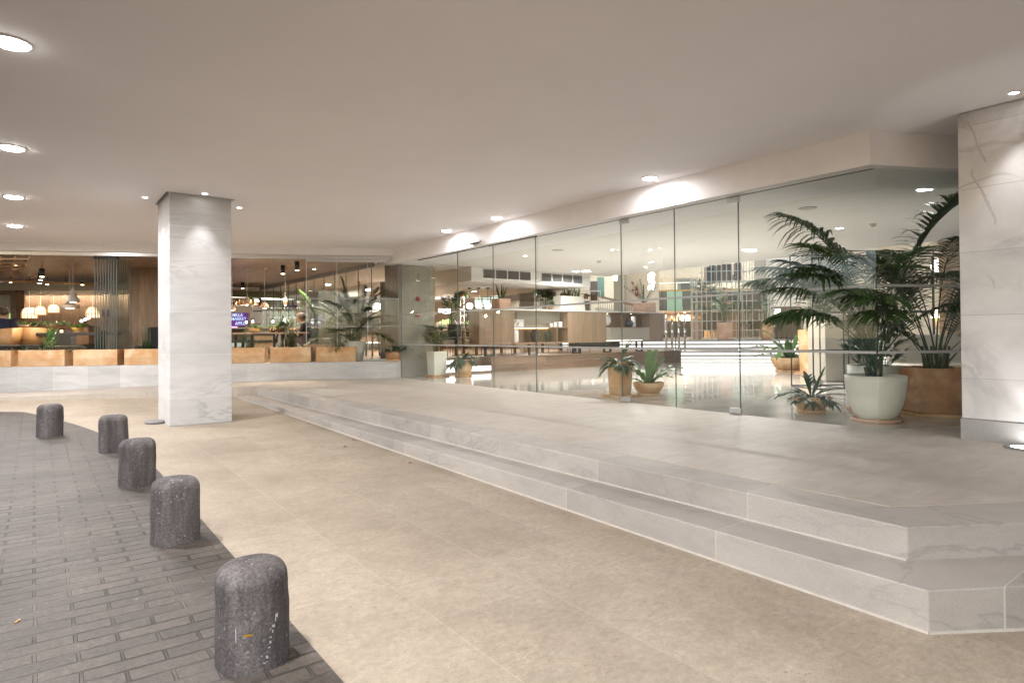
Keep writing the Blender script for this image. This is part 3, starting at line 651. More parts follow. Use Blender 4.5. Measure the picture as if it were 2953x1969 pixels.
# ================================================================== PLANT TOOLS
def curve(base, d, length, droop, n, side=None):
    p = Vector(base); d = Vector(d).normalized(); pts = [p.copy()]; ds = [d.copy()]; st = length / n
    for i in range(n):
        p = p + d * st; d = (d + Vector((0, 0, -droop * st)) + (side * st if side else Vector((0, 0, 0)))).normalized(); pts.append(p.copy()); ds.append(d.copy())
    return pts, ds
def dirv(az, el): return Vector((cos(az) * cos(el), sin(az) * cos(el), sin(el)))
def blade(mb, base, d, length, width, droop=.8, n=6, fold=.25, prof=None, wave=0, roll=0):
    """one leaf: a strip with a folded midrib; prof(u) gives the width along the leaf"""
    prof = prof or (lambda u: min(1, u * 5 + .25) * (1 - u ** 3) ** .8)
    pts, ds = curve(base, d, length, droop, n); vs = []; fs = []; ph = rnd.random() * 6
    for i, (p, t) in enumerate(zip(pts, ds)):
        u = i / n; s = t.cross(Vector((0, 0, 1)))
        s = s.normalized() if s.length > .05 else Vector((1, 0, 0))
        nn = s.cross(t); s = s * cos(roll) + nn * sin(roll); nn = s.cross(t); w = width * .5 * prof(u) + .0004
        wv = wave * sin(ph + u * 26) if wave else 0
        vs += [p - s * w + nn * (w * fold + wv), p, p + s * w + nn * (w * fold - wv)]
    for i in range(n):
        a = i * 3; fs += [(a, a + 1, a + 4, a + 3), (a + 1, a + 2, a + 5, a + 4)]
    mb.add(vs, fs, True); return pts, ds
def frond(mb, base, az, el, length, droop, nl=22, ll=.38, lw=.028, bare=.38, ldroop=3.6, vee=.2, spread=1.0, back=.35):
    """pinnate palm frond: arching stalk, bare below, paired leaflets above"""
    n = 16; pts, ds = curve(base, dirv(az, el), length, droop, n)
    mb.tube(pts, [.0085 * (1 - .75 * i / n) + .0012 for i in range(n + 1)], 5)
    for k in range(nl):
        u = bare + (1 - bare) * (k + .5) / nl; x = u * n; i = min(int(x), n - 1); f = x - i
        p = pts[i].lerp(pts[i + 1], f); t = ds[i].lerp(ds[i + 1], f).normalized()
        s = t.cross(Vector((0, 0, 1))); s = s.normalized() if s.length > .05 else Vector((1, 0, 0)); nn = s.cross(t)
        v = (u - bare) / (1 - bare); L = ll * (.55 + 1.0 * v * (1.25 - v) * 1.6) * (1 - .55 * max(0, v - .6) / .4) * (.9 + .2 * rnd.random())
        for sg in (-1, 1):
            dd = s * sg * spread + t * (back + .9 * v ** 1.5) + nn * vee + Vector((rnd.uniform(-.08, .08), rnd.uniform(-.08, .08), rnd.uniform(-.08, .08)))
            blade(mb, p, dd, L, lw, ldroop * (.7 + .6 * rnd.random()), 5, .3, lambda q: min(1, q * 4 + .3) * (1 - q ** 2.2))
def lobed(mb, base, d, length, width, droop, nl=3, stalk=.25):
    """antler-like leaf with fingers"""
    pts, ds = curve(base, d, length, droop, 8)
    prof = lambda u: (.25 if u < stalk else (.45 + .55 * min(1, (u - stalk) * 3))) * (1 - u ** 4 * .8)
    blade(mb, base, d, length, width, droop, 8, .25, prof)
    for k in range(nl):
        i = 3 + int(k * 4 / max(1, nl)); t = ds[i]; s = t.cross(Vector((0, 0, 1))); s = s.normalized() if s.length > .05 else Vector((1, 0, 0))
        for sg in (-1, 1):
            if rnd.random() < .85: blade(mb, pts[i], t * 1.0 + s * sg * rnd.uniform(.5, 1.0), length * rnd.uniform(.3, .5), width * .55, droop * 1.3, 5, .2)
def fan(mb, base, az, el, stalk, ll, lw, nb=9, spread=2.6, droop=1.2):
    pts, ds = curve(base, dirv(az, el), stalk, .7, 5); mb.tube(pts, .0035, 4); t = ds[-1]
    s = t.cross(Vector((0, 0, 1))); s = s.normalized() if s.length > .05 else Vector((1, 0, 0)); nn = s.cross(t)
    for k in range(nb):
        a = spread * (k / (nb - 1) - .5) + rnd.uniform(-.08, .08)
        blade(mb, pts[-1], t * cos(a) + s * sin(a) + nn * .12, ll * (1 - .25 * abs(a) / spread) * rnd.uniform(.85, 1.1), lw, droop * rnd.uniform(.6, 1.5), 4, .25, lambda q: min(1, q * 4 + .4) * (1 - q ** 5))
def fan_bush(mb, base, n, h, r, ll=.2, lw=.018):
    for k in range(n):
        a = rnd.uniform(0, 2 * pi); hh = h * rnd.uniform(.25, 1); b = Vector(base) + Vector((cos(a), sin(a), 0)) * rnd.uniform(0, r)
        mb.tube([b, b + Vector((cos(a) * .03, sin(a) * .03, hh))], .005, 4)
        fan(mb, b + Vector((cos(a) * .03, sin(a) * .03, hh)), a + rnd.uniform(-.8, .8), rnd.uniform(.1, .9), rnd.uniform(.08, .2), ll * rnd.uniform(.8, 1.2), lw)
def nest(mb, base, n, length, width, tilt=(.5, 1.35), wave=.012):
    for k in range(n):
        a = k * 2.4 + rnd.uniform(-.3, .3); e = tilt[0] + (tilt[1] - tilt[0]) * (k / n) + rnd.uniform(-.1, .1)
        blade(mb, Vector(base) + Vector((cos(a), sin(a), 0)) * .03, dirv(a, e), length * rnd.uniform(.75, 1.1), width * rnd.uniform(.8, 1.1), rnd.uniform(.8, 2.0), 12, .22, lambda u: (.3 + .7 * min(1, u * 2)) * (1 - u ** 5), wave)
def sword(mb, base, n, h, r, w=.045):
    for k in range(n):
        a = rnd.uniform(0, 2 * pi); b = Vector(base) + Vector((cos(a), sin(a), 0)) * rnd.uniform(0, r)
        blade(mb, b, dirv(a, rnd.uniform(1.2, 1.5)), h * rnd.uniform(.6, 1.05), w, .12, 6, .3, lambda u: (.75 + .25 * u) * (1 - u ** 3), roll=rnd.uniform(-1, 1))
def reeds(mb, base, n, h, r, lean=0.12, u=WD):
    for k in range(n):
        b = Vector(base) + WD * rnd.uniform(-r, r) + WN * rnd.uniform(-.06, .06); a = rnd.uniform(0, 2 * pi); hh = h * rnd.uniform(.45, 1)
        tip = b + Vector((cos(a) * lean * hh * rnd.random(), sin(a) * lean * hh * rnd.random(), hh)); m_ = b.lerp(tip, .5) + Vector((cos(a), sin(a), 0)) * lean * .06
        mb.tube([b, m_, tip], [.006, .005, .0025], 4)
def tuft(mb, base, n, r, h):
    for k in range(n):
        a = rnd.uniform(0, 2 * pi); b = Vector(base) + WD * rnd.uniform(-r, r) + WN * rnd.uniform(-.08, .08)
        p, d = curve(b, dirv(a, rnd.uniform(.4, 1.3)), h * rnd.uniform(.6, 1.2), 4, 5); mb.tube(p, .0022, 3)
        for i in range(1, 6):
            s = d[i].cross(Vector((0, 0, 1))); s = s.normalized() if s.length > .05 else Vector((1, 0, 0))
            for sg in (-1, 1): blade(mb, p[i], s * sg + d[i] * .6, .05 * rnd.uniform(.7, 1.3), .012, 3, 2, .1)
def bushy(mb, base, n, r, h, ll=.09, lw=.03):
    """small leafy clump: many leaves on short stalks through a rounded volume"""
    for k in range(n):
        a = rnd.uniform(0, 2 * pi); q = rnd.random() ** .5; b = Vector(base) + Vector((cos(a) * r * q * .4, sin(a) * r * q * .4, 0))
        tip = Vector(base) + Vector((cos(a) * r * q, sin(a) * r * q, h * rnd.uniform(.25, 1) * (1.1 - .4 * q)))
        mb.tube([b, tip], .0022, 3, False)
        for j in range(3): blade(mb, b.lerp(tip, .55 + .22 * j), dirv(a + rnd.uniform(-1.4, 1.4), rnd.uniform(-.2, .9)), ll * rnd.uniform(.7, 1.3), lw, 2.5, 3, .15)
def zz(mb, base, n, h):
    for k in range(n):
        a = rnd.uniform(0, 2 * pi); p, d = curve(base, dirv(a, rnd.uniform(.85, 1.4)), h * rnd.uniform(.6, 1.05), .7, 9); mb.tube(p, [.012 - .001 * i for i in range(10)], 4)
        for i in range(2, 10):
            s = d[i].cross(dirv(a + 1.2, .3)).normalized()
            for sg in (-1, 1): blade(mb, p[i], s * sg + d[i] * .5, .085, .036, .8, 3, .2)
# ---- pots
def round_pot(t, c, prof, mat, name='pot', n=36, sq=None, soil=True, sr=None, sz=None, saucer=None, smat='terra'):
    c = Vector(c); z = 0
    if saucer:
        MB().lathe([(saucer * .97, 0), (saucer, .01), (saucer, .034), (saucer * .95, .036), (saucer * .92, .016), (.001, .016)], c, n, sq=sq).build('saucer', MA[smat], t); z = .017
    pr = [(r, h + z) for r, h in prof]; rt, zt = pr[-1]
    pr += [(rt - .012, zt + .004), (rt - .026, zt - .004), (rt - .032, zt - .06)]
    MB().lathe(pr, c, n, sq=sq).build(name, MA[mat], t)
    if soil: MB().lathe([(rt - .02, zt - .045), (rt * .5, zt - .035), (.001, zt - .03)], c, n, sq=sq).build('soil', MA['soil'], t)
    return c + Vector((0, 0, zt - .035))
def square_pot(t, c, s0, s1, h, mat, rz=0, saucer=0, smat='terra', name='pot'):
    c = Vector(c); z = 0
    if saucer:
        MB().rbox(c, saucer, saucer, .035, rz).build('saucer', MA[smat], t, bevel=.006); z = .036
    ca, sa = cos(rz), sin(rz); mb = MB(); vs = []
    for (s, hh) in ((s0, 0), (s1, h), (s1 - .05, h), (s1 - .06, h - .07)):
        for x, y in ((-1, -1), (1, -1), (1, 1), (-1, 1)): vs.append(c + Vector(((x * ca - y * sa) * s / 2, (x * sa + y * ca) * s / 2, z + hh)))
    fs = [(3, 2, 1, 0)] + [(4 * i + k, 4 * i + (k + 1) % 4, 4 * i + 4 + (k + 1) % 4, 4 * i + 4 + k) for i in range(3) for k in range(4)]
    mb.add(vs, fs).build(name, MA[mat], t, bevel=.008)
    MB().rbox(c + Vector((0, 0, z + h - .06)), s1 - .055, s1 - .055, .012, rz).build('soil', MA['soil'], t)
    return c + Vector((0, 0, z + h - .05))
# ================================================================== LOBBY
lf = MB().prism([(6.426, 12.6), (6.426, 2.59), (7.4, 2.094), (8.7, 1.43), (14, -1.27), (26, -1.27), (26, 6), (17.6, 16), (14, 12.6)], Zp - .1, Zp + .002)
struct('lobby_floor', lf, MA['lobbyfloor'])
ZL = 2.93
lc = MB().box((7.23, -4, ZL), (13.1, 12.5, ZL + .3)); lc.box((6.3, 12.86, ZL), (8.389, 24, ZL + .3))
struct('lobby_ceiling', lc, MA['white_lit'])
# bulkhead over the dining area
bk = MB().box((8.39, 12.5, 2.59), (12.42, 24, 2.935))
tag(bk.build('bulkhead', MA['white_lit'], bevel=.003), 'white dropped bulkhead with two air grilles over the dining platform', 'bulkhead')
for k, (x0, x1) in enumerate(((8.70, 10.25), (10.57, 12.11))):
    g = thing('air_grille', ('long grey louvred air grille on the white bulkhead, left of the two', 'long grey louvred air grille on the white bulkhead, right of the two')[k], 'air grille', ((x0 + x1) / 2, 12.49, 2.66), 'air grilles on the bulkhead')
    fr = MB(); fr.box((x0, 12.47, 2.665), (x1, 12.499, 2.68)); fr.box((x0, 12.47, 2.895), (x1, 12.499, 2.91))
    for q in range(5): fr.box((x0 + (x1 - x0 - .02) * q / 4, 12.471, 2.68), (x0 + (x1 - x0 - .02) * q / 4 + .02, 12.499, 2.895))
    fr.build('frame', MA['white'], g)
    MB().box((x0 + .02, 12.492, 2.68), (x1 - .02, 12.4995, 2.895)).build('backing', plain('grille_shadow', (.12, .115, .11), .8), g)
    lv = MB()
    for q in range(13):
        z = 2.685 + q * .0162; lv.add([(x0 + .02, 12.476, z), (x1 - .02, 12.476, z), (x1 - .02, 12.488, z + .009), (x0 + .02, 12.488, z + .009)], [(0, 1, 2, 3)])
    lv.build('louvre', MA['grillemetal'], g)
# pillar clad in linen, corner between lobby and restaurant
t = thing('linen_pillar', 'corner pillar clad in grey-green woven linen behind the glass', 'pillar', (6.9, 12.6, Zp))
MB().box((6.44, 12.47, Zp), (7.34, 12.53, 2.86)).build('cladding', MA['linen'], t, bevel=.003)
MB().box((6.445, 12.531, Zp), (7.34, 13.2, 2.94)).build('timber_back', MA['wallwood'], t)
MB().box((7.341, 12.466, Zp), (7.349, 13.2, 2.86)).build('brass_trim', MA['gold'], t)
t = thing('alarm_sounder', 'round red fire alarm sounder on the linen pillar', 'alarm', (6.9, 12.46, 2.11))
sh = MB().lathe([(.058, 0), (.058, .02), (.045, .045), (.03, .06), (.001, .062)], (0, 0, 0), 24)
sh.v = [Vector((6.9 + v.x, 12.468 - v.z, 2.11 + v.y)) for v in sh.v]; sh.build('body', MA['red'], t)
t = thing('call_point', 'square red fire call point with a pale label on the linen pillar', 'alarm', (6.886, 12.46, 1.747))
MB().box((6.84, 12.44, 1.70), (6.935, 12.469, 1.795)).build('body', MA['red'], t, bevel=.006)
MB().box((6.852, 12.4375, 1.742), (6.923, 12.4398, 1.782)).build('label_plate', MA['ceramic'], t)

# ---- oak platform of the dining area, with two lit steps
PZ = .718
pf = thing('oak_platform', 'raised oak boarded dining platform with two lit steps cut into its left end', 'platform', (12, 13, Zp))
MB().prism([(9.0, 12.53), (16.5, 12.53), (16.5, 26), (7.35, 26), (7.35, 12.95), (9.0, 12.95)], Zp, PZ - .003).build('plinth', MA['oakfront'], pf)
MB().prism([(9.0, 12.51), (16.52, 12.51), (16.52, 26), (6.2, 26), (6.2, 13.3), (7.35, 13.25), (7.35, 12.93), (9.0, 12.93)], PZ - .003, PZ + .012).build('deck', MA['oakfloor'], pf)
MB().box((7.35, 12.56, Zp), (8.995, 12.945, .53)).build('tread', MA['oakfront'], pf, bevel=.003)
e1 = MB().box((7.36, 12.549, .40), (8.99, 12.559, .515)); e1.build('led_riser', MA['led'], pf)
MB().box((7.36, 12.941, .575), (8.72, 12.949, .665)).build('led_riser', MA['led'], pf)

# ---- broad marble stair with light strips
Q0 = Vector((17.79, 14.02, 0)); SE = Vector((.658, -.753, 0)); SG = Vector((.753, .658, 0))
def SQ(e, g, z): return Q0 + SE * e + SG * g + Vector((0, 0, z))
def qbox(mb, e0, e1, g0, g1, z0, z1):
    q = [(e0, g0), (e1, g0), (e1, g1), (e0, g1)]
    return mb.add([SQ(a, b, z0) for a, b in q] + [SQ(a, b, z1) for a, b in q], [(0, 3, 2, 1), (4, 5, 6, 7), (0, 1, 5, 4), (1, 2, 6, 5), (2, 3, 7, 6), (3, 0, 4, 7)])
sr = thing('lobby_stair', 'broad white marble stair with glowing strips under each nosing', 'stairs', SQ(3, 0, Zp))
for k in range(5):
    z0 = Zp + .13 * k; mb = MB(); qbox(mb, -4, 13, .33 * k, 1.75, z0 - (.02 if k else 0), z0 + .085); qbox(mb, -4, 13, .33 * k - .03, 1.75, z0 + .0855, z0 + .13)
    o = mb.build('tread', MA['stair'], sr)
    qbox(MB(), -4, 13, .33 * k - .012, .33 * k - .004, z0 + .03, z0 + .08).build('light_strip', MA['led'], o)
ZU = 1.0
struct('upper_floor', qbox(MB(), -14, 16, 1.7, 40, .8, ZU), plain('upper_hall_floor', (.4, .36, .31), .2, var=.1, scale=2))

# ---- shell of the tall hall
hall = MB()
struct('hall_ceiling', qbox(MB(), -16, 18, -6, 34, 7.6, 7.8), MA['white_lit'])
def wall(name, lab, e0, e1, g0, g1, z0, z1, mat, cat='wall', **k):
    return tag(qbox(MB(), e0, e1, g0, g1, z0, z1).build(name, mat, **k), lab, cat)
def Ge(x, y, g):   # e and height of the sight line on the plane g = const
    v = ray(x, y); k = ((Q0 - CAM).dot(SG) + g) / v.dot(SG); P = CAM + v * k; return (P - Q0).dot(SE), P.z
GM = 17.0
e0, zb = Ge(1880, 882, GM); e1, zt = Ge(2240, 830, GM)
MZ0 = Ge(1930, 884, GM)[1]; MZ1 = Ge(1930, 838, GM)[1]
wall('hall_wall', 'tall cream back wall of the hall above the glass balcony', -15, 18, 22.5, 22.8, ZU, 7.6, MA['cream'])
wall('hall_wall', 'cream side wall closing the hall on the far left', -15.3, -15, -2, 22.5, Zp, 7.6, MA['cream'])
wall('hall_wall', 'cream side wall closing the hall on the far right, behind the palms', 12.2, 12.5, -4, 22.5, Zp, 7.6, MA['cream'])
# mezzanine
mz = thing('mezzanine', 'balcony across the back of the hall with mirrored and mint glass panels', 'balcony', SQ(0, GM, MZ0))
qbox(MB(), -15, 12.2, GM, 22.5, MZ0 - .28, MZ0).build('slab', MA['white_lit'], mz)
eM0 = Ge(1898, 850, GM)[0]; x = eM0
mats = ['darkpanel', 'mint', 'darkpanel', 'midwood', 'mint', 'lightwood', 'mint', 'greige', 'mint', 'darkpanel', 'mint', 'cream', 'mint', 'mint', 'darkpanel', 'mint', 'mint', 'mint']
for k, m_ in enumerate(mats):
    w_ = (.55, .9, 1.1, .7, .5, .6, .9)[k % 7]; qbox(MB(), x + .01, x + w_ - .01, GM - .03, GM - .005, MZ0 - .24, MZ1 - .05).build('panel', MA[m_], mz); x += w_
qbox(MB(), eM0, 12.2, GM - .04, GM + .03, MZ1 - .05, MZ1 + .05).build('capping', MA['gold'], mz)
rl = MB(); qbox(rl, eM0, 12.2, GM - .02, GM + .02, MZ1 + .45, MZ1 + .5)
for k in range(14): e_ = eM0 + k * 1.1; qbox(rl, e_, e_ + .05, GM - .02, GM + .02, MZ1 + .05, MZ1 + .46)
rl.build('handrail', MA['steel'], mz)
# back wall details
t_e, t_z = Ge(1975, 815, 22.4)
dw = thing('lift_door', 'dark lift door in the cream marble wall above the balcony', 'door', SQ(t_e, 22.45, MZ0)); a = Ge(1963, 818, 22.4); b = Ge(1989, 835, 22.4)
qbox(MB(), a[0] - .3, b[0] + .3, 22.38, 22.47, MZ0, a[1] + .35).build('frame', MA['greymetal'], dw); qbox(MB(), a[0], b[0], 22.34, 22.379, MZ0, a[1]).build('leaf', MA['darkpanel'], dw)
a = Ge(1905, 800, 22.45); b = Ge(2060, 800, 22.45); wall('marble_cladding', 'cream veined marble cladding round the lift door', a[0], b[0], 22.475, 22.499, MZ0, Ge(1950, 800, 22.45)[1], MA['marblewall'])
a = Ge(1969, 806, 22.3); b = Ge(1976, 812, 22.3); s_ = thing('lift_sign', 'small square blue pictogram sign over the lift door', 'sign', SQ(a[0], 22.4, a[1])); qbox(MB(), a[0], b[0], 22.42, 22.47, b[1], a[1]).build('panel', MA['blueled'], s_)
pc = MB(); m_e = (a[0] + b[0]) / 2; h_ = a[1] - b[1]; qbox(pc, m_e - h_ * .08, m_e + h_ * .08, 22.41, 22.419, b[1] + h_ * .2, b[1] + h_ * .6); qbox(pc, m_e - h_ * .1, m_e + h_ * .1, 22.41, 22.419, b[1] + h_ * .65, b[1] + h_ * .85); pc.build('pictogram', MA['ceramic'], s_)
# left side wall of the hall with extinguisher, nearer
GL = 12.0
a = Ge(1800, 850, GL); b = Ge(1868, 850, GL)
wall('hall_wall', 'cream wall carrying a red fire extinguisher, left of the chandelier', a[0], b[0] + .6, GL, GL + .25, ZU, 6.5, MA['cream'])
wall('hall_column', 'narrow beige column left of the extinguisher wall', Ge(1798, 850, GL - .5)[0], Ge(1806, 850, GL - .5)[0], GL - .5, GL - .1, ZU, 6.5, MA['greige'], 'column')
wall('glass_wall', 'grey-green mirrored panel beside the narrow beige column', Ge(1770, 850, GL)[0], Ge(1797, 850, GL)[0], GL, GL + .2, ZU, 6.5, MA['greige'], 'wall panel')
p = Ge(1836, 840, GL - .1); q = SQ(p[0], GL - .09, p[1]); ext = thing('fire_extinguisher', 'red fire extinguisher hanging on the cream wall', 'extinguisher', q)
MB().lathe([(.001, -.25), (.08, -.25), (.085, -.2), (.085, .16), (.05, .22), (.03, .25), (.001, .25)], q, 16).build('cylinder', MA['red'], ext); MB().lathe([(.028, .25), (.03, .31), (.001, .32)], q, 10).build('valve', MA['black'], ext)
lb_ = MB(); lb_.rbox(q - SG * .087 + Vector((0, 0, -.1)), .08, .004, .12, math.atan2(SE.y, SE.x)); lb_.build('label_plate', MA['ceramic'], ext)
for (x_, y_), lab in (((1824, 816), 'small red bell high on the cream wall'), ((1824, 837), 'small red call point on the cream wall')):
    p = Ge(x_, y_, GL); tag(MB().sphere(SQ(p[0], GL - .03, p[1]), .06, 10, (1, 1, 1)).build('alarm_button', MA['red']), lab, 'alarm')
# staircase far left with handrail
sc = thing('side_staircase', 'staircase with a pale sloping handrail behind the console', 'stairs', at(1780, 890, 25)); hr = MB()
hr.bar(at(1722, 853, 25), at(1850, 886, 25), .07, .09); hr.build('handrail', MA['lightwood'], sc)
bl = MB()
for k in range(20):
    x_ = 1726 + k * 6.4; y_ = 854 + k * 1.65; bl.bar(at(x_, y_, 25), at(x_, y_ + 34, 25), .016)
bl.build('baluster', MA['greymetal'], sc)
fl = MB()
for k in range(9): fl.obox(at(1728 + k * 14, 893 + k * 3.4, 25.3), RT * .11, FW * .4, (0, 0, .09))
fl.build('flight', MA['cream'], sc)
# chandelier
ch = thing('chandelier', 'crystal chandelier of glowing drops hanging in the tall hall', 'chandelier', at(1879, 815, 27)); dr = MB(); rd = MB()
for k in range(46):
    x_ = 1879 + rnd.uniform(-9, 9); y_ = rnd.uniform(788, 832) ; P = at(x_, y_, 27 + rnd.uniform(-.15, .15)); dr.sphere(P, rnd.uniform(.022, .045), 6, (1, 1, 2.2))
dr.build('crystal_drops', MA['globe'], ch)
for k in range(8): P = at(1872 + k * 2, 800, 27); rd.bar(P, P + Vector((0, 0, 2.2)), .01)
rd.build('rods', MA['gold'], ch)
ch2 = thing('chandelier', 'small bright cluster lamp at the edge of the white ceiling', 'chandelier', at(1775, 800, 26)); dr = MB()
for k in range(9): dr.sphere(at(1770 + (k % 3) * 4, 797 + (k // 3) * 4, 26), .045, 6, (1, 1, 1.8))
dr.build('crystal_drops', MA['globe'], ch2)
# recess under the mezzanine: warm lit restaurant
a = Ge(1912, 920, 20); b = Ge(2010, 920, 20)
t = thing('warm_alcove', 'warmly lit timber wall with a hatch below the balcony, beyond the door handles', 'wall', SQ(a[0], 20, ZU))
qbox(MB(), a[0] - .6, b[0] + 3, 20, 20.2, ZU, MZ0 - .29).build('boards', MA['lightwood'], t)
h0 = Ge(1966, 907, 19.9); h1 = Ge(1990, 927, 19.9); qbox(MB(), h0[0], h1[0], 19.93, 19.98, h1[1], h0[1]).build('hatch', MA['cream'], t)
qbox(MB(), a[0], b[0] + 2, 19.9, 19.96, Ge(1950, 898, 19.9)[1], Ge(1950, 895, 19.9)[1]).build('light_strip', MA['ledwarm'], t)
tag(qbox(MB(), a[0] - .6, b[0] + .3, 18.6, 19.0, ZU, ZU + 1.05).build('sideboard', MA['darkwood'], bevel=.01), 'long dark sideboard in the warm recess beyond the door handles', 'sideboard')
wr = thing('wine_rack', 'tall dark wine rack with pale bottle ends beside the console end', 'wine rack', SQ(Ge(1915, 930, 15)[0], 15, ZU)); a = Ge(1912, 905, 15); b = Ge(1920, 965, 15)
qbox(MB(), a[0], b[0], 15, 15.3, ZU, a[1]).build('frame', MA['black'], wr); bt = MB()
for k in range(10): z = b[1] + (a[1] - b[1]) * (k + .5) / 10; qbox(bt, a[0] + .03, b[0] - .03, 14.96, 14.999, z - .03, z + .012)
bt.build('bottle_ends', MA['ceramic'], wr)

# ---- lattice shelving on the stair head
LZ0 = ZU; GB = 2.1; ls = thing('lattice_shelving', 'tall white wire lattice shelving with timber boxes at the head of the stair', 'shelving', SQ(3, GB, ZU))
def KE(x, g=GB): return Ge(1980 + x / 4.612, 905, g)[0]
def KZ(y, g=GB): return Ge(2110, 740 + y / 4.612, g)[1]
xsF = [80, 140, 205, 268, 335, 405, 470, 538, 610, 690, 742, 800, 878, 1005, 1062, 1142]; ysF = [-60, 45, 190, 325, 455, 590, 715, 852, 978, 1108]
wf = MB(); r_ = .013
for x in xsF:
    e_ = KE(x); top = KZ(-60) if 190 < x < 900 else (KZ(255) if x < 190 else KZ(325)); wf.bar(SQ(e_, GB, ZU), SQ(e_, GB, top), r_ * 2)
    if x % 3 != 1: wf.bar(SQ(e_, GB + .55, ZU), SQ(e_, GB + .55, top), r_ * 2)
for y in ysF:
    z = KZ(y); x0, x1 = (205, 878) if y < 300 else (80, 1142)
    wf.bar(SQ(KE(x0), GB, z), SQ(KE(x1), GB, z), r_ * 2); wf.bar(SQ(KE(x0), GB + .55, z), SQ(KE(x1), GB + .55, z), r_ * 2)
    for x in xsF[::2]:
        if x0 <= x <= x1: wf.bar(SQ(KE(x), GB, z), SQ(KE(x), GB + .55, z), r_ * 1.6)
wf.build('wire_frame', MA['wirewhite'], ls)
for x0, x1, y0, y1 in ((255, 385, 125, 345), (395, 470, 105, 320), (475, 610, 95, 318), (655, 738, 80, 312), (130, 320, 480, 612), (325, 410, 475, 600), (205, 265, 628, 735), (200, 320, 740, 975), (335, 470, 735, 975), (750, 1005, 460, 708), (690, 742, 590, 712), (890, 1050, 340, 445), (795, 1005, 850, 972), (1008, 1062, 340, 590), (545, 690, 470, 590)):
    b = MB(); A, B, C_, D_ = KE(x0 + 4), KE(x1 - 4), KZ(y1), KZ(y0); th = .02
    qbox(b, A, B, GB + .5, GB + .52, C_, D_); qbox(b, A, B, GB + .03, GB + .499, C_, C_ + th); qbox(b, A, B, GB + .03, GB + .499, D_ - th, D_); qbox(b, A, A + th, GB + .031, GB + .498, C_ + th, D_ - th); qbox(b, B - th, B, GB + .031, GB + .498, C_ + th, D_ - th)
    b.build('timber_box', MA['boxwood'], ls)
def potted(name, lab, cat, p, pot, plant, group=None):
    t = thing(name, lab, cat, p, group); b = pot(t, p); mb = MB(); m_ = plant(mb, b); mb.build('foliage', m_, t); return t
def small(kind, h, r=None):
    def f(mb, b):
        if kind == 'sword': sword(mb, b, 12, h, r or .08); return MA['snake']
        if kind == 'bush': bushy(mb, b, 40, r or h * .6, h); return MA['bright']
        if kind == 'dark': bushy(mb, b, 46, r or h * .55, h, .13, .04); return MA['stag']
        if kind == 'palm':
            for k in range(9): frond(mb, b, k * 2.4, rnd.uniform(.7, 1.4), h, 1.6 / h, 12, h * .38, .03, .3, 2)
            return MA['palm']
        if kind == 'fern':
            for k in range(13): frond(mb, b, k * 2.4, rnd.uniform(.3, 1.2), h, 2.2 / h, 14, h * .2, .02, .12, 3)
            return MA['stag']
        if kind == 'fan': fan_bush(mb, b, 26, h * .8, .12, .28, .03); return MA['palm']
    return f
def cyl(r0, r1, h, mat): return lambda t, p: round_pot(t, p, [(r0, 0), (r1, h)], mat, n=20)
def sqp(s0, s1, h, mat, rz=0): return lambda t, p: square_pot(t, p, s0, s1, h, mat, rz)
RZS = math.atan2(SE.y, SE.x)
for x, y, g, lab, pt, pl_ in ((130, 1105, GB + .9, 'tall terracotta pot with a dark palm behind the left end of the lattice', sqp(.4, .42, .85, 'terra_pink', RZS), small('fan', 1.7)), (505, 1105, GB - .5, 'pink terracotta cube pot standing before the lattice middle', sqp(.46, .5, .66, 'terra_pink', RZS), small('fan', 1.6)),
                              (1060, 1105, GB - .45, 'slim terracotta pot with dark leafy stems at the right end of the lattice', sqp(.3, .34, .66, 'terra', RZS), small('fan', 1.7))):
    potted('potted_plant', lab, 'potted plant', SQ(KE(x, g), g, ZU), pt, pl_, 'potted plants round the lattice')
for x, y, lab, pt, pl_ in ((225, 478, 'arching fern on top of a timber box in the lattice, left', cyl(.06, .08, .1, 'terra_dark'), small('palm', .55)), (355, 475, 'trailing green plant on the second timber box of the lattice', cyl(.06, .08, .1, 'ceramic'), small('fern', .55)), (780, 700, 'small dark succulent inside the widest timber box of the lattice', cyl(.07, .09, .14, 'darkceramic'), small('sword', .45)),
                           (880, 700, 'feathery fern inside the widest timber box of the lattice', cyl(.08, .12, .14, 'greige'), small('fern', .6)), (640, 700, 'snake plant in a dark pot beside the narrow timber box of the lattice', cyl(.06, .08, .16, 'black'), small('sword', .5)), (640, 305, 'tiny cactus in a pink pot high up in the lattice', cyl(.06, .09, .13, 'terra_pink'), small('sword', .2)), (560, 850, 'leafy plant on a middle shelf of the lattice', cyl(.06, .08, .1, 'terra_dark'), small('fan', .7)), (830, 968, 'drooping green plant in a pale bowl in the low timber box', cyl(.06, .12, .2, 'greige'), small('fern', .5)), (315, 735, 'small palm on the low left timber box of the lattice', cyl(.05, .07, .08, 'terra_dark'), small('palm', .4))):
    potted('shelf_plant', lab, 'plant', SQ(KE(x), GB + .28, KZ(y)), pt, pl_, 'plants on the lattice shelves')
def vase(lab, p, prof, mat, name='vase', group=None, n=20):
    o = MB().lathe(prof, p, n).build(name, MA[mat]); return tag(o, lab, name.replace('_', ' '), group)
vase('tall black ribbed vase in the top left timber box of the lattice', SQ(KE(352), GB + .25, KZ(340)), [(.09, 0), (.13, .05), (.13, .62), (.08, .7), (.08, .76), (.06, .76)], 'black')
vase('clear glass bottle in the low left timber box of the lattice', SQ(KE(303), GB + .25, KZ(968)), [(.07, 0), (.08, .04), (.08, .35), (.03, .5), (.035, .58), (.02, .58)], 'greenglass', 'bottle')
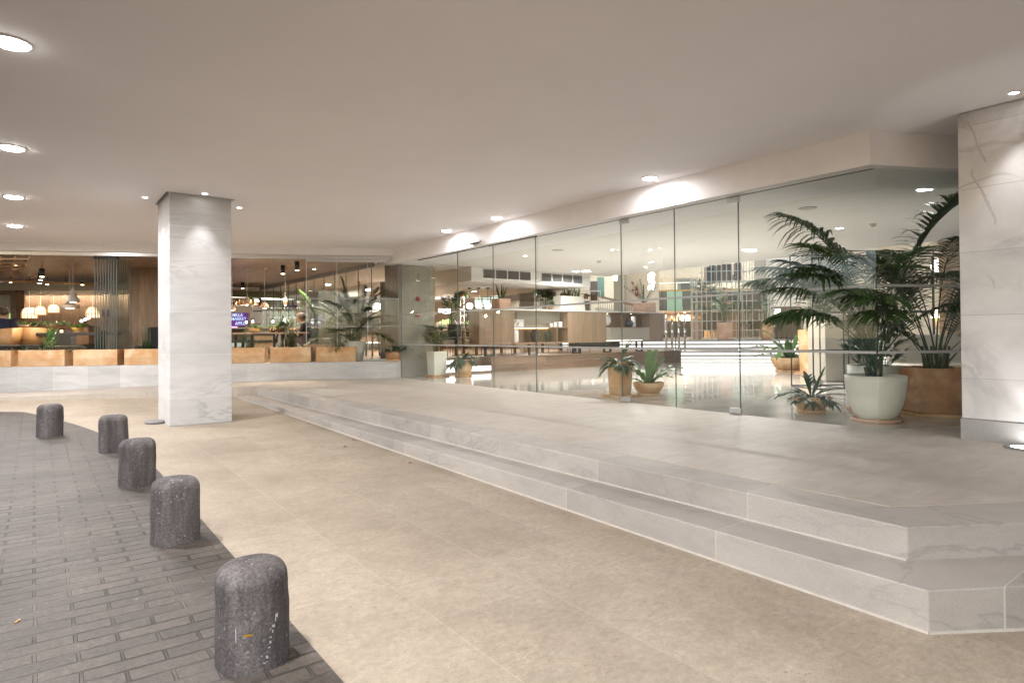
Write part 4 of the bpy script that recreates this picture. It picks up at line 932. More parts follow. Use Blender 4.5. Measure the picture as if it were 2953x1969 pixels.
vase('dark rounded jug in the low right timber box of the lattice', SQ(KE(905), GB + .25, KZ(968)), [(.07, 0), (.12, .08), (.11, .18), (.06, .24), (.06, .28), (.04, .28)], 'darkceramic', 'jug')
for k, x in enumerate((195, 245, 290)): vase(('short glass tumbler in the second-row timber box, left', 'short glass tumbler in the second-row timber box, middle', 'short glass tumbler in the second-row timber box, right')[k], SQ(KE(x), GB + .2, KZ(606)), [(.03, 0), (.035, .12), (.03, .12)], 'greenglass', 'tumbler', 'tumblers on the lattice')
t = thing('chequer_screen', 'hanging screen of small white and brown chequered tiles', 'screen', SQ(KE(985, 4), 4, 3)); A, B = KE(905, 4), KE(1068, 4); ZA, ZB = Ge(2190, 740 + 320 / 4.612, 4)[1], 4.6
q1 = MB(); q2 = MB(); n_ = 9; w_ = (B - A) / n_; rows = int((ZB - ZA) / w_)
for i in range(n_):
    for j in range(rows): qbox(q1 if (i + j) % 2 else q2, A + i * w_ + .004, A + (i + 1) * w_ - .004, 4, 4.02, ZA + j * w_ + .004, ZA + (j + 1) * w_ - .004)
q1.build('white_tiles', MA['ceramic'], t); q2.build('brown_tiles', MA['midwood'], t)
tag(qbox(MB(), Ge(2212, 800, 5)[0], Ge(2232, 800, 5)[0], 5, 5.2, ZU, 6).build('hall_column', MA['ceramic']), 'slim white column right of the chequered screen', 'column')
wall('hall_wall', 'pale grey-white wall right of the slim white column', Ge(2233, 800, 12)[0], Ge(2340, 800, 12)[0], 12, 12.2, ZU, 6.5, MA['white'])
# reception desk behind the stair head, right
rd_ = thing('reception_desk', 'long brown slatted desk on the upper floor, right of the lattice', 'desk', SQ(Ge(2260, 950, 4.5)[0], 4.5, ZU)); a, b = Ge(2232, 950, 4.5)[0], Ge(2306, 950, 4.5)[0]
sl = MB(); qbox(sl, a, b, 4.5, 5.1, ZU + .25, Ge(2260, 946, 4.5)[1]); sl.build('front', MA['midwood'], rd_)
sl = MB()
for k in range(22): e_ = a + (b - a) * k / 22; qbox(sl, e_, e_ + .06, 4.47, 4.499, ZU + .25, Ge(2260, 946, 4.5)[1])
sl.build('slat', MA['darkwood'], rd_); qbox(MB(), a - .05, b + .05, 4.42, 5.15, Ge(2260, 946, 4.5)[1], Ge(2260, 946, 4.5)[1] + .04).build('top', MA['darkwood'], rd_)
lg = MB()
for k in range(5): e_ = a + .1 + (b - a - .2) * k / 4; qbox(lg, e_, e_ + .05, 4.6, 4.65, ZU, ZU + .25)
lg.build('leg', MA['black'], rd_)
t = thing('display_cabinet', 'tall dark timber cabinet with a bright panel behind the slatted desk', 'cabinet', SQ(Ge(2270, 930, 8)[0], 8, ZU)); a, b = Ge(2228, 900, 8)[0], Ge(2312, 900, 8)[0]
qbox(MB(), a, b, 8, 8.5, ZU, Ge(2260, 884, 8)[1]).build('carcass', MA['darkwood'], t); a2, b2 = Ge(2231, 900, 8)[0], Ge(2250, 900, 8)[0]; qbox(MB(), a2, b2, 7.96, 7.999, Ge(2260, 921, 8)[1], Ge(2260, 890, 8)[1]).build('bright_panel', MA['daypanel'], t)
brk = MB(); [qbox(brk, Ge(2296, 900, 8)[0], b - .05, 7.95, 7.999, z, z + .05) for z in (ZU + .9, ZU + 1.05, ZU + 1.2, ZU + 1.35, ZU + 1.5, ZU + 1.65)]; brk.build('shelf', MA['lightwood'], t)

# ---- console unit on the platform
KY = 12.76; KD = .46; ZB = 1.066; ZT = 1.915; ZS = 1.478; con = thing('console_unit', 'long oak console on black legs dividing the lobby from the dining platform', 'console', (12, KY + .2, PZ))
X0, X1, X2, X3, X4, X5 = 8.79, 9.90, 11.78, 13.31, 15.25, 15.92
MB().box((X0, KY - .02, ZT), (X5, KY + KD, ZT + .028)).build('top', MA['ceramic'], con)
MB().box((X0, KY, ZB - .035), (X5, KY + KD, ZB)).build('bottom', MA['oak'], con)
for a, b in ((X0, X1), (X2, X3), (X4, X5)): MB().box((a, KY, ZB + .001), (b, KY + KD, ZT - .001)).build('door', MA['oak'], con, bevel=.003)
for a, b, low in ((X1, X2, 'oak'), (X3, X4, 'greige')):
    up_m = 'greige' if low == 'oak' else 'oak'
    MB().box((a, KY + .33, ZS + .001), (b, KY + .345, ZT - .001)).build('back_panel', MA[up_m], con); MB().box((a, KY + (.40 if low == 'oak' else .012), ZB + .001), (b, KY + (.415 if low == 'oak' else .03), ZS - .022)).build('back_panel', MA[low], con)
    MB().box((a, KY + .004, ZS - .02), (b, KY + KD - .01, ZS)).build('shelf', MA['oak'], con)
    MB().box((a + .001, KY + .005, ZT - .03), (b - .001, KY + KD, ZT - .0015)).build('header', MA['oak'], con)
MB().box((11.38, KY + .01, ZB + .001), (11.40, KY + KD, ZS - .021)).build('divider', MA['oak'], con)
MB().box((X1 + .02, KY + .36, ZS - .034), (11.37, KY + .39, ZS - .022)).build('led_strip', MA['ledwarm'], con)
for x in (11.45, 13.55, 14.6):
    MB().lathe([(.02, 0), (.018, -.006), (.001, -.007)], (x, KY + .18, (ZS - .02) if x < 12 else (ZT - .031)), 12).build('puck_light', MA['lampwarm'], con)
    l = bpy.data.lights.new('lamp', 'SPOT'); l.energy = 4; l.color = (1, .75, .48); l.spot_size = 1.7; l.spot_blend = .8; l.shadow_soft_size = .02; o = bpy.data.objects.new('lamp', l); COL.objects.link(o); o.parent = con; o.location = Vector((x, KY + .18, (ZS - .035) if x < 12 else (ZT - .045))) - con.location
MB().box((13.32, KY - .004, ZB + .001), (14.9, KY + .01, ZB + .016)).build('led_strip', MA['led'], con)
for x in (9.02, 10.45, 12.05, 13.30, 14.72):
    for dx in (0, .26):
        MB().box((x + dx, KY + .08, PZ + .012), (x + dx + .05, KY + .13, ZB - .036)).build('leg', MA['black'], con)
    MB().box((x, KY + .08, PZ + .0125), (x + .31, KY + .13, PZ + .04)).build('foot_rail', MA['black'], con)
MB().box((12.2, KY + .1, ZB - .19), (14.0, KY + .42, ZB - .037)).build('underbox', MA['black'], con)
vase('tall white ceramic canister at the left of the console niche', (10.02, KY + .17, ZB + .002), [(.10, 0), (.115, .02), (.115, .33), (.10, .355), (.098, .35)], 'ceramic', 'canister')
vase('dark brown glazed urn standing in the console niche', (10.72, KY + .17, ZB + .002), [(.07, 0), (.085, .03), (.115, .18), (.125, .25), (.09, .31), (.08, .33), (.095, .345), (.085, .345)], 'darkceramic')
vase('clear glass jar with a rim standing in the console niche', (11.2, KY + .17, ZB + .002), [(.08, 0), (.092, .01), (.092, .26), (.06, .3), (.07, .325), (.06, .325)], 'greenglass', 'jar')
art = thing('art_card', 'white card with a dark leaf print leaning on the console shelf', 'picture', (10.2, KY + .25, ZS)); MB().box((9.93, KY + .24, ZS), (10.40, KY + .25, ZS + .205)).build('card', MA['ceramic'], art)
lp = MB()
for k in range(15):
    b = Vector((rnd.uniform(9.97, 10.2), KY + .238, ZS + rnd.uniform(.02, .1))); a = rnd.uniform(.4, 1.2); d = Vector((cos(a), 0, sin(a))) * .1; n_ = Vector((-sin(a), 0, cos(a))) * .012
    lp.add([b, b + d * .5 + n_, b + d, b + d * .5 - n_], [(0, 1, 2, 3)])
lp.build('leaf_print', MA['greige'], art)
for k, (x, w, h, lab) in enumerate(((11.32, .09, .1, 'small white box on the console shelf, leftmost of three'), (11.47, .1, .13, 'small white box on the console shelf, middle of three'), (11.66, .13, .15, 'white jar-shaped box at the right end of the console shelf'))):
    tag(MB().rbox((x, KY + .2, ZS + .001), w, .08, h).build('small_box', MA['ceramic'], bevel=.008), lab, 'box', 'white boxes on the console')
ds = MB().lathe([(.05, -.02), (.16, -.025), (.17, 0), (.16, .025), (.05, .02)], (0, 0, 0), 28); ds.v = [Vector((13.5 + v.x, KY + .16 + v.z, ZS + .21 + v.y)) for v in ds.v]
t = thing('disc_sculpture', 'round white ring sculpture on a black stand in the console niche', 'sculpture', (13.5, KY + .16, ZS)); ds.build('ring', MA['ceramic'], t); MB().box((13.42, KY + .12, ZS + .001), (13.6, KY + .2, ZS + .03)).build('stand', MA['black'], t)
vase('slate blue rounded jug in the right niche of the console', (14.48, KY + .16, ZS + .001), [(.07, 0), (.13, .05), (.14, .12), (.1, .2), (.05, .24), (.06, .27), (.05, .27)], 'blueceramic', 'jug')
vase('white cylindrical vase beside the blue jug in the console', (14.72, KY + .2, ZS + .001), [(.07, 0), (.075, .02), (.075, .3), (.06, .32), (.085, .34), (.07, .34)], 'ceramic')
potted('planter_box', 'terracotta box with upright snake plant on top of the console, left end', 'potted plant', Vector((9.62, KY + .2, ZT + .029)), sqp(.36, .36, .27, 'terra_pink'), lambda mb, b: (sword(mb, b, 15, .52, .1, .05), MA['snake'])[1])
t = thing('planter_box', 'wide pale slatted planter with small snake plants on the console', 'potted plant', (12.0, KY + .2, ZT + .029)); o = MB(); o.add([(11.55, KY + .03, ZT + .03), (12.5, KY + .03, ZT + .03), (12.5, KY + .4, ZT + .03), (11.55, KY + .4, ZT + .03), (11.59, KY + .05, ZT + .43), (12.46, KY + .05, ZT + .43), (12.46, KY + .38, ZT + .43), (11.59, KY + .38, ZT + .43)], [(3, 2, 1, 0), (4, 5, 6, 7), (0, 1, 5, 4), (1, 2, 6, 5), (2, 3, 7, 6), (3, 0, 4, 7)]); o.build('trough', MA['potgrey'], t, bevel=.004)
mb = MB(); [sword(mb, (11.9 + .12 * k, KY + .2, ZT + .42), 6, .32, .06, .035) for k in range(5)]; mb.build('foliage', MA['snake'], t)
potted('planter_box', 'pink terracotta cube with a glossy dark green plant on the console, right end', 'potted plant', Vector((15.25, KY + .2, ZT + .029)), sqp(.5, .5, .29, 'terra_pink'), lambda mb, b: (zz(mb, b, 11, .85), MA['stag'])[1])
# ---- lobby ceiling fittings
LP = 30
for (x, y), r, lab, p in (((1661, 782), .1, 'round lobby downlight nearest the air grilles', 22), ((2156, 720), .12, 'largest round lobby downlight, above the lattice', 60), ((1766, 719), .045, 'small lobby ceiling light left of the glass door joint', 20), ((1875.6, 720), .045, 'small lobby ceiling light just left of the right hinged door', 20), ((1878, 755), .06, 'small lobby ceiling light above the chandelier', 20),
                       ((1862, 769), .045, 'small lobby ceiling light nearest the hall edge, above the chandelier', 20), ((1515, 737), .045, 'small lobby ceiling light behind the sliding doors', 20), ((2670, 544), .1, 'round lobby downlight behind the tall palm tips', 0), ((2420, 657), .06, 'small lobby ceiling light behind the palm crown', 20), ((1461, 711), .04, 'tiny lobby ceiling light near the air grilles, left', 0)):
    P = onz(x, y, ZL); downlight('lobby_downlight', lab, 'ceiling light', P, r, 'downlights in the lobby ceiling', power=p * 1.3, drop=.012, spread=2.9, colr=(1, .97, .93))
for (x, y), lab in (((1728, 753), 'white smoke detector on the lobby ceiling, left of the door handles'), ((2516, 646), 'white smoke detector on the lobby ceiling, above the palm')):
    P = onz(x, y, ZL); t = thing('smoke_detector', lab, 'detector', P, 'smoke detectors of the lobby'); MB().lathe([(.06, 0), (.06, -.02), (.001, -.021)], P, 20).build('base', MA['ceramic'], t); MB().lathe([(.04, -.021), (.036, -.05), (.001, -.052)], P, 20).build('sensor_head', MA['ceramic'], t)
for (x, y), lab in (((2329, 600), 'round ceiling speaker left of the palm'), ((1608, 721), 'round ceiling speaker behind the sliding doors')):
    P = onz(x, y, ZL); t = thing('ceiling_speaker', lab, 'speaker', P, 'ceiling speakers of the lobby'); MB().lathe([(.115, 0), (.112, -.008), (.1, -.009), (.001, -.006)], P, 28).build('grille', plain('speaker_mesh', (.55, .54, .52), .7, bump=.3, scale=200), t)

# ---- potted plants just inside the glass
def plant_thing(name, lab, c, group=None): return thing(name, lab, 'potted plant', c, group)
# big palm in an oval pale pot
c = Vector((7.03, 2.86, Zp + .002)); t = plant_thing('potted_palm', 'large kentia palm in a rounded pale glazed pot behind the corner glass', c)
b = round_pot(t, c, [(.15, 0), (.17, .012), (.213, .07), (.252, .17), (.277, .29), (.289, .40), (.290, .462)], 'potwhite', saucer=.235, n=48, smat='terra_pink')
def fr(b, az, el, L, dr, nl=30, ll=.37, lw=.038, bare=.42, **k):
    mb = MB(); frond(mb, Vector(b) + Vector((rnd.uniform(-.05, .05), rnd.uniform(-.05, .05), 0)), az, el, L, dr, nl, ll, lw, bare, **k); mb.build('frond', MA['palm'], t)
right = math.atan2(RT.y, RT.x); away = math.atan2(FW.y, FW.x)
for az, el, L, dr, bare in ((right - .1, 1.44, 2.6, .98, .5), (right + pi - .1, 1.45, 2.15, 1.15, .5), (right + pi + .15, 1.36, 1.65, 1.4, .5), (right + pi - .2, 1.3, 1.6, 1.35, .48), (right + pi + .4, 1.35, 1.9, 1.1, .5), (right + pi - .5, 1.3, 1.85, 1.2, .5), (right + .3, 1.3, 1.8, 1.15, .5), (right - .4, 1.2, 1.6, 1.3, .48), (away, 1.35, 2.0, .95, .5), (away + .9, 1.3, 1.9, 1.05, .5), (away + pi, 1.38, 1.7, 1.3, .5), (away + pi - .5, 1.28, 1.5, 1.5, .48),
                            (right + pi + .05, 1.2, 1.4, 1.5, .45), (right + pi + .25, 1.4, 1.6, 1.5, .48), (right + pi - .6, 1.38, 1.65, 1.4, .48), (away - .6, 1.35, 1.9, 1.0, .5), (right + .7, 1.38, 1.65, 1.3, .48), (right + pi + .8, 1.28, 1.55, 1.4, .48), (right + pi, 1.45, 1.5, 1.7, .46), (right + pi - .15, 1.25, 1.45, 1.6, .45), (away + 1.3, 1.4, 1.65, 1.35, .46), (right + pi + 1.1, 1.2, 1.4, 1.5, .46)):
    fr(b, az, el, L, dr, bare=bare, **({'ll': .5, 'vee': .55, 'ldroop': 1.6, 'lw': .055} if L == 2.6 and az < right else {'ll': .44, 'ldroop': 3.6} if L == 2.15 else {}))
mb = MB()
for k in range(7): a = rnd.uniform(0, 6.3); mb.tube([b + Vector((cos(a), sin(a), 0)) * .06, b + Vector((cos(a) * .1, sin(a) * .1, .12))], [.028, .02], 7)
mb.build('stem_base', MA['stem'], t)
# hexagonal terracotta pot with the tallest palm
hc = Vector((8.12, 2.66, Zp + .002)); t = plant_thing('potted_palm', 'tallest kentia palm in a wide hexagonal terracotta pot, half behind the marble pillar', hc)
hx = lambda r: [(hc.x + r * cos(radians(52 + 60 * k)), hc.y + r * sin(radians(52 + 60 * k))) for k in range(6)]
MB().prism(hx(.42), hc.z, hc.z + .035).build('saucer', MA['terra'], t, bevel=.004)
h0, h1, h2 = hx(.37), hx(.385), hx(.345); mb = MB(); z0, z1 = hc.z + .036, hc.z + .53
mb.add([(x, y, z0) for x, y in h0] + [(x, y, z1) for x, y in h1] + [(x, y, z1) for x, y in h2] + [(x, y, z1 - .08) for x, y in h2], [list(range(6))[::-1]] + [(6 * i + k, 6 * i + (k + 1) % 6, 6 * i + 6 + (k + 1) % 6, 6 * i + 6 + k) for i in range(3) for k in range(6)])
mb.build('pot', MA['terra_dark'], t, bevel=.006); MB().prism(hx(.34), z1 - .075, z1 - .06).build('soil', MA['soil'], t); b = Vector((hc.x, hc.y, z1 - .06))
for az, el, L, dr, bare in ((right + .1, 1.44, 2.2, 1.05, .55), (right + pi - .35, 1.4, 1.7, 1.25, .5), (right + .35, 1.12, 1.7, .9, .45), (right - .25, 1.0, 1.5, 1.0, .42), (right + pi + .2, 1.2, 1.25, 1.2, .42), (away, 1.3, 1.7, .8, .45), (away + .9, 1.15, 1.5, .9, .42), (away + pi, 1.2, 1.25, 1.25, .4), (away + pi + .5, 1.05, 1.2, 1.2, .4), (right + pi - .1, 1.1, 1.1, 1.5, .38), (right + .1, 1.35, 1.5, 1.0, .4), (right + pi, 1.35, 1.55, 1.0, .45), (right + pi + .1, 1.4, 1.6, 1.5, .46), (away + pi + .2, 1.42, 1.6, 1.5, .45), (right + pi + .45, 1.42, 1.75, 1.4, .48), (away + pi - .4, 1.4, 1.9, 1.25, .5), (right - .1, 1.4, 1.5, 1.5, .45)):
    fr(b, az, el, L, dr, bare=bare, ll=.42 if L > 2 else .34, nl=24, vee=.3)
mb = MB()
for k in range(6): a = k * 1.05; mb.tube([b + Vector((cos(a), sin(a), 0)) * .1, b + Vector((cos(a) * .13, sin(a) * .13, .3))], [.022, .014], 6)
mb.build('stem_base', MA['stem'], t)
# pale pot behind with a bush
c = Vector((7.95, 3.25, Zp + .002)); t = plant_thing('potted_plant', 'pale straight pot with a leafy dark bush, behind the rounded palm pot', c)
b = round_pot(t, c, [(.25, 0), (.27, .03), (.285, .52)], 'potgrey', saucer=.3, n=40); mb = MB(); fan_bush(mb, b, 26, .6, .14, .24, .03); bushy(mb, b, 60, .35, .7, .14, .045); mb.build('foliage', MA['palm'], t)
# tall terracotta hexagon further in, and bowl ferns
c = Vector((13.9, 6.85, Zp + .002)); t = plant_thing('potted_plant', 'tall faceted terracotta pot with a leafy dark plant beside the black wire shelving', c)
MB().lathe([(.50, 0), (.5, .03), (.001, .031)], c, 8).build('saucer', MA['terra'], t); MB().lathe([(.38, .031), (.42, .99), (.38, .99), (.37, .93), (.001, .93)], c, 8).build('pot', MA['terra'], t)
for k_ in t.children: 
    for p_ in k_.data.polygons: p_.use_smooth = False
b = c + Vector((0, 0, .93)); mb = MB(); fan_bush(mb, b, 34, 1.1, .2, .32, .05); mb.build('foliage', MA['palm'], t)
def bowl(lab, c, r, h, kind, smat='terra'):
    c = Vector(c); t = plant_thing('bowl_planter', lab, c, 'terracotta bowls in the lobby')
    b = round_pot(t, c, [(r * .56, 0), (r * .62, .015), (r * .82, h * .35), (r * .95, h * .7), (r, h * .96), (r, h)], 'terra', 'bowl', saucer=r * .74, smat=smat, sz=None); return t, b
t, b = bowl('terracotta bowl with a bird\'s nest fern, beside the tall square terracotta pot', (7.42, 6.24, Zp + .002), .235, .175, 'nest'); mb = MB()
nest(mb, b, 9, .62, .115, (.55, 1.2), .018); blade(mb, b, dirv(away + pi, 1.42), .6, .12, .2, 14, .35, lambda u: (.35 + .65 * min(1, u * 2.2)) * (1 - u ** 6), .006); blade(mb, b, dirv(right, .75), .6, .13, 1.3, 14, .2, lambda u: (.3 + .7 * min(1, u * 2)) * (1 - u ** 5), .014); mb.build('foliage', MA['fern'], t)
t, b = bowl('terracotta bowl with a bright fern, standing far back before the lit stair', (14.35, 7.75, Zp + .002), .42, .31, 'nest'); mb = MB(); nest(mb, b, 15, .95, .17, (.45, 1.25), .022); mb.build('foliage', MA['fern'], t)
t, b = bowl('terracotta bowl with sprawling staghorn leaves, left of the rounded palm pot', (7.26, 3.66, Zp + .002), .215, .165, 'stag'); mb = MB()
for k in range(22): a = k * 2.4; lobed(mb, b, dirv(a, rnd.uniform(.15, 1.0)), rnd.uniform(.28, .5), .075, rnd.uniform(1.6, 4.0), 3)
lobed(mb, b, dirv(right + pi, .45), .55, .07, 1.9, 3); lobed(mb, b, dirv(right, .35), .5, .07, 1.3, 3); lobed(mb, b, dirv(right + .5, 1.0), .46, .045, .4, 2); mb.build('foliage', MA['stag'], t)
# tall square terracotta with staghorn
c = Vector((6.93, 6.37, Zp + .002)); t = plant_thing('potted_plant', 'tall square terracotta pot with hanging staghorn leaves near the hinged doors', c)
b = square_pot(t, c, .235, .27, .48, 'terra', 0, .38); mb = MB()
for k in range(24): a = k * 2.4; lobed(mb, b, dirv(a, rnd.uniform(.1, .9)), rnd.uniform(.26, .46), .075, rnd.uniform(2.5, 6.0), 3)
lobed(mb, b, dirv(right + pi, .5), .42, .05, 1.5, 3); lobed(mb, b, dirv(right + .2, 1.2), .44, .06, .8, 3); mb.build('foliage', MA['stag'], t)
# white tall square pot with lady palm
c = Vector((7.17, 12.1, Zp + .002)); t = plant_thing('potted_plant', 'tall square white pot with a lady palm in front of the linen pillar', c)
b = square_pot(t, c, .30, .335, .53, 'potwhite', 0, .42); mb = MB(); fan_bush(mb, b, 30, .58, .1, .26, .026); mb.build('foliage', MA['palm'], t)
c = Vector((7.63, 11.72, Zp + .002)); t = plant_thing('potted_plant', 'rounded tapering terracotta pot with drooping lobed leaves beside the white square pot', c)
b = round_pot(t, c, [(.15, 0), (.16, .01), (.215, .2), (.222, .3), (.2, .36)], 'terra', saucer=.2); mb = MB()
for k in range(34): a = k * 2.4; lobed(mb, b, dirv(a, rnd.uniform(.2, 1.1)), rnd.uniform(.3, .5), .08, rnd.uniform(2.0, 5.5), 3)
mb.build('foliage', MA['stag'], t)

# ---- black wire shelving and lounge behind the palms
t = thing('wire_shelving', 'black wire box shelving standing on the lobby floor behind the palms', 'shelving', (10.2, 4.6, Zp)); fr_ = MB(); A = Vector((10.1, 5.05, 0)); e_ = Vector((.83, -.56, 0)); g_ = Vector((.56, .83, 0)); zs = (Zp + .01, .97, 1.62, 2.25, 2.62)
for i in range(7):
    for gg in (0, .7):
        P = A + e_ * (i * .52) + g_ * gg; fr_.bar(P + Vector((0, 0, zs[0])), P + Vector((0, 0, zs[-1])), .016)
    for z in zs: fr_.bar(A + e_ * i * .52 + Vector((0, 0, z)), A + e_ * i * .52 + g_ * .7 + Vector((0, 0, z)), .014)
for gg in (0, .7):
    for z in zs: fr_.bar(A + g_ * gg + Vector((0, 0, z)), A + g_ * gg + e_ * 3.12 + Vector((0, 0, z)), .016)
fr_.build('wire_frame', MA['black'], t)
tag(MB().obox(Vector((12.3, 5.6, Zp + .63)), e_ * .5, g_ * .3, (0, 0, .62)).build('low_cabinet', MA['greige'], bevel=.01), 'greige cabinet behind the black wire shelving', 'cabinet')
t = thing('lounge_sofa', 'long grey sofa low behind the hexagonal palm pot', 'sofa', (12.0, 3.2, Zp)); S_ = Vector((12.1, 3.3, Zp)); MB().obox(S_ + Vector((0, 0, .3)), e_ * 1.3, g_ * .42, (0, 0, .13)).build('seat', MA['greige'], t, bevel=.04); MB().obox(S_ + g_ * .38 + Vector((0, 0, .58)), e_ * 1.3, g_ * .1, (0, 0, .3)).build('backrest', MA['greige'], t, bevel=.04)
lg = MB(); [lg.obox(S_ + e_ * a + g_ * b2 + Vector((0, 0, .085)), (.025, 0, 0), (0, .025, 0), (0, 0, .085)) for a in (-1.2, 1.2) for b2 in (-.36, .36)]; lg.build('leg', MA['alu'], t)
tag(MB().obox(Vector((15.2, 7.2, 1.7)), e_ * .55, g_ * .25, (0, 0, 1.4)).build('cream_pillar', MA['cream'], bevel=.005), 'cream pillar behind the tall faceted terracotta pot', 'pillar')
tag(MB().obox(Vector((16.5, 3.6, 1.9)), e_ * 2.0, g_ * .1, (0, 0, 1.6)).build('lit_wall', MA['lightwood']), 'warm timber wall panel seen through the palm fronds', 'wall panel')
tag(MB().obox(Vector((16.1, 3.5, 1.2)), e_ * .8, g_ * .25, (0, 0, .4)).build('sideboard', MA['midwood'], bevel=.01), 'brown sideboard against the warm timber panel behind the palms', 'sideboard')
P = at(2710, 768, 13.5); t = thing('globe_pendant', 'single glowing globe lamp seen between the palm fronds', 'pendant lamp', P); MB().sphere(P, .17, 18).build('globe', MA['globe'], t); MB().bar(P + Vector((0, 0, .17)), P + Vector((0, 0, 4.2)), .012).build('cord', MA['black'], t)
P = at(2700, 905, 16.0); t = thing('table_lamp', 'small warm table lamp glowing behind the palm stems', 'lamp', P); MB().lathe([(.12, -.1), (.09, .1), (.001, .1)], P, 16).build('lamp_shade', MA['lampwarm'], t); MB().lathe([(.06, -.4), (.02, -.38), (.02, -.1)], P, 10).build('stand', MA['gold'], t)

# ---- dining furniture
def chair_proto():
    t = thing('dining_chair', 'x', 'chair', (0, 0, 0), 'dining chairs on the oak platform')
    MB().rbox((0, 0, .43), .46, .46, .04).build('seat', MA['blackfab'], t, bevel=.012)
    MB().obox((0, .22, .66), (.2, 0, 0), (0, .012, 0), (0, .03, .17)).build('backrest', MA['blackfab'], t, bevel=.01)
    for sx in (-1, 1):
        MB().tube([(sx * .23, -.22, 0), (sx * .22, -.2, .43), (sx * .22, -.19, .66)], [.011, .014, .012], 6).build('leg', MA['lightwood'], t)
        MB().tube([(sx * .24, .27, 0), (sx * .22, .22, .43), (sx * .22, .27, .86)], [.011, .014, .012], 6).build('leg', MA['lightwood'], t)
        MB().bar((sx * .22, -.2, .655), (sx * .22, .25, .665), .025, .02).build('armrest', MA['lightwood'], t)
    return t
proto = chair_proto(); first = [True]
def chair(x, y, rz, lab, z=PZ + .013):
    t = proto if first[0] else copy_tree(proto); first[0] = False
    t.location = (x, y, z); t.rotation_euler = (0, 0, rz); t['label'] = lab; return t
def table(name, lab, c, sx, sy, h, mat, rz=0, legs='black', group=None, th=.035):
    t = thing(name, lab, 'table', c, group); c = Vector(c); MB().rbox(c + Vector((0, 0, h - th)), sx, sy, th, rz).build('tabletop', MA[mat], t, bevel=.004); ca, sa = cos(rz), sin(rz)
    for x, y in ((-1, -1), (1, -1), (1, 1), (-1, 1)):
        u, v = x * (sx / 2 - .07), y * (sy / 2 - .07); p = c + Vector((u * ca - v * sa, u * sa + v * ca, 0)); MB().bar(p, p + Vector((0, 0, h - th - .0005)), .06).build('leg', MA[legs], t)
    return t
TZ = PZ + .012
table('dining_table', 'long black dining table on the oak platform below the globe lamps', (8.15, 14.6, TZ), 1.9, .9, .75, 'black')
table('dining_table', 'black dining table behind the left console door', (10.4, 14.6, TZ), 1.5, .8, .75, 'black')
table('dining_table', 'black dining table behind the right console door', (12.9, 14.7, TZ), 1.5, .8, .75, 'black')
for x, y, rz, lab in ((8.62, 13.88, pi, 'light framed chair with black weave nearest the left end of the console'), (7.55, 13.9, pi, 'light framed black chair behind the lady palm'), (7.7, 15.3, 0, 'light framed black chair on the far side of the long black table, left'), (8.6, 15.3, 0, 'light framed black chair on the far side of the long black table, right'),
                      (10.05, 13.95, pi, 'light framed black chair whose legs show under the console, left of the urn'), (10.75, 13.95, pi, 'light framed black chair whose legs show under the console, below the urn'), (10.4, 15.3, 0, 'light framed black chair beyond the table behind the console niche'), (12.5, 13.95, pi, 'light framed black chair behind the right console door, left one'), (13.3, 13.95, pi, 'light framed black chair behind the right console door, right one'), (9.15, 14.6, -pi / 2, 'light framed black chair at the end of the long black table')):
    chair(x, y, rz, lab)
for k, (px_, dd) in enumerate(((1354.3, 0), (1380.7, 0), (1407, 0))):
    P = at(px_, 882, 17.3); lab = ('glowing white globe pendant, left of three over the dining table', 'glowing white globe pendant, middle of three over the dining table', 'glowing white globe pendant, right of three, partly behind the terracotta box')[k]
    t = thing('globe_pendant', lab, 'pendant lamp', P, 'globe pendants over the dining table'); MB().sphere(P, .093, 20).build('globe', MA['globe'], t)
    MB().bar(P + Vector((0, 0, .09)), P + Vector((0, 0, 2.588 - P.z)), .008).build('cord', MA['black'], t); MB().lathe([(.055, 0), (.055, -.03), (.001, -.031)], (P.x, P.y, 2.589), 16).build('canopy', MA['black'], t)
# beyond the dining area: pillar, bar wall with bottles, bright window grid
a = at(1498, 900, 20); b2 = at(1540, 900, 20)
tag(MB().obox((a + b2) / 2 * 1.0 + Vector((0, 0, .25)), RT * (b2 - a).length / 2, FW * .2, (0, 0, 1.55)).build('dining_pillar', MA['linen']), 'beige woven pillar rising behind the console beside the snake plant box', 'pillar')
tag(MB().obox(at(1474.5, 868, 21), RT * .285, FW * .03, (0, 0, .4)).build('wall_mirror', MA['greige']), 'pale framed mirror panel between the snake plant box and the beige pillar', 'mirror')
bs = thing('bar_shelf', 'bar wall with rows of bottles under the globe lamps', 'bar shelving', at(1375, 960, 24))
bk_ = MB().obox(at(1365, 925, 24.3), RT * .72, FW * .05, (0, 0, .55)); bk_.build('back_wall', MA['lightwood'], bs); sh_ = MB()
for y_ in (902, 915, 928, 941): sh_.obox(at(1365, y_, 24.1), RT * .72, FW * .12, (0, 0, .012))
sh_.build('shelf', MA['black'], bs); cn = MB().obox(at(1365, 962, 23.6), RT * .8, FW * .25, (0, 0, .22)); cn.build('counter', MA['lightwood'], bs)
for k in range(44):
    P = at(1344 + (k % 11) * 5.1 + rnd.uniform(-1, 1), (901, 914, 927, 940)[k // 11], 24.05); m_ = ('bottle', 'ceramic', 'darkceramic', 'greenglass')[rnd.randrange(4)]
    o = MB().lathe([(.035, 0), (.035, .09), (.012, .12), (.012, .15)], P + Vector((0, 0, .01)), 8).build('bottle', MA[m_]); tag(o, ('small bottle on the top shelf of the bar below the globes', 'small bottle on the second shelf of the bar below the globes', 'small bottle on the third shelf of the bar below the globes', 'small bottle on the lowest shelf of the bar below the globes')[k // 11], 'bottle', ('bottles on the top bar shelf', 'bottles on the second bar shelf', 'bottles on the third bar shelf', 'bottles on the lowest bar shelf')[k // 11])
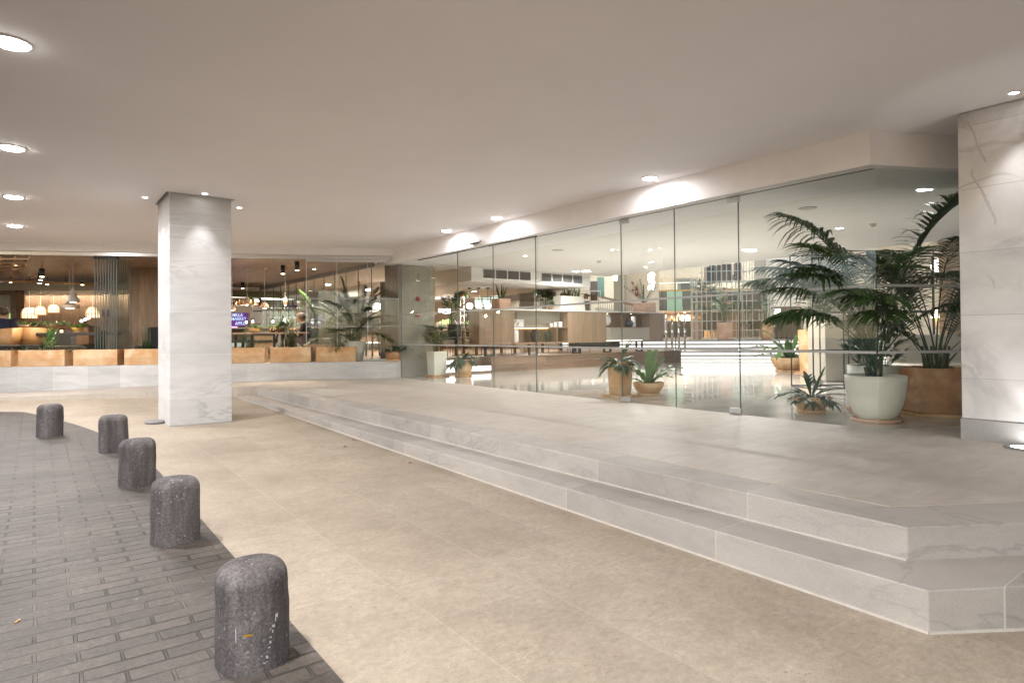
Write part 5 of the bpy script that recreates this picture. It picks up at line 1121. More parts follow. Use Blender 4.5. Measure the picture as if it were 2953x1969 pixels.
gw = thing('window_grid', 'bright gridded green-white window high behind the globe lamps', 'window', at(1390, 865, 27)); MB().obox(at(1390, 866, 27.2), RT * 1.55, FW * .03, (0, 0, .42)).build('pane', emitter('pale_green_pane', (.72, .85, .7), .75), gw); gr = MB()
for k in range(9): x_ = 1290 + k * 25; gr.bar(at(x_, 839, 27), at(x_, 893, 27), .03)
for y_ in (840, 857, 863, 880, 892): gr.bar(at(1288, y_, 27), at(1492, y_, 27), .035)
gr.build('frame', MA['black'], gw)
t = thing('dark_column', 'slim dark column left of the globe lamps', 'column', at(1319, 910, 19.5)); MB().obox(at(1319, 905, 19.5), RT * .085, FW * .1, (0, 0, 1.0)).build('shaft', MA['darkwood'], t)
ws = thing('wire_plant_stand', 'white wire plant stand beside the slim dark column', 'plant stand', at(1334, 960, 19)); f_ = MB()
for x_ in (1328, 1338): f_.bar(at(x_, 855, 19), at(x_, 975, 19), .014)
for y_ in (857, 875, 893, 911, 930): f_.bar(at(1326, y_, 19), at(1340, y_, 19), .016)
f_.build('wire_frame', MA['wirewhite'], ws)
for (x_, y_, D), h, kind, lab in (((1303, 945, 19), .95, 'fan', 'slender dark palm beside the slim dark column'), ((1351, 950, 18.6), .2, 'bush', 'small feathery green plant on the long black table'), ((1332, 855, 19), .3, 'fern', 'trailing plant on the white wire stand'), ((1310, 958, 19.5), .25, 'bush', 'bright green plant low beside the slim dark column'), ((1570, 890, 18.5), .55, 'fan', 'dark palm behind the white wire boxes above the console'), ((1588, 893, 17.5), .2, 'bush', 'leafy plant behind the console top, left of the pale planter'), ((1690, 862, 19), .22, 'fern', 'fern on a timber box above the console, right of the pale planter')):
    potted('potted_plant', lab, 'potted plant', at(x_, y_, D), cyl(.06, .08, .1, 'terra_dark'), small(kind, h), 'potted plants behind the console')
wb = thing('wire_boxes', 'white wire box frames rising above the console top, with timber backs', 'shelving', at(1640, 900, 19)); f_ = MB()
for x_ in (1572, 1580, 1603, 1611, 1641, 1672, 1702, 1732): f_.bar(at(x_, 838, 19), at(x_, 898, 19), .018)
for y_ in (838, 867, 897): f_.bar(at(1572, y_, 19), at(1732, y_, 19), .018); f_.bar(at(1580, y_ + 2, 18.4), at(1732, y_ + 2, 18.4), .018)
f_.build('wire_frame', MA['wirewhite'], wb)
for x0, x1, y0, y1 in ((1575, 1602, 842, 865), (1703, 1721, 812, 866), (1673, 1702, 868, 898), (1616, 1640, 845, 866)): MB().obox((at(x0, y0, 19.4) + at(x1, y1, 19.4)) / 2, RT * pxm(x1 - x0, 19.4) / 2, FW * .15, (0, 0, pxm(y1 - y0, 19.4) / 2)).build('timber_box', MA['midwood'], wb)
MB().obox(at(1732, 828, 20), RT * .11, FW * .05, (0, 0, .32)).build('mint_panel', MA['mint'], wb)
# warm lit corner left
t = thing('fruit_display', 'lit counter with bright green and orange produce behind the lady palm', 'display', at(1285, 930, 22)); MB().obox(at(1285, 940, 22), RT * .3, FW * .2, (0, 0, .14)).build('counter', MA['ceramic'], t); pr = MB()
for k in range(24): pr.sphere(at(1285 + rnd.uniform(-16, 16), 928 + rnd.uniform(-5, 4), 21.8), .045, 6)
pr.build('produce', emitter('glowing_produce', (.3, .55, .05), .8), t); MB().obox(at(1284, 897, 22.2), RT * .22, FW * .05, (0, 0, .07)).build('light_panel', MA['lampwhite'], t)  # produce glows by itself, its lighting put into the material
tag(MB().obox(at(1300, 880, 26), RT * 1.0, FW * .1, (0, 0, 1.1)).build('timber_wall', MA['lightwood']), 'light timber wall at the far left end of the dining area', 'wall')
# ================================================================== RESTAURANT behind the low wall
RF = .70
struct('restaurant_floor', wbox(MB(), -18, .2, .621, 22, RF - .2, RF), MA['oakfloor'])
XP = 6.16                                   # line where the boarded ceiling ends at a glass partition
def WX(s, t): return W(s, t, 0)
rc = MB().prism([tuple(W(-16, .2, 0)[:2]), tuple(W(-.25, .2, 0)[:2]), (XP, 13.1), (XP, 22.2), (-14, 26.2)], 2.952, 3.1)
struct('restaurant_ceiling', rc, MA['ceilwood'])
def c1(x, y): return x / 5.227, 720 + y / 5.227
def c3(x, y): return 660 + x / 4.9, 730 + y / 4.9
def c4(x, y): return 860 + x / 4.75, 730 + y / 4.75
def facing(p, q, th, mat, name, parent=None, bevel=0, D=None):
    """upright slab spanning two opposite corners given as sight lines at a distance"""
    A = at(*p, D); B = at(*q, D); w_ = (B - A).dot(RT) / 2; h_ = (A - B).z / 2
    return MB().obox((A + B) / 2 + Vector((0, 0, 0)), Vector((RT.x, RT.y, 0)).normalized() * w_, Vector((FW.x, FW.y, 0)).normalized() * th / 2, (0, 0, abs(h_))).build(name, mat, parent, bevel=bevel)
# --- left dining room
t = thing('timber_back_wall', 'timber boarded back wall washed with warm light behind the wicker lamps', 'wall', at(160, 930, 18.6))
facing(c1(300, 668), c1(2100, 1600), .1, MA['wallwood'], 'boards', t, D=18.6)
tag(facing(c1(-900, 596), c1(2100, 668), .7, MA['white'], 'cove_soffit', D=18.2), 'white soffit band above the timber back wall', 'soffit')
tag(facing(c1(-900, 505), c1(2100, 600), .25, MA['greymetal'], 'ceiling_beam', D=17.5), 'grey ceiling beam across the left dining room', 'beam')
cs = thing('cove_light', 'warm strip light hidden above the timber back wall', 'strip light', at(200, 848, 18.5)); A = at(*c1(305, 668), 18.46); B = at(*c1(2050, 690), 18.46); MB().bar(A, Vector((B.x, B.y, A.z)), .03, .03).build('strip', MA['ledwarm'], cs)
l = bpy.data.lights.new('lamp', 'AREA'); l.shape = 'RECTANGLE'; l.size = 3.4; l.size_y = .06; l.energy = 70; l.color = (1, .8, .58); o = bpy.data.objects.new('lamp', l); COL.objects.link(o); o.parent = cs; P = (A + B) / 2; o.location = Vector((P.x, P.y, A.z - .04)) - FW * .1 - cs.location; o.rotation_euler = (0, 0, math.atan2(RT.y, RT.x)); o.rotation_euler = (Vector((FW.x * .5, FW.y * .5, -1))).to_track_quat('-Z', 'X').to_euler()
zz_ = -Vector((FW.x * .55, FW.y * .55, -1)).normalized(); xx_ = Vector((RT.x, RT.y, 0)).normalized(); yy_ = zz_.cross(xx_); o.rotation_euler = Matrix((xx_, yy_, zz_)).transposed().to_euler()
db = thing('glazed_doorway', 'dark timber doorway with slatted grey glazing at the far left of the restaurant', 'doorway', at(20, 920, 17.6)); fo = MB()
facing(c1(222, 600), c1(302, 1500), .3, MA['darkwood'], 'frame', db, D=17.6); facing(c1(-600, 600), c1(221, 668), .3, MA['darkwood'], 'frame', db, D=17.6)
facing(c1(-600, 670), c1(221, 1300), .04, plain('grey_blind', (.26, .26, .27), .6, var=.05), 'blind', db, D=17.9); sl = MB()
for k in range(14):
    A = at(*c1(-30 + k * 18, 672), 17.85); B = at(*c1(-30 + k * 18, 1200), 17.85); sl.bar(A, Vector((A.x, A.y, B.z)), .012)
sl.build('slat', MA['ceramic'], db); facing(c1(140, 960), c1(218, 1075), .03, emitter('glowing_green_view', (.35, .6, .08), .55), 'garden_view', db, D=17.8)  # green panel glows, standing in for lit ground outside
# ceiling tracks
def frame_ladder(name, lab, A, B, C_, n, spots_=()):
    t = thing(name, lab, 'ceiling frame', A, 'timber frames under the boarded ceiling'); f_ = MB()
    for k in range(4): u = k / 3; f_.bar(A.lerp(C_, u), B + (C_ - A) * u, .03)
    for k in range(n): P = A.lerp(B, k / (n - 1)); f_.bar(P + Vector((0, 0, .03)), P + (C_ - A) + Vector((0, 0, .03)), .035)
    f_.build('slat_frame', MA['lightwood'], t); return t
def fix(p, q): return Vector((p.x, p.y, q))
zf = 2.86
A = onz(*c1(-200, 140), zf); B = onz(*c1(440, 140), zf); C_ = onz(*c1(-200, 300), zf); frame_ladder('ceiling_frame', 'pale timber slat frame under the boarded ceiling, nearest the facade at the left', A, B, C_, 4)
A = onz(*c1(-200, 455), zf - .1); B = onz(*c1(1440, 520), zf - .1); C_ = A + FW * .5; C_.z = A.z; B.z = A.z; frame_ladder('ceiling_frame', 'long pale timber slat frame across the back of the boarded ceiling', A, B, C_, 7)
def spot(lab, px_, py_, D, r, h, power=8, grp='black cylinder spots under the boarded ceiling', top=2.952):
    P = at(px_, py_, D); t = thing('cylinder_spot', lab, 'ceiling light', P, grp)
    MB().lathe([(r, 0), (r, h), (.001, h)], P, 18).build('body', MA['black'], t); MB().lathe([(r * .85, .002), (r * .7, -.012), (.001, -.016)], P, 18).build('lens', MA['lampwarm'], t)
    if P.z + h < top - .02: MB().bar(P + Vector((0, 0, h)), Vector((P.x, P.y, top)), .012).build('stem', MA['black'], t)
    if power:
        l = bpy.data.lights.new('lamp', 'SPOT'); l.energy = power; l.color = (1, .82, .6); l.spot_size = 1.9; l.spot_blend = .7; l.shadow_soft_size = r; o = bpy.data.objects.new('lamp', l); COL.objects.link(o); o.parent = t; o.location = (0, 0, -.03)
for (x, y), D, r, h, lab in (((632, 405), 13.4, .05, .17, 'black cylinder spot, nearest of the row left of the white pendants'), ((612, 455), 14.8, .05, .17, 'black cylinder spot, second of the row left of the white pendants'), ((598, 503), 16.2, .05, .17, 'black cylinder spot, third of the row left of the white pendants')): spot(lab, *c1(x, y), D, r, h, 120)
for k, (x, y) in enumerate(((245, 232), (160, 490), (447, 485), (713, 522), (990, 505), (1242, 527))):
    spot(('small black spot in the near timber frame at the left', 'small black spot on the long frame, first from the left', 'small black spot on the long frame, second from the left', 'small black spot on the long frame, third from the left', 'small black spot on the long frame, fourth from the left', 'small black spot on the long frame, fifth from the left')[k], *c1(x, y), 14.2 if k == 0 else 16.8, .045, .06, 30, 'small spots in the timber ceiling frames')
for (x, y), D, r, h, lab in ((k3 := c3)(0, 0) and ((c3(195, 495), 19.2, .05, .19, 'black cylinder spot right of the column, farthest back'), (c3(762, 290), 14.6, .05, .21, 'black cylinder spot above the trough planters, left of the glass panes'), (c3(965, 240), 13.9, .05, .205, 'black cylinder spot nearest the left edge of the corner glass panes'), (c4(1228, 355), 14.4, .045, .17, 'black cylinder spot in front of the dark timber pillar at the corner'))): spot(lab, x, y, D, r, h, 120)
# wicker lamps
for (x, y), w, h, lab in (((446, 1035), 210, 165, 'largest wicker pendant lamp, leftmost of the group'), ((608, 983), 155, 130, 'wicker pendant lamp second from the left'), ((808, 950), 156, 120, 'small wicker pendant lamp third from the left'), ((1398, 1030), 192, 165, 'wicker pendant lamp nearest the folded glass panels')):
    D = 17.0; P = at(*c1(x, y), D); R = pxm(w / 5.227, D) / 2; H = pxm(h / 5.227, D); t = thing('wicker_pendant', lab, 'pendant lamp', P, 'wicker pendants before the timber wall')
    f_ = MB()
    prof = [(R, 0), (R * .98, H * .4), (R * .8, H * .78), (R * .45, H * .97), (R * .12, H)]
    for k in range(14): a = k * 2 * pi / 14; f_.tube([P + Vector((cos(a) * r_, sin(a) * r_, z)) for r_, z in prof], .0075, 4)
    for r_, z in prof[:4]: f_.tube([P + Vector((cos(a * pi / 8) * r_, sin(a * pi / 8) * r_, z)) for a in range(17)], .008, 4)
    f_.build('wicker_frame', MA['rattan'], t); MA.setdefault('wb', None); MA['wb'] = MA['wb'] or emitter('wicker_bulb', (1, .8, .55), 4); MA['wg'] = MA.get('wg') or emitter('wicker_lining', (1, .74, .46), .95)
    MB().sphere(P + Vector((0, 0, H * .42)), R * .3, 12).build('bulb', MA['wb'], t); MB().lathe([(r_ * .94, z + .003) for r_, z in prof], P, 22).build('lining', MA['wg'], t)
    MB().bar(P + Vector((0, 0, H)), Vector((P.x, P.y, max(P.z + H + .3, 2.6))), .008).build('cord', MA['ceramic'], t)
def pendant(lab, px_, py_, D, prof, mat, top=2.952, lens=True, grp='pendant lamps of the restaurant', rose=True, cordm='ceramic'):
    P = at(px_, py_, D); t = thing('pendant_lamp', lab, 'pendant lamp', P, grp); MB().lathe(prof, P, 20).build('lamp_shade', MA[mat], t); hz = max(z for r_, z in prof)
    MB().lathe([(prof[0][0] * .8, .006), (prof[0][0] * .4, -.004), (.001, -.008)], P, 16).build('bulb', MA['lampwarm'], t)
    MB().bar(P + Vector((0, 0, hz)), Vector((P.x, P.y, top)), .006).build('cord', MA[cordm], t)
    if rose: MB().lathe([(.001, -.09), (.07, -.012), (.075, 0)], (P.x, P.y, top), 16).build('ceiling_rose', MA['rosegrey'], t)
    l = bpy.data.lights.new('lamp', 'POINT'); l.energy = 5; l.color = (1, .75, .48); l.shadow_soft_size = .04; o = bpy.data.objects.new('lamp', l); COL.objects.link(o); o.parent = t; o.location = (0, 0, -.05)
MA['rosegrey'] = plain('grey_rose', (.45, .4, .36), .6); MA['claypend'] = plain('pink_clay_shade', (.44, .29, .22), .7); MA['palebell'] = plain('grey_beige_shade', (.42, .38, .34), .6)
s = pxm(1 / 5.227, 13.6); pendant('tall grey-beige bell pendant lamp left of the folded glass panels', *c1(1100, 790), 13.6, [(80 * s, 0), (86 * s, 25 * s), (84 * s, 40 * s), (45 * s, 90 * s), (38 * s, 130 * s), (14 * s, 215 * s), (.001, 218 * s)], 'palebell')
s = pxm(1 / 5.227, 14.2); pendant('wide pale hat shaped pendant lamp just below the bell pendant', *c1(1052, 882), 14.2, [(110 * s, 0), (122 * s, 30 * s), (112 * s, 42 * s), (60 * s, 66 * s), (30 * s, 95 * s), (.001, 97 * s)], 'palebell')
s = pxm(1 / 4.9, 15.0)
pendant('long clay pendant lamp nearest the column, in front of the bottle shelf', *c3(258, 730), 15.0, [(32 * s, 0), (34 * s, 20 * s), (32 * s, 60 * s), (18 * s, 105 * s), (6 * s, 132 * s), (.001, 134 * s)], 'claypend'); pendant('faceted clay pendant lamp in the middle of the restaurant opening', *c3(507, 778), 15.0, [(50 * s, 0), (58 * s, 35 * s), (30 * s, 78 * s), (14 * s, 84 * s), (.001, 85 * s)], 'claypend')
pendant('slim clay pendant lamp above the seated diner', *c3(797, 740), 15.0, [(18 * s, 0), (29 * s, 60 * s), (18 * s, 112 * s), (.001, 120 * s)], 'claypend'); pendant('wide clay bowl pendant lamp half behind the column', *c3(50, 808), 15.0, [(46 * s, 0), (48 * s, 22 * s), (20 * s, 55 * s), (.001, 64 * s)], 'claypend')
# left furniture
def shell_chair(lab, px_, py_, D, rz, mat='tan'):
    P = at(px_, py_, D); P.z = RF; t = thing('shell_chair', lab, 'chair', P, 'tan shell chairs of the restaurant'); m_ = MB(); n_ = 10; vs = []
    for i in range(n_ + 1):
        a = pi * i / n_
        for r_, z in ((.25, .44), (.29, .62), (.31, .8)): vs.append(P + Vector((cos(a + rz) * r_, sin(a + rz) * r_, z + (.03 * sin(a) if z > .7 else 0))))
    fs = [(3 * i + j, 3 * i + 3 + j, 3 * i + 4 + j, 3 * i + 1 + j) for i in range(n_) for j in range(2)]; m_.add(vs, fs, True); o = m_.build('shell', MA[mat], t); so = o.modifiers.new('thick', 'SOLIDIFY'); so.thickness = .018
    MB().lathe([(.24, .40), (.26, .42), (.26, .45), (.001, .46)], P, 18).build('seat', MA['greyfab'], t)
    for k in range(4): a = pi / 4 + k * pi / 2; MB().tube([P + Vector((cos(a) * .16, sin(a) * .16, .41)), P + Vector((cos(a) * .25, sin(a) * .25, 0))], [.016, .010], 6).build('leg', MA['lightwood'], t)
shell_chair('tan shell chair cut by the left edge of the view', *c1(75, 1400), 13.6, pi / 2 + away + pi - .5); shell_chair('tan shell chair at the end of the black table, behind the reeds', *c1(500, 1400), 14.2, away + pi / 2 + .5)
P = at(*c1(1055, 1252), 14.4); table('restaurant_table', 'black restaurant table laid with plates and a candle jar', (P.x, P.y, RF), 1.9, .8, P.z - RF, 'black', math.atan2(RT.y, RT.x), th=.06)
tz = P.z + .001; TP = P; rd_ = Vector((RT.x, RT.y, 0)).normalized()
def on_table(dx, dy=0): v = TP + rd_ * dx + Vector((FW.x, FW.y, 0)) * dy; v.z = tz; return v
for dx, lab in ((-.42, 'stack of plates on the black table, left'), (.3, 'flat slate plate on the black table, right')): p = on_table(dx, -.1); tag(MB().lathe([(.09, 0), (.13, .018), (.12, .022), (.001, .012)], p, 20).build('plate', MA['ceramic' if dx < 0 else 'lightwood']), lab, 'plate', 'plates on the black table')
p = on_table(-.16, -.05); t = thing('candle_jar', 'amber candle jar glowing on the black table', 'candle', p); MB().lathe([(.045, 0), (.055, .02), (.055, .1), (.045, .11)], p, 14).build('jar', MA['smoke'], t); MB().lathe([(.03, .005), (.03, .06), (.001, .065)], p, 10).build('flame', MA['wb'], t)
p = on_table(-.28, -.02); tag(MB().lathe([(.04, 0), (.045, .1), (.035, .1), (.03, .01)], p, 14).build('tumbler', MA['glass']), 'clear glass tumbler beside the candle jar', 'glass')
potted('bowl_plant', 'feathery green plant in a gold bowl on the black table', 'potted plant', on_table(.08, .15), lambda t, p: round_pot(t, p, [(.06, 0), (.11, .05), (.12, .12)], 'gold', n=18), small('bush', .16, .2))
for (x, y), lab in (((850, 1205), 'wide terracotta bowl with green plants behind the black table'), ((430, 1205), 'terracotta bowl of feathery plants below the leftmost wicker lamp')): potted('bowl_plant', lab, 'potted plant', at(*c1(x, y), 16.4), lambda t, p: round_pot(t, p, [(.13, 0), (.2, .04), (.22, .12)], 'terra_dark', n=20), small('dark', .12, .32))
sf = thing('grey_sofa', 'low charcoal sofa with cushions seen under the black table', 'sofa', at(*c1(1020, 1470), 15.6)); P = at(*c1(1020, 1400), 15.6); P.z = RF
MB().obox(P + Vector((0, 0, .3)), rd_ * .68, Vector((FW.x, FW.y, 0)) * .36, (0, 0, .1)).build('seat', MA['greyfab'], sf, bevel=.03); MB().obox(P + Vector((FW.x, FW.y, 0)) * .38 + Vector((0, 0, .55)), rd_ * .68, Vector((FW.x, FW.y, 0)) * .08, (0, 0, .22)).build('backrest', MA['greyfab'], sf, bevel=.03)
for k in (.1, .45): MB().obox(P + rd_ * k + Vector((FW.x, FW.y, 0)) * .24 + Vector((0, 0, .5)), rd_ * .17, Vector((FW.x, FW.y, 0)) * .06, (0, .02, .12)).build('cushion', MA['greyfab'], sf, bevel=.03)
MB().obox(P + Vector((0, 0, .12)), rd_ * .64, Vector((FW.x, FW.y, 0)) * .33, (0, 0, .025)).build('base', MA['lightwood'], sf)
P = at(*c1(250, 1440), 15.0); P.z = RF; am = thing('armchair', 'dark charcoal armchair between the two tan shell chairs', 'armchair', P); MB().obox(P + Vector((0, 0, .28)), rd_ * .36, Vector((FW.x, FW.y, 0)) * .36, (0, 0, .14)).build('seat', MA['greyfab'], am, bevel=.04); MB().obox(P - rd_ * .25 + Vector((0, 0, .5)), rd_ * .12, Vector((FW.x, FW.y, 0)) * .38, rd_ * .15 * -1 + Vector((0, 0, .24))).build('backrest', MA['greyfab'], am, bevel=.04)
lm = thing('cluster_lamp', 'black table lamp with three bright glass bulbs beside the last wicker pendant', 'table lamp', at(*c1(1290, 1145), 15.4)); B0 = at(*c1(1290, 1145), 15.4); MB().lathe([(.09, 0), (.08, .02), (.01, .03)], B0, 16).build('base', MA['black'], lm)
for x, y in ((1228, 1075), (1286, 1052), (1335, 1030)):
    q = at(*c1(x, y), 15.4); MB().tube([B0 + Vector((0, 0, .02)), B0.lerp(q, .3) + Vector((0, 0, .12)), q + Vector((-.03, 0, .12)), q + Vector((0, 0, .06))], .006, 5).build('arm', MA['black'], lm); MB().sphere(q, .034, 12).build('bulb', MA['bulb'], lm)
tag(facing(c1(1235, 1150), c1(1420, 1420), .4, MA['midwood'], 'timber_counter', D=15.7), 'timber counter carrying the three-bulb lamp', 'counter')
# dark timber wall between the two rooms, with a black chair
t = thing('timber_partition', 'dark timber boarded partition behind the left side of the column', 'wall', at(420, 930, 15.2)); facing((377, 700), (520, 1060), .12, MA['wallwood'], 'boards', t, D=15.0)
P = at(462, 1010, 13.6); P.z = RF; t = thing('lounge_chair', 'black lounge chair just left of the column', 'armchair', P); MB().obox(P + Vector((0, 0, .55)), rd_ * .26, Vector((FW.x, FW.y, 0)) * .06, (0, 0, .26)).build('backrest', MA['blackfab'], t, bevel=.05); MB().obox(P + Vector((0, 0, .35)) - FW * .25, rd_ * .28, Vector((FW.x, FW.y, 0)) * .26, (0, 0, .06)).build('seat', MA['blackfab'], t, bevel=.04)
lg = MB(); [lg.bar(P + rd_ * a - FW * b_ + Vector((0, 0, .3)), P + rd_ * a * 1.1 - FW * b_ + Vector((0, 0, 0)), .025) for a in (-.24, .24) for b_ in (.05, .45)]; lg.build('leg', MA['black'], t)
# --- right dining room
pt = thing('glass_partition', 'long glazed partition between the boarded ceiling and the inner hall', 'glass wall', (XP, 16, RF)); MB().box((XP - .03, 13.2, 2.86), (XP + .03, 22.2, 2.95)).build('head_rail', MA['greymetal'], pt); pst = MB()
for k in range(13): y_ = 13.3 + k * .74; pst.box((XP - .008, y_ - .008, RF), (XP + .008, y_ + .008, 2.86))
pst.build('glass_edges', MA['edge'], pt); MB().box((XP - .004, 14.2, RF + .02), (XP + .004, 22.2, 2.858)).build('pane', MA['glass'], pt)
struct('inner_hall_ceiling', MB().box((XP + .04, 13.3, 2.94), (8.3, 40, 3.1)).prism([(-12, 27.0), (XP, 22.3), (XP, 40), (-12, 46)], 2.94, 3.1), MA['white_lit'])
bn = thing('bar_canopy', 'olive green slatted canopy band over the bar', 'canopy', at(*c3(390, 585), 20.6)); m_ = MB(); n_ = 16; top_ = []; bot_ = []
for k in range(n_ + 1):
    u = k / n_; x = -100 + 855 * u; y0 = 528 + 30 * max(0, u - .3) + 0 * u; y1 = 612 + 26 * u; D = 20.4 + (3.0 * max(0, u - .75) ** 1.5 * 4)
    top_.append(at(*c3(x, y0), D)); bot_.append(at(*c3(x, y1), D))
vs = top_ + bot_ + [p + FW * .5 for p in top_] + [p + FW * .5 for p in bot_]; N_ = n_ + 1
m_.add(vs, [(i, i + N_, i + N_ + 1, i + 1) for i in range(n_)] + [(i, i + 1, i + 2 * N_ + 1, i + 2 * N_) for i in range(n_)] + [(i + N_, i + 3 * N_, i + 3 * N_ + 1, i + N_ + 1) for i in range(n_)]); [m_.bar(top_[0].lerp(top_[-1], k / 60) * 1.0 if False else top_[min(int(k / 60 * n_), n_ - 1)].lerp(top_[min(int(k / 60 * n_), n_ - 1) + 1], k / 60 * n_ % 1), bot_[min(int(k / 60 * n_), n_ - 1)].lerp(bot_[min(int(k / 60 * n_), n_ - 1) + 1], k / 60 * n_ % 1), .014) for k in range(60)]; m_.build('band', MA['olive'], bn)
st_ = MB(); [st_.bar(bot_[i] - Vector((0, 0, .03)) + FW * .1, bot_[i + 1] - Vector((0, 0, .03)) + FW * .1, .05) for i in range(n_)]; st_.build('light_strip', MA['daypanel'], bn)
tag(facing((560, 820), (1010, 985), .1, MA['cream'], 'inner_wall', D=27.0), 'cream wall far behind the bar', 'wall')
bsf = thing('bottle_shelf', 'black framed shelf over the bar holding brown bottles', 'shelf', at(*c3(240, 740), 19.6)); facing(c3(-60, 736), c3(450, 745), .3, MA['greymetal'], 'board', bsf, D=19.6); f_ = MB()
for p, q in (((-60, 634), (452, 640)), ((452, 640), (452, 742)), ((432, 642), (432, 742)), ((130, 636), (130, 740))): f_.bar(at(*c3(*p), 19.5), at(*c3(*q), 19.5), .035)
f_.build('frame', MA['black'], bsf); facing(c3(-60, 640), c3(300, 735), .03, MA['cream'], 'back_panel', bsf, D=19.9)
for x, w, h, m_, lab in ((52, 44, 80, 'bottle', 'brown apothecary bottle at the left of the bottle shelf'), (108, 44, 78, 'bottle', 'brown apothecary bottle with a pale label'), (147, 50, 100, 'bottle', 'tall brown apothecary bottle on the bottle shelf'), (200, 18, 52, 'bottle', 'small slim brown bottle on the bottle shelf')):
    p = at(*c3(x, 735), 19.5); k = pxm(1 / 4.9, 19.5); t = thing('apothecary_bottle', lab, 'bottle', p, 'apothecary bottles on the black framed shelf'); MB().lathe([(w * .5 * k, 0), (w * .5 * k, h * .55 * k), (w * .22 * k, h * .74 * k), (w * .22 * k, h * .85 * k)], p, 16).build('body', MA[m_], t); MB().lathe([(w * .28 * k, h * .851 * k), (w * .28 * k, h * k), (.001, h * k)], p, 12).build('stopper', MA['black'], t)
    if 'label' in lab: MB().obox(p + Vector((0, 0, h * .3 * k)) - FW * (w * .52 * k), rd_ * w * .3 * k, FW * .003, (0, 0, h * .12 * k)).build('label_plate', MA['ceramic'], t)
potted('potted_plant', 'small green plant in a wooden cup on the bottle shelf', 'potted plant', at(*c3(312, 735), 19.5), cyl(.065, .07, .19, 'lightwood'), small('bush', .07, .07)); t = thing('wooden_crate', 'wooden crate with round holes on the bottle shelf', 'crate', at(*c3(398, 737), 19.5)); facing(c3(365, 660), c3(430, 735), .12, MA['lightwood'], 'body', t, D=19.5); h_ = MB(); [h_.sphere(at(*c3(*q), 19.42), .035, 10) for q in ((379, 672), (415, 676))]; h_.build('hole_glow', MA['daypanel'], t)  # crate holes are glowing balls standing in for light behind
# glowing sign
sg = thing('glowing_sign', 'purple glowing sign with pale blue letters behind the bar', 'sign', at(*c3(150, 940), 18.9)); facing(c3(-30, 845), c3(258, 1030), .04, MA['purple'], 'panel', sg, D=18.9); facing(c3(-40, 742), c3(318, 844), .06, MA['greige'], 'wall_panel', sg, D=19.0); facing(c3(258, 845), c3(318, 1075), .06, MA['greige'], 'wall_panel', sg, D=19.0)
def word(s_, p0, p1, D, mat, parent):
    cu = bpy.data.curves.new('letters', 'FONT'); cu.body = s_; cu.extrude = .006; cu.offset = .006; to = bpy.data.objects.new('letters', cu); COL.objects.link(to); bpy.context.view_layer.update()
    me = bpy.data.meshes.new_from_object(to.evaluated_get(bpy.context.evaluated_depsgraph_get())); bpy.data.objects.remove(to); xs = [v.co.x for v in me.vertices]; ys_ = [v.co.y for v in me.vertices]
    A = at(*p0, D); B = at(*p1, D); sx = (B - A).dot(rd_) / (max(xs) - min(xs)); sy = (A.z - B.z) / (max(ys_) - min(ys_)); off = wloc(parent)
    for v in me.vertices: v.co = A + rd_ * (v.co.x - min(xs)) * sx + Vector((0, 0, (v.co.y - max(ys_)) * sy)) - FW * v.co.z - off
    me.materials.clear(); me.materials.append(mat); o = bpy.data.objects.new('lettering', me); COL.objects.link(o); o.parent = parent
word('MILLA', c3(52, 852), c3(198, 896), 18.82, MA['letters'], sg); word('MARKET', c3(36, 908), c3(246, 948), 18.82, MA['letters'], sg); word('APPLE', c3(88, 968), c3(228, 1014), 18.82, MA['letters'], sg)
P = at(*c3(70, 1050), 18.7); tag(MB().bar(at(*c3(-20, 1050), 18.7), at(*c3(112, 1050), 18.7), .05).build('pink_tube_lamp', MA['pink']), 'pink glowing tube on the bar counter below the sign', 'tube lamp')
mp = thing('menu_board', 'white menu board with grey lines behind the bar', 'board', at(*c3(400, 870), 19.2)); facing(c3(318, 748), c3(484, 986), .05, plain('menu_white', (.75, .76, .8), .5), 'panel', mp, D=19.2); ln = MB()
for k in range(13): y_ = 768 + k * 15; ln.bar(at(*c3(340, y_), 19.15), at(*c3(340 + rnd.uniform(60, 125), y_), 19.15), .008)
ln.build('text_lines', MA['alu'], mp); MB().bar(at(*c3(338, 818), 19.14), at(*c3(474, 818), 19.14), .03).build('heading_line', MA['black'], mp)
bc = thing('bar_counter', 'pale green bar counter with a lit top across the restaurant', 'counter', at(*c3(400, 1060), 18.4)); facing(c3(270, 1066), c3(1150, 1130), .5, plain('pale_green_tile', (.42, .48, .38), .4), 'front', bc, D=18.3); facing(c3(-50, 1062), c3(269, 1130), .5, MA['darkwood'], 'front', bc, D=18.3); facing(c3(-50, 1052), c3(1150, 1062), .7, MA['ceramic'], 'top', bc, D=18.2)
bb = thing('back_bar', 'bright back bar with shelves of glassware beyond the counter', 'back bar', at(*c3(640, 820), 22)); facing(c3(500, 640), c3(1110, 1052), .08, plain('pale_mint_wall', (.6, .68, .58), .5), 'back_wall', bb, D=22.4); sh_ = MB()
for y_ in (690, 745, 800, 855, 905, 955): sh_.bar(at(*c3(520, y_), 22.1), at(*c3(1100, y_), 22.1), .22, .02)
sh_.build('shelf', MA['glass'] if False else MA['ceramic'], bb); ls_ = MB()
for y_ in (775, 905): ls_.bar(at(*c3(590, y_), 22.2), at(*c3(1000, y_), 22.2), .04)
ls_.build('light_strip', MA['led'], bb); facing(c3(765, 735), c3(975, 762), .04, MA['blueled'] if False else plain('blue_fascia', (.06, .07, .3), .4), 'fascia', bb, D=21.8); facing(c3(980, 740), c3(1060, 760), .04, MA['mint'], 'fascia', bb, D=21.8)
rows_ = ('second from the top', 'third from the top', 'fourth from the top', 'fifth from the top', 'lowest')
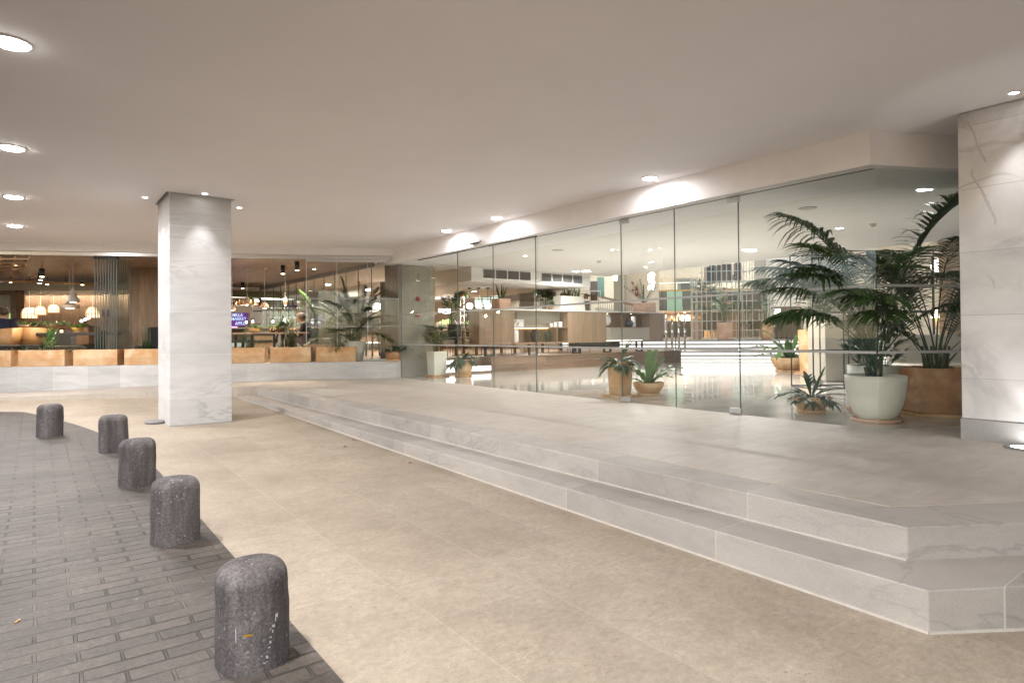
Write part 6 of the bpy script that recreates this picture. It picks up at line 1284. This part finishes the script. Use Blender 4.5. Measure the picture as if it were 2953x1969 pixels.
for k in range(60):
    r_ = k // 12; y_ = (745, 800, 855, 905, 955)[r_]; P = at(*c3(530 + (k % 12) * 46 + rnd.uniform(-12, 12), y_ - 2), 22.0); m_ = ('greenglass', 'ceramic', 'bottle', 'gold', 'glass')[rnd.randrange(5)]; h_ = rnd.uniform(.12, .24)
    o = MB().lathe([(.04, .012), (.045, h_ * .6), (.02, h_ * .75), (.02, h_)], P, 8).build('bottle', MA[m_]); tag(o, 'bottle or glass on the back bar shelf ' + rows_[r_], 'bottle', 'bottles on the back bar shelf ' + rows_[r_])
for (x, y), lab in (((247, 975), 'small bulb lamp on the bar, before the purple sign'), ((338, 965), 'small bulb lamp on the bar, before the white menu board'), ((622, 965), 'small bulb lamp on the bar, right of the menu board'), ((783, 960), 'large bulb lamp on the bar, left of the seated diner')):
    P = at(*c3(x, y), 18.0); t = thing('bulb_lamp', lab, 'table lamp', P, 'bulb lamps along the bar'); r_ = .055 if x > 700 else .032; MB().sphere(P, r_, 12, (1, 1, 1.4)).build('bulb', MA['bulb'], t); MB().tube([P + Vector((0, 0, r_ * 1.3)), P + Vector((0, 0, r_ * 2.2)), P + Vector((-.05, 0, r_ * 2.6)), P + Vector((-.09, 0, 0)), P + Vector((-.09, 0, -.33))], .007, 5).build('arm', MA['black'], t)
tag(facing(c3(365, 1012), c3(432, 1052), .3, plain('lilac_box', (.45, .45, .58), .5), 'till', D=18.1, bevel=.01), 'pale lilac till on the bar counter', 'till')
# table with trestles, cane bench, diner
P = at(*c3(690, 1118), 14.3); TW = pxm(1010 / 4.9, 14.3); wt = thing('trestle_table', 'long wooden trestle table behind the trough planters', 'table', (P.x, P.y, RF)); Hh = P.z - RF; PC = Vector((P.x, P.y, 0)) - rd_ * pxm(105 / 4.9, 14.3)
FWh = Vector((FW.x, FW.y, 0)).normalized(); MB().obox(PC + Vector((0, 0, P.z - .02)), rd_ * TW / 2, FWh * .38, (0, 0, .02)).build('tabletop', MA['lightwood'], wt, bevel=.006)
for x in (760, 930):
    c_ = at(*c3(x, 1118), 14.3); c_ = Vector((c_.x, c_.y, 0)); tr = MB()
    for sx in (-.17, .17):
        for sy in (-.3, .3): tr.bar(c_ + rd_ * sx * .25 + FWh * sy * .6 + Vector((0, 0, P.z - .04)), c_ + rd_ * sx + FWh * sy + Vector((0, 0, RF)), .035)
    tr.build('trestle', MA['midwood'], wt)
cb = thing('cane_bench', 'cane backed bench with a black frame in front of the trestle table', 'bench', at(*c3(390, 1300), 13.9)); facing(c3(340, 1160), c3(632, 1330), .02, MA['rattan'], 'cane_back', cb, D=13.9); f_ = MB()
for p, q in (((330, 1150), (640, 1150)), ((330, 1150), (330, 1400)), ((640, 1150), (640, 1400)), ((195, 1160), (195, 1400)), ((95, 1160), (95, 1400))): A = at(*c3(*p), 13.88); B = at(*c3(*q), 13.88); f_.bar(A, B, .045)
f_.build('frame', MA['black'], cb); facing(c3(80, 1230), c3(640, 1262), .45, MA['greyfab'], 'seat', cb, D=14.05)
def tt(x, D=14.2): p = at(*c3(x, 1118), D); p.z = P.z + .001; return p
for x, lab in ((350, 'bright green cress in a clay bowl on the trestle table, left'), (645, 'bright green cress in a clay bowl on the trestle table, middle')): potted('bowl_plant', lab, 'potted plant', tt(x, 14.35), lambda t, p: round_pot(t, p, [(.07, 0), (.12, .04), (.13, .1)], 'terra', n=18), small('bush', .09, .16), 'cress bowls on the trestle table')
potted('potted_plant', 'dark glossy leafed sprig on the trestle table beside the wine glass', 'potted plant', tt(775, 14.1), lambda t, p: round_pot(t, p, [(.03, 0), (.035, .06), (.02, .09)], 'darkceramic', n=12, soil=False), small('dark', .26, .16))
g_ = tt(797, 14.0); t = thing('wine_glass', 'glass of red wine on the trestle table', 'glass', g_); MB().lathe([(.035, 0), (.004, .008), (.004, .09), (.03, .11), (.042, .15), (.036, .2)], g_, 16).build('glass', MA['glass'], t); MB().lathe([(.006, .093), (.028, .112), (.036, .135), (.001, .136)], g_, 14).build('wine', plain('red_wine', (.06, .004, .008), .1, bump=0), t)
for x, lab in ((620, 'small dark pot on the trestle table right of the cane bench'), (725, 'small amber glass on the trestle table')): tag(MB().lathe([(.035, 0), (.045, .03), (.04, .07), (.03, .08)], tt(x, 14.1), 14).build('table_pot', MA['darkceramic' if x < 700 else 'smoke']), lab, 'pot')
bk2 = thing('banquette', 'dark green banquette behind the seated diner', 'bench', at(*c3(1180, 1230), 14.9)); facing(c3(1085, 1070), c3(1520, 1250), .14, plain('bottle_green_fabric', (.045, .06, .05), .9), 'backrest', bk2, D=15.0, bevel=.03); facing(c3(1060, 1200), c3(1500, 1280), .5, plain('sage_cushion', (.18, .2, .17), .9), 'seat', bk2, D=14.75, bevel=.04)

# people ------------------------------------------------------------------
def skin_body(name, parent, joints, edges, mat, sub=1, branch=None):
    off = wloc(parent); me = bpy.data.meshes.new(name); me.from_pydata([tuple(Vector(j[0]) - off) for j in joints], edges, []); me.update(); o = bpy.data.objects.new(name, me); COL.objects.link(o); o.parent = parent
    o.modifiers.new('skin', 'SKIN').use_smooth_shade = True
    if not me.skin_vertices: 
        bm = bmesh.new(); bm.from_mesh(me); bm.verts.layers.skin.verify(); bm.to_mesh(me); bm.free()
    for k, d in enumerate(me.skin_vertices[0].data): r_ = joints[k][1]; d.radius = (r_, r_) if not isinstance(r_, tuple) else r_; d.use_root = (k == 0)
    sm = o.modifiers.new('sub', 'SUBSURF'); sm.levels = sub + 1; sm.render_levels = sub + 1; me.materials.append(mat); return o
def head(parent, c, f, r=.095, hair=True, hm='hair'):
    """head with nose, ears, mouth and hair; f is the facing direction"""
    f = f.normalized(); s_ = f.cross(Vector((0, 0, 1))).normalized(); u = s_.cross(f); m_ = MB(); n_ = 18
    vs = []; fs = []
    for i in range(n_ // 2 + 1):
        a = -pi / 2 + pi * i / (n_ // 2)
        for k in range(n_):
            b = 2 * pi * k / n_; x, y, z = cos(a) * cos(b), cos(a) * sin(b), sin(a); w_ = 1 - .22 * max(0, -z) * (1 - .3 * max(0, x)); fx = x * (1.02 if x > 0 else 1.08)
            if x > 0 and z < -.35: fx += .08
            vs.append(c + f * fx * r * w_ + s_ * y * r * .82 * w_ + u * z * r * 1.25)
    for i in range(n_ // 2): fs += [(i * n_ + k, i * n_ + (k + 1) % n_, (i + 1) * n_ + (k + 1) % n_, (i + 1) * n_ + k) for k in range(n_)]
    m_.add(vs, fs, True); no = c + f * r * .98 - u * r * .12; m_.add([no + u * r * .3 - f * r * .02, no + f * r * .24 - u * r * .08, no + s_ * r * .17 - u * r * .12, no - s_ * r * .17 - u * r * .12, no - u * r * .2], [(0, 1, 2), (0, 3, 1), (1, 4, 2), (1, 3, 4)], True)
    for sg in (-1, 1): m_.sphere(c + s_ * sg * r * .82 - u * r * .05, r * .22, 8, (.5, .5, 1))
    for sg in (-1, 1): m_.sphere(c + s_ * sg * r * .3 + f * r * .93 + u * r * .08, r * .12, 8)
    m_.bar(c + f * r * .92 - u * r * .55 - s_ * r * .25, c + f * r * .92 - u * r * .55 + s_ * r * .25, r * .1, r * .12); m_.tube([c - u * r * 2.1 - f * r * .25, c - u * r * .7 - f * r * .1], r * .5, 10); o = m_.build('head', MA['skin'], parent)
    if hair:
        h_ = MB(); vs = []; fs = []
        for i in range(8):
            a = -.35 + (pi / 2 + .35) * i / 7
            for k in range(n_):
                b = 2 * pi * k / n_; x, y, z = cos(a) * cos(b), cos(a) * sin(b), sin(a)
                lift = 1.1 + .03 * noise.noise(Vector((x, y, z)) * 4); zz_ = z if x < .35 else max(z, .42 + .2 * x); vs.append(c + f * (x * 1.06 - .04) * r * lift + s_ * y * r * .87 * lift + u * zz_ * r * 1.3 * lift)
        for i in range(7): fs += [(i * n_ + k, i * n_ + (k + 1) % n_, (i + 1) * n_ + (k + 1) % n_, (i + 1) * n_ + k) for k in range(n_)]
        h_.add(vs, fs, True).sphere(c - f * r * 1.0 - u * r * .1, r * .55, 10); h_.build('hair', MA[hm], o)
def hand(parent, p, d, up_):
    d = d.normalized(); s_ = d.cross(up_).normalized(); m_ = MB(); m_.obox(p + d * .045, d * .045, s_ * .036, up_.normalized() * .013)
    for k in range(4): b = p + d * .088 + s_ * (-.028 + .0187 * k); L = (.065, .075, .07, .055)[k]; m_.tube([b, b + d * L * .5 - up_ * .006, b + d * L * .85 - up_ * .03], [.0085, .008, .006], 6)
    b = p + d * .03 + s_ * .036; m_.tube([b, b + (d + s_).normalized() * .035, b + (d * 1.4 + s_ * .5).normalized() * .065 - up_ * .01], [.010, .009, .007], 6); return m_.build('hand', MA['skin'], parent)
# seated woman, profile to the left
D_ = 14.6; Hc = at(*c3(1020, 915), D_); L_ = -rd_; pe = thing('person', 'woman in a dark top and pale trousers seated in profile at the trestle table', 'person', (Hc.x, Hc.y, RF))
hip = at(*c3(1105, 1205), D_); hip.z = RF + .52; ch_ = at(*c3(1085, 1040), D_); nk = at(*c3(1050, 985), D_); sh1 = ch_ + FWh * -.17 + Vector((0, 0, .06)); sh2 = ch_ + FWh * .17 + Vector((0, 0, .06)); kn1 = hip + L_ * .42 - FWh * .1 + Vector((0, 0, -.03)); kn2 = hip + L_ * .42 + FWh * .12 + Vector((0, 0, -.03))
el1 = sh1 + Vector((0, 0, -.24)) + L_ * .06; el2 = sh2 + Vector((0, 0, -.24)) + L_ * .06; ha1 = at(*c3(955, 1080), D_) - FWh * .08; ha2 = ha1 + FWh * .14
J = [(hip, .13), (hip.lerp(ch_, .5), .125), (ch_, (.14, .12)), (nk, .05), (sh1, .06), (el1, .045), (ha1, .032), (sh2, .06), (el2, .045), (ha2, .032)]
skin_body('top', pe, J, [(0, 1), (1, 2), (2, 3), (2, 4), (4, 5), (5, 6), (2, 7), (7, 8), (8, 9)], MA['blackfab'])
f1 = kn1 + Vector((0, 0, -.42)) - L_ * .05; f2 = kn2 + Vector((0, 0, -.42)) + L_ * .05; J = [(hip + Vector((0, 0, -.02)), .135), (hip - FWh * .09 + L_ * .08, .1), (kn1, .07), (f1, .045), (hip + FWh * .09 + L_ * .08, .1), (kn2, .07), (f2, .045)]
skin_body('trousers', pe, J, [(0, 1), (1, 2), (2, 3), (0, 4), (4, 5), (5, 6)], MA['paletrouser'])
for f_ in (f1, f2): MB().obox(f_ + L_ * .06 + Vector((0, 0, -.03)), L_ * .12, FWh * .04, (0, 0, .035)).build('shoe', MA['black'], pe, bevel=.02)
head(pe, Hc, L_ + Vector((0, 0, -.35)), .098); hand(pe, ha1, L_ + Vector((0, 0, .2)), Vector((0, 0, 1))); hand(pe, ha2, L_ + Vector((0, 0, .3)), Vector((0, 0, 1)))
# man at the left edge, seen from behind with the sign reflected
D_ = 14.0; Hc = at(*c1(50, 945), D_); pe = thing('person', 'person in a navy shirt seated at the left edge with back half turned', 'person', (Hc.x, Hc.y, RF)); ch_ = at(*c1(75, 1130), D_); hip = Vector((ch_.x, ch_.y, RF + .5)); R_ = rd_
sh1 = ch_ + R_ * .2 + Vector((0, 0, .08)); sh2 = ch_ - R_ * .2 + Vector((0, 0, .08)); J = [(hip, .15), (hip.lerp(ch_, .5), .15), (ch_, (.17, .13)), (Hc - Vector((0, 0, .14)), .055), (sh1, .075), (sh1 + Vector((0, 0, -.25)) + R_ * .05, .055), (sh1 + Vector((0, 0, -.32)) + FWh * .22, .04), (sh2, .075), (sh2 + Vector((0, 0, -.25)) - R_ * .05, .055), (sh2 + Vector((0, 0, -.32)) + FWh * .22, .04)]
skin_body('shirt', pe, J, [(0, 1), (1, 2), (2, 3), (2, 4), (4, 5), (5, 6), (2, 7), (7, 8), (8, 9)], MA['navy']); head(pe, Hc, FWh * .8 - R_ * .6, .105)
J = [(hip, .15), (hip + FWh * .4 + R_ * .1, .08), (hip + FWh * .42 + R_ * .1 - Vector((0, 0, .46)), .05), (hip + FWh * .4 - R_ * .1, .08), (hip + FWh * .42 - R_ * .1 - Vector((0, 0, .46)), .05)]; skin_body('trousers', pe, J, [(0, 1), (1, 2), (0, 3), (3, 4)], MA['blackfab'])
for sg, q in ((1, J[2][0]), (-1, J[4][0])): MB().obox(q + FWh * .06 + Vector((0, 0, .01)), FWh * .12, R_ * .04, (0, 0, .035)).build('shoe', MA['black'], pe, bevel=.02); hand(pe, ch_ + R_ * .2 * sg + Vector((0, 0, -.24)) + FWh * .22, FWh, Vector((0, 0, 1)))
g_ = at(*c1(95, 1240), 14.3); t = thing('side_table', 'small wooden table with a wine glass at the left edge of the restaurant', 'table', (g_.x, g_.y, RF)); MB().lathe([(.42, g_.z - RF - .03), (.43, g_.z - RF - .015), (.42, g_.z - RF)], (g_.x, g_.y, RF), 28).build('tabletop', MA['lightwood'], t); MB().lathe([(.2, 0), (.03, .03), (.03, g_.z - RF - .03)], (g_.x, g_.y, RF), 14).build('pedestal', MA['black'], t)
t = thing('wine_glass', 'glass of red wine on the small table at the left edge', 'glass', g_); MB().lathe([(.035, .001), (.004, .008), (.004, .09), (.03, .11), (.045, .16), (.036, .21)], g_, 16).build('glass', MA['glass'], t); MB().lathe([(.006, .093), (.028, .112), (.04, .15), (.001, .151)], g_, 14).build('wine', MA['darkceramic'], t)

# --- big areca in a pale pot just inside the corner glass
c = W(-.98, .98, RF + .02); c = at(*c4(775, 1440), 13.9); c.z = RF + .02; t = thing('potted_palm', 'feathery areca palm in a pale rounded pot inside the restaurant corner', 'potted plant', c)
b = round_pot(t, c, [(.15, 0), (.17, .02), (.215, .2), (.245, .44)], 'potgrey', n=40)
for k in range(36):
    mb = MB(); frond(mb, b + Vector((rnd.uniform(-.1, .1), rnd.uniform(-.1, .1), 0)), k * 2.4 + rnd.uniform(-.3, .3), 1.5 - .95 * (k / 36) ** 1.1 + rnd.uniform(-.05, .05), rnd.uniform(.95, 1.45), rnd.uniform(.9, 1.4), 24,   .28, .03, .3, 2.4, vee=.25, back=.3); mb.build('frond', MA['palm2'], t)
mb = MB(); [mb.tube([b + Vector((cos(a), sin(a), 0)) * .1, b + Vector((cos(a) * .14, sin(a) * .14, .5))], [.012, .007], 5) for a in [k * .7 for k in range(9)]]; mb.build('stem_base', MA['petiole'], t)
c = at(*c4(260, 1440), 14.0); c.z = RF + .01; t = thing('trough_planter', 'terracotta trough inside the glass holding a dark kentia palm', 'planter', c); s0 = (c - W0).dot(WD); t0_ = (c - W0).dot(WN); o = MB(); wbox(o, s0 - .3, s0 + .3, t0_ - .15, t0_ + .15, RF + .01, RF + .4); o.build('trough', MA['terra'], t, bevel=.006); b = c + Vector((0, 0, .37))
for az, el, L, dr in ((right + pi, 1.42, 1.35, 1.25), (right, 1.25, 1.2, .9), (away + .3, 1.2, 1.1, 1.0), (right + .5, 1.1, 1.0, 1.1)):
    mb = MB(); frond(mb, b + Vector((rnd.uniform(-.12, .12), 0, 0)), az, el, L, dr, 16, .3, .03, .45, 1.8); mb.build('frond', MA['palm'], t)
tag(facing(c4(1155, 405), c4(1365, 1450), .5, MA['wallwood'], 'timber_pillar', D=15.2), 'dark timber clad pillar inside the restaurant corner glass', 'pillar')
potted('bowl_planter', 'dark clay bowl with strappy leaves at the foot of the timber pillar', 'potted plant', fix(at(*c4(1300, 1425), 13.75), RF + .02), lambda t, p: round_pot(t, p, [(.12, 0), (.15, .02), (.16, .19)], 'terra_dark', n=24, saucer=.15), small('dark', .2, .3))
for k, (x, y, lab) in enumerate(((975, 1100, 'black bar stool seen through the corner glass, left'), (1070, 1100, 'black bar stool seen through the corner glass, right'))):
    p = at(*c4(x, 1400), 17.0); p.z = RF; t = thing('bar_stool', lab, 'stool', p, 'bar stools by the inner hall'); MB().rbox(p + Vector((0, 0, .7)), .36, .36, .05).build('seat', MA['blackfab'], t, bevel=.015); MB().rbox(p + Vector((0, .16, .75)), .34, .03, .28).build('backrest', MA['blackfab'], t, bevel=.01); lg = MB()
    for a in (-.16, .16):
        for c2 in (-.16, .16): lg.bar(p + Vector((a, c2, .7)), p + Vector((a * 1.25, c2 * 1.25, 0)), .02)
    for a in (-.19, .19): lg.bar(p + Vector((a, -.19, .22)), p + Vector((a, .19, .22)), .016)
    lg.build('legs', MA['black'], t)
# inner hall seen through the partition
tag(facing(c4(860, 760), c4(1130, 1120), .2, MA['cream'], 'lit_counter_wall', D=24), 'bright cream serving wall beyond the areca palm', 'wall'); t = thing('serving_counter', 'lit serving counter beyond the bar stools', 'counter', at(*c4(980, 1160), 22)); facing(c4(840, 1055), c4(1120, 1215), .5, MA['midwood'], 'front', t, D=22); facing(c4(840, 1045), c4(1120, 1055), .7, MA['ceramic'], 'top', t, D=21.9); facing(c4(850, 785), c4(1105, 800), .1, MA['led'], 'light_strip', t, D=23.5); facing(c4(900, 1220), c4(1120, 1232), .05, MA['led'], 'light_strip', t, D=21.6)
pendant('glowing oval yellow pendant between the areca and the timber pillar', *c4(1082, 765), 18.5, [(.1, 0), (.17, .03), (.19, .08), (.15, .14), (.05, .17), (.001, .175)], 'globe', 2.94, rose=False)
for (x, y), z, lab in (((405, 432), 2.94, 'round hall ceiling light left of the areca fronds'), ((930, 521), 2.94, 'round hall ceiling light right of the areca fronds, lower'), ((970, 504), 2.94, 'round hall ceiling light right of the areca fronds, upper'), ((218, 215), 2.94, 'small hall ceiling light near the left pane')):
    P = onz(*c4(x, y), z); downlight('hall_downlight', lab, 'ceiling light', P, .11 if x != 218 else .05, 'downlights of the inner hall', power=50 if x != 218 else 25, drop=.012, spread=2.9, colr=(1, .92, .8))
# plants in the troughs
def trough_plants(i, u, kind, h, n=16, r=.1):
    t, s0, s1, t0 = PL[i]; b = W(s0 + (s1 - s0) * u, t0 + .17, .724 + .275); mb = MB()
    if kind == 'reed': reeds(mb, b, n, h, r); mb.build('reeds', MA['horse'], t)
    elif kind == 'leafy': reeds(mb, b, 10, h * .8, r); [blade(mb, b + WD * rnd.uniform(-r, r) + Vector((0, 0, h * rnd.uniform(.2, .75))), dirv(rnd.uniform(0, 6.3), rnd.uniform(.5, 1.3)), .2, .03, 2, 4) for k in range(50)]; mb.build('leafy_stems', MA['fern'], t)
    else: tuft(mb, b, n, r, h); mb.build('ground_fern', MA['stag'], t)
trough_plants(0, .9, 'tuft', .16, 10, .12)
trough_plants(1, .58, 'leafy', .52, 18, .09); trough_plants(1, .2, 'tuft', .16, 16, .18); trough_plants(1, .88, 'tuft', .15, 12, .12)
trough_plants(2, .55, 'reed', .55, 26, .09); trough_plants(2, .25, 'tuft', .16, 12, .14); trough_plants(2, .85, 'tuft', .12, 8, .08)
trough_plants(3, .45, 'reed', .62, 20, .09); trough_plants(3, .2, 'tuft', .15, 12, .1); trough_plants(3, .8, 'tuft', .22, 16, .14)
trough_plants(4, .55, 'reed', .5, 16, .12); trough_plants(4, .25, 'tuft', .16, 10, .1); trough_plants(4, .8, 'tuft', .2, 18, .14)
trough_plants(5, .45, 'reed', .72, 22, .1); trough_plants(5, .2, 'tuft', .18, 12, .1); trough_plants(5, .8, 'tuft', .1, 8, .08)
trough_plants(6, .5, 'reed', .85, 22, .08); trough_plants(6, .3, 'tuft', .15, 12, .14); trough_plants(6, .78, 'tuft', .18, 14, .12)
# ================================================================== LIGHT AND VIEW
def hall_fill_lamp(name, lab, P, size, power, colr=(1, .96, .91)):  # unseen fitting, added to light the tall hall
    t = thing(name, lab, 'ceiling light', P, 'unseen ceiling lights added to the tall hall'); MB().lathe([(size / 2, -.02), (size / 2, -.08), (.001, -.081)], P, 24).build('diffuser', emitter('hall_fill_diffuser', colr, 3), t)
    l = bpy.data.lights.new('lamp', 'AREA'); l.shape = 'DISK'; l.size = size; l.energy = power; l.color = colr; o = bpy.data.objects.new('lamp', l); COL.objects.link(o); o.parent = t; o.location = (0, 0, -.1)
for k, (e_, g_) in enumerate(((-8, 4), (0, 4), (7, 4), (-8, 12), (0, 12), (7, 12), (-2, 19.5), (6, 19.5))):
    hall_fill_lamp('hall_fill_light', ('added unseen hall ceiling light, front row left', 'added unseen hall ceiling light, front row middle', 'added unseen hall ceiling light, front row right', 'added unseen hall ceiling light, middle row left', 'added unseen hall ceiling light, middle row centre', 'added unseen hall ceiling light, middle row right', 'added unseen hall ceiling light over the balcony, left', 'added unseen hall ceiling light over the balcony, right')[k], SQ(e_, g_, 7.6), 1.2, 125)
for k, (x_, y_) in enumerate(((8.0, 15.5), (10.5, 15.5), (13, 15.5), (9.5, 19))):  # extra downlights added for the dining area, not in view
    P = Vector((x_, y_, 2.589 if x_ > 8.4 else 2.93)); downlight('dining_fill_light', ('added unseen dining downlight, leftmost', 'added unseen dining downlight, second from the left', 'added unseen dining downlight, rightmost', 'added unseen dining downlight farthest back')[k], 'ceiling light', P, .08, 'unseen downlights added over the dining platform', power=60, drop=.012, spread=2.9, colr=(1, .9, .76))
for k, (e_, g_) in enumerate(((-4, 19.3), (-1, 19.3), (2, 19.3), (-2.5, 18))):  # hidden warm lamps added to light the recess below the balcony
    P = SQ(e_, g_, MZ0 - .281); downlight('alcove_fill_light', ('added unseen downlight under the balcony, leftmost', 'added unseen downlight under the balcony, middle', 'added unseen downlight under the balcony, rightmost', 'added unseen downlight at the balcony edge')[k], 'ceiling light', P, .08, 'unseen downlights added under the balcony', power=130, drop=.02, colr=(1, .76, .5), spread=2.8)
w = bpy.data.worlds.new('World'); scene.world = w; w.use_nodes = True; nt = w.node_tree; bg = nt.nodes['Background']; sky = nt.nodes.new('ShaderNodeTexSky'); sky.sky_type = 'NISHITA'; sky.sun_disc = False
sky.sun_elevation = radians(32); sky.sun_rotation = radians(250); sky.air_density = 1.0; nt.links.new(sky.outputs[0], bg.inputs[0]); bg.inputs[1].default_value = .115
scene.view_settings.view_transform = 'Standard'; scene.view_settings.look = 'None'; scene.view_settings.exposure = 0.9; scene.view_settings.gamma = 1
c_ = scene.cycles; c_.max_bounces = 10; c_.diffuse_bounces = 5; c_.glossy_bounces = 4; c_.transparent_max_bounces = 40; c_.transmission_bounces = 6; c_.sample_clamp_indirect = 6; c_.caustics_reflective = False; c_.caustics_refractive = False
c_.use_denoising = True
try: c_.denoiser = 'OPENIMAGEDENOISE'
except Exception: pass
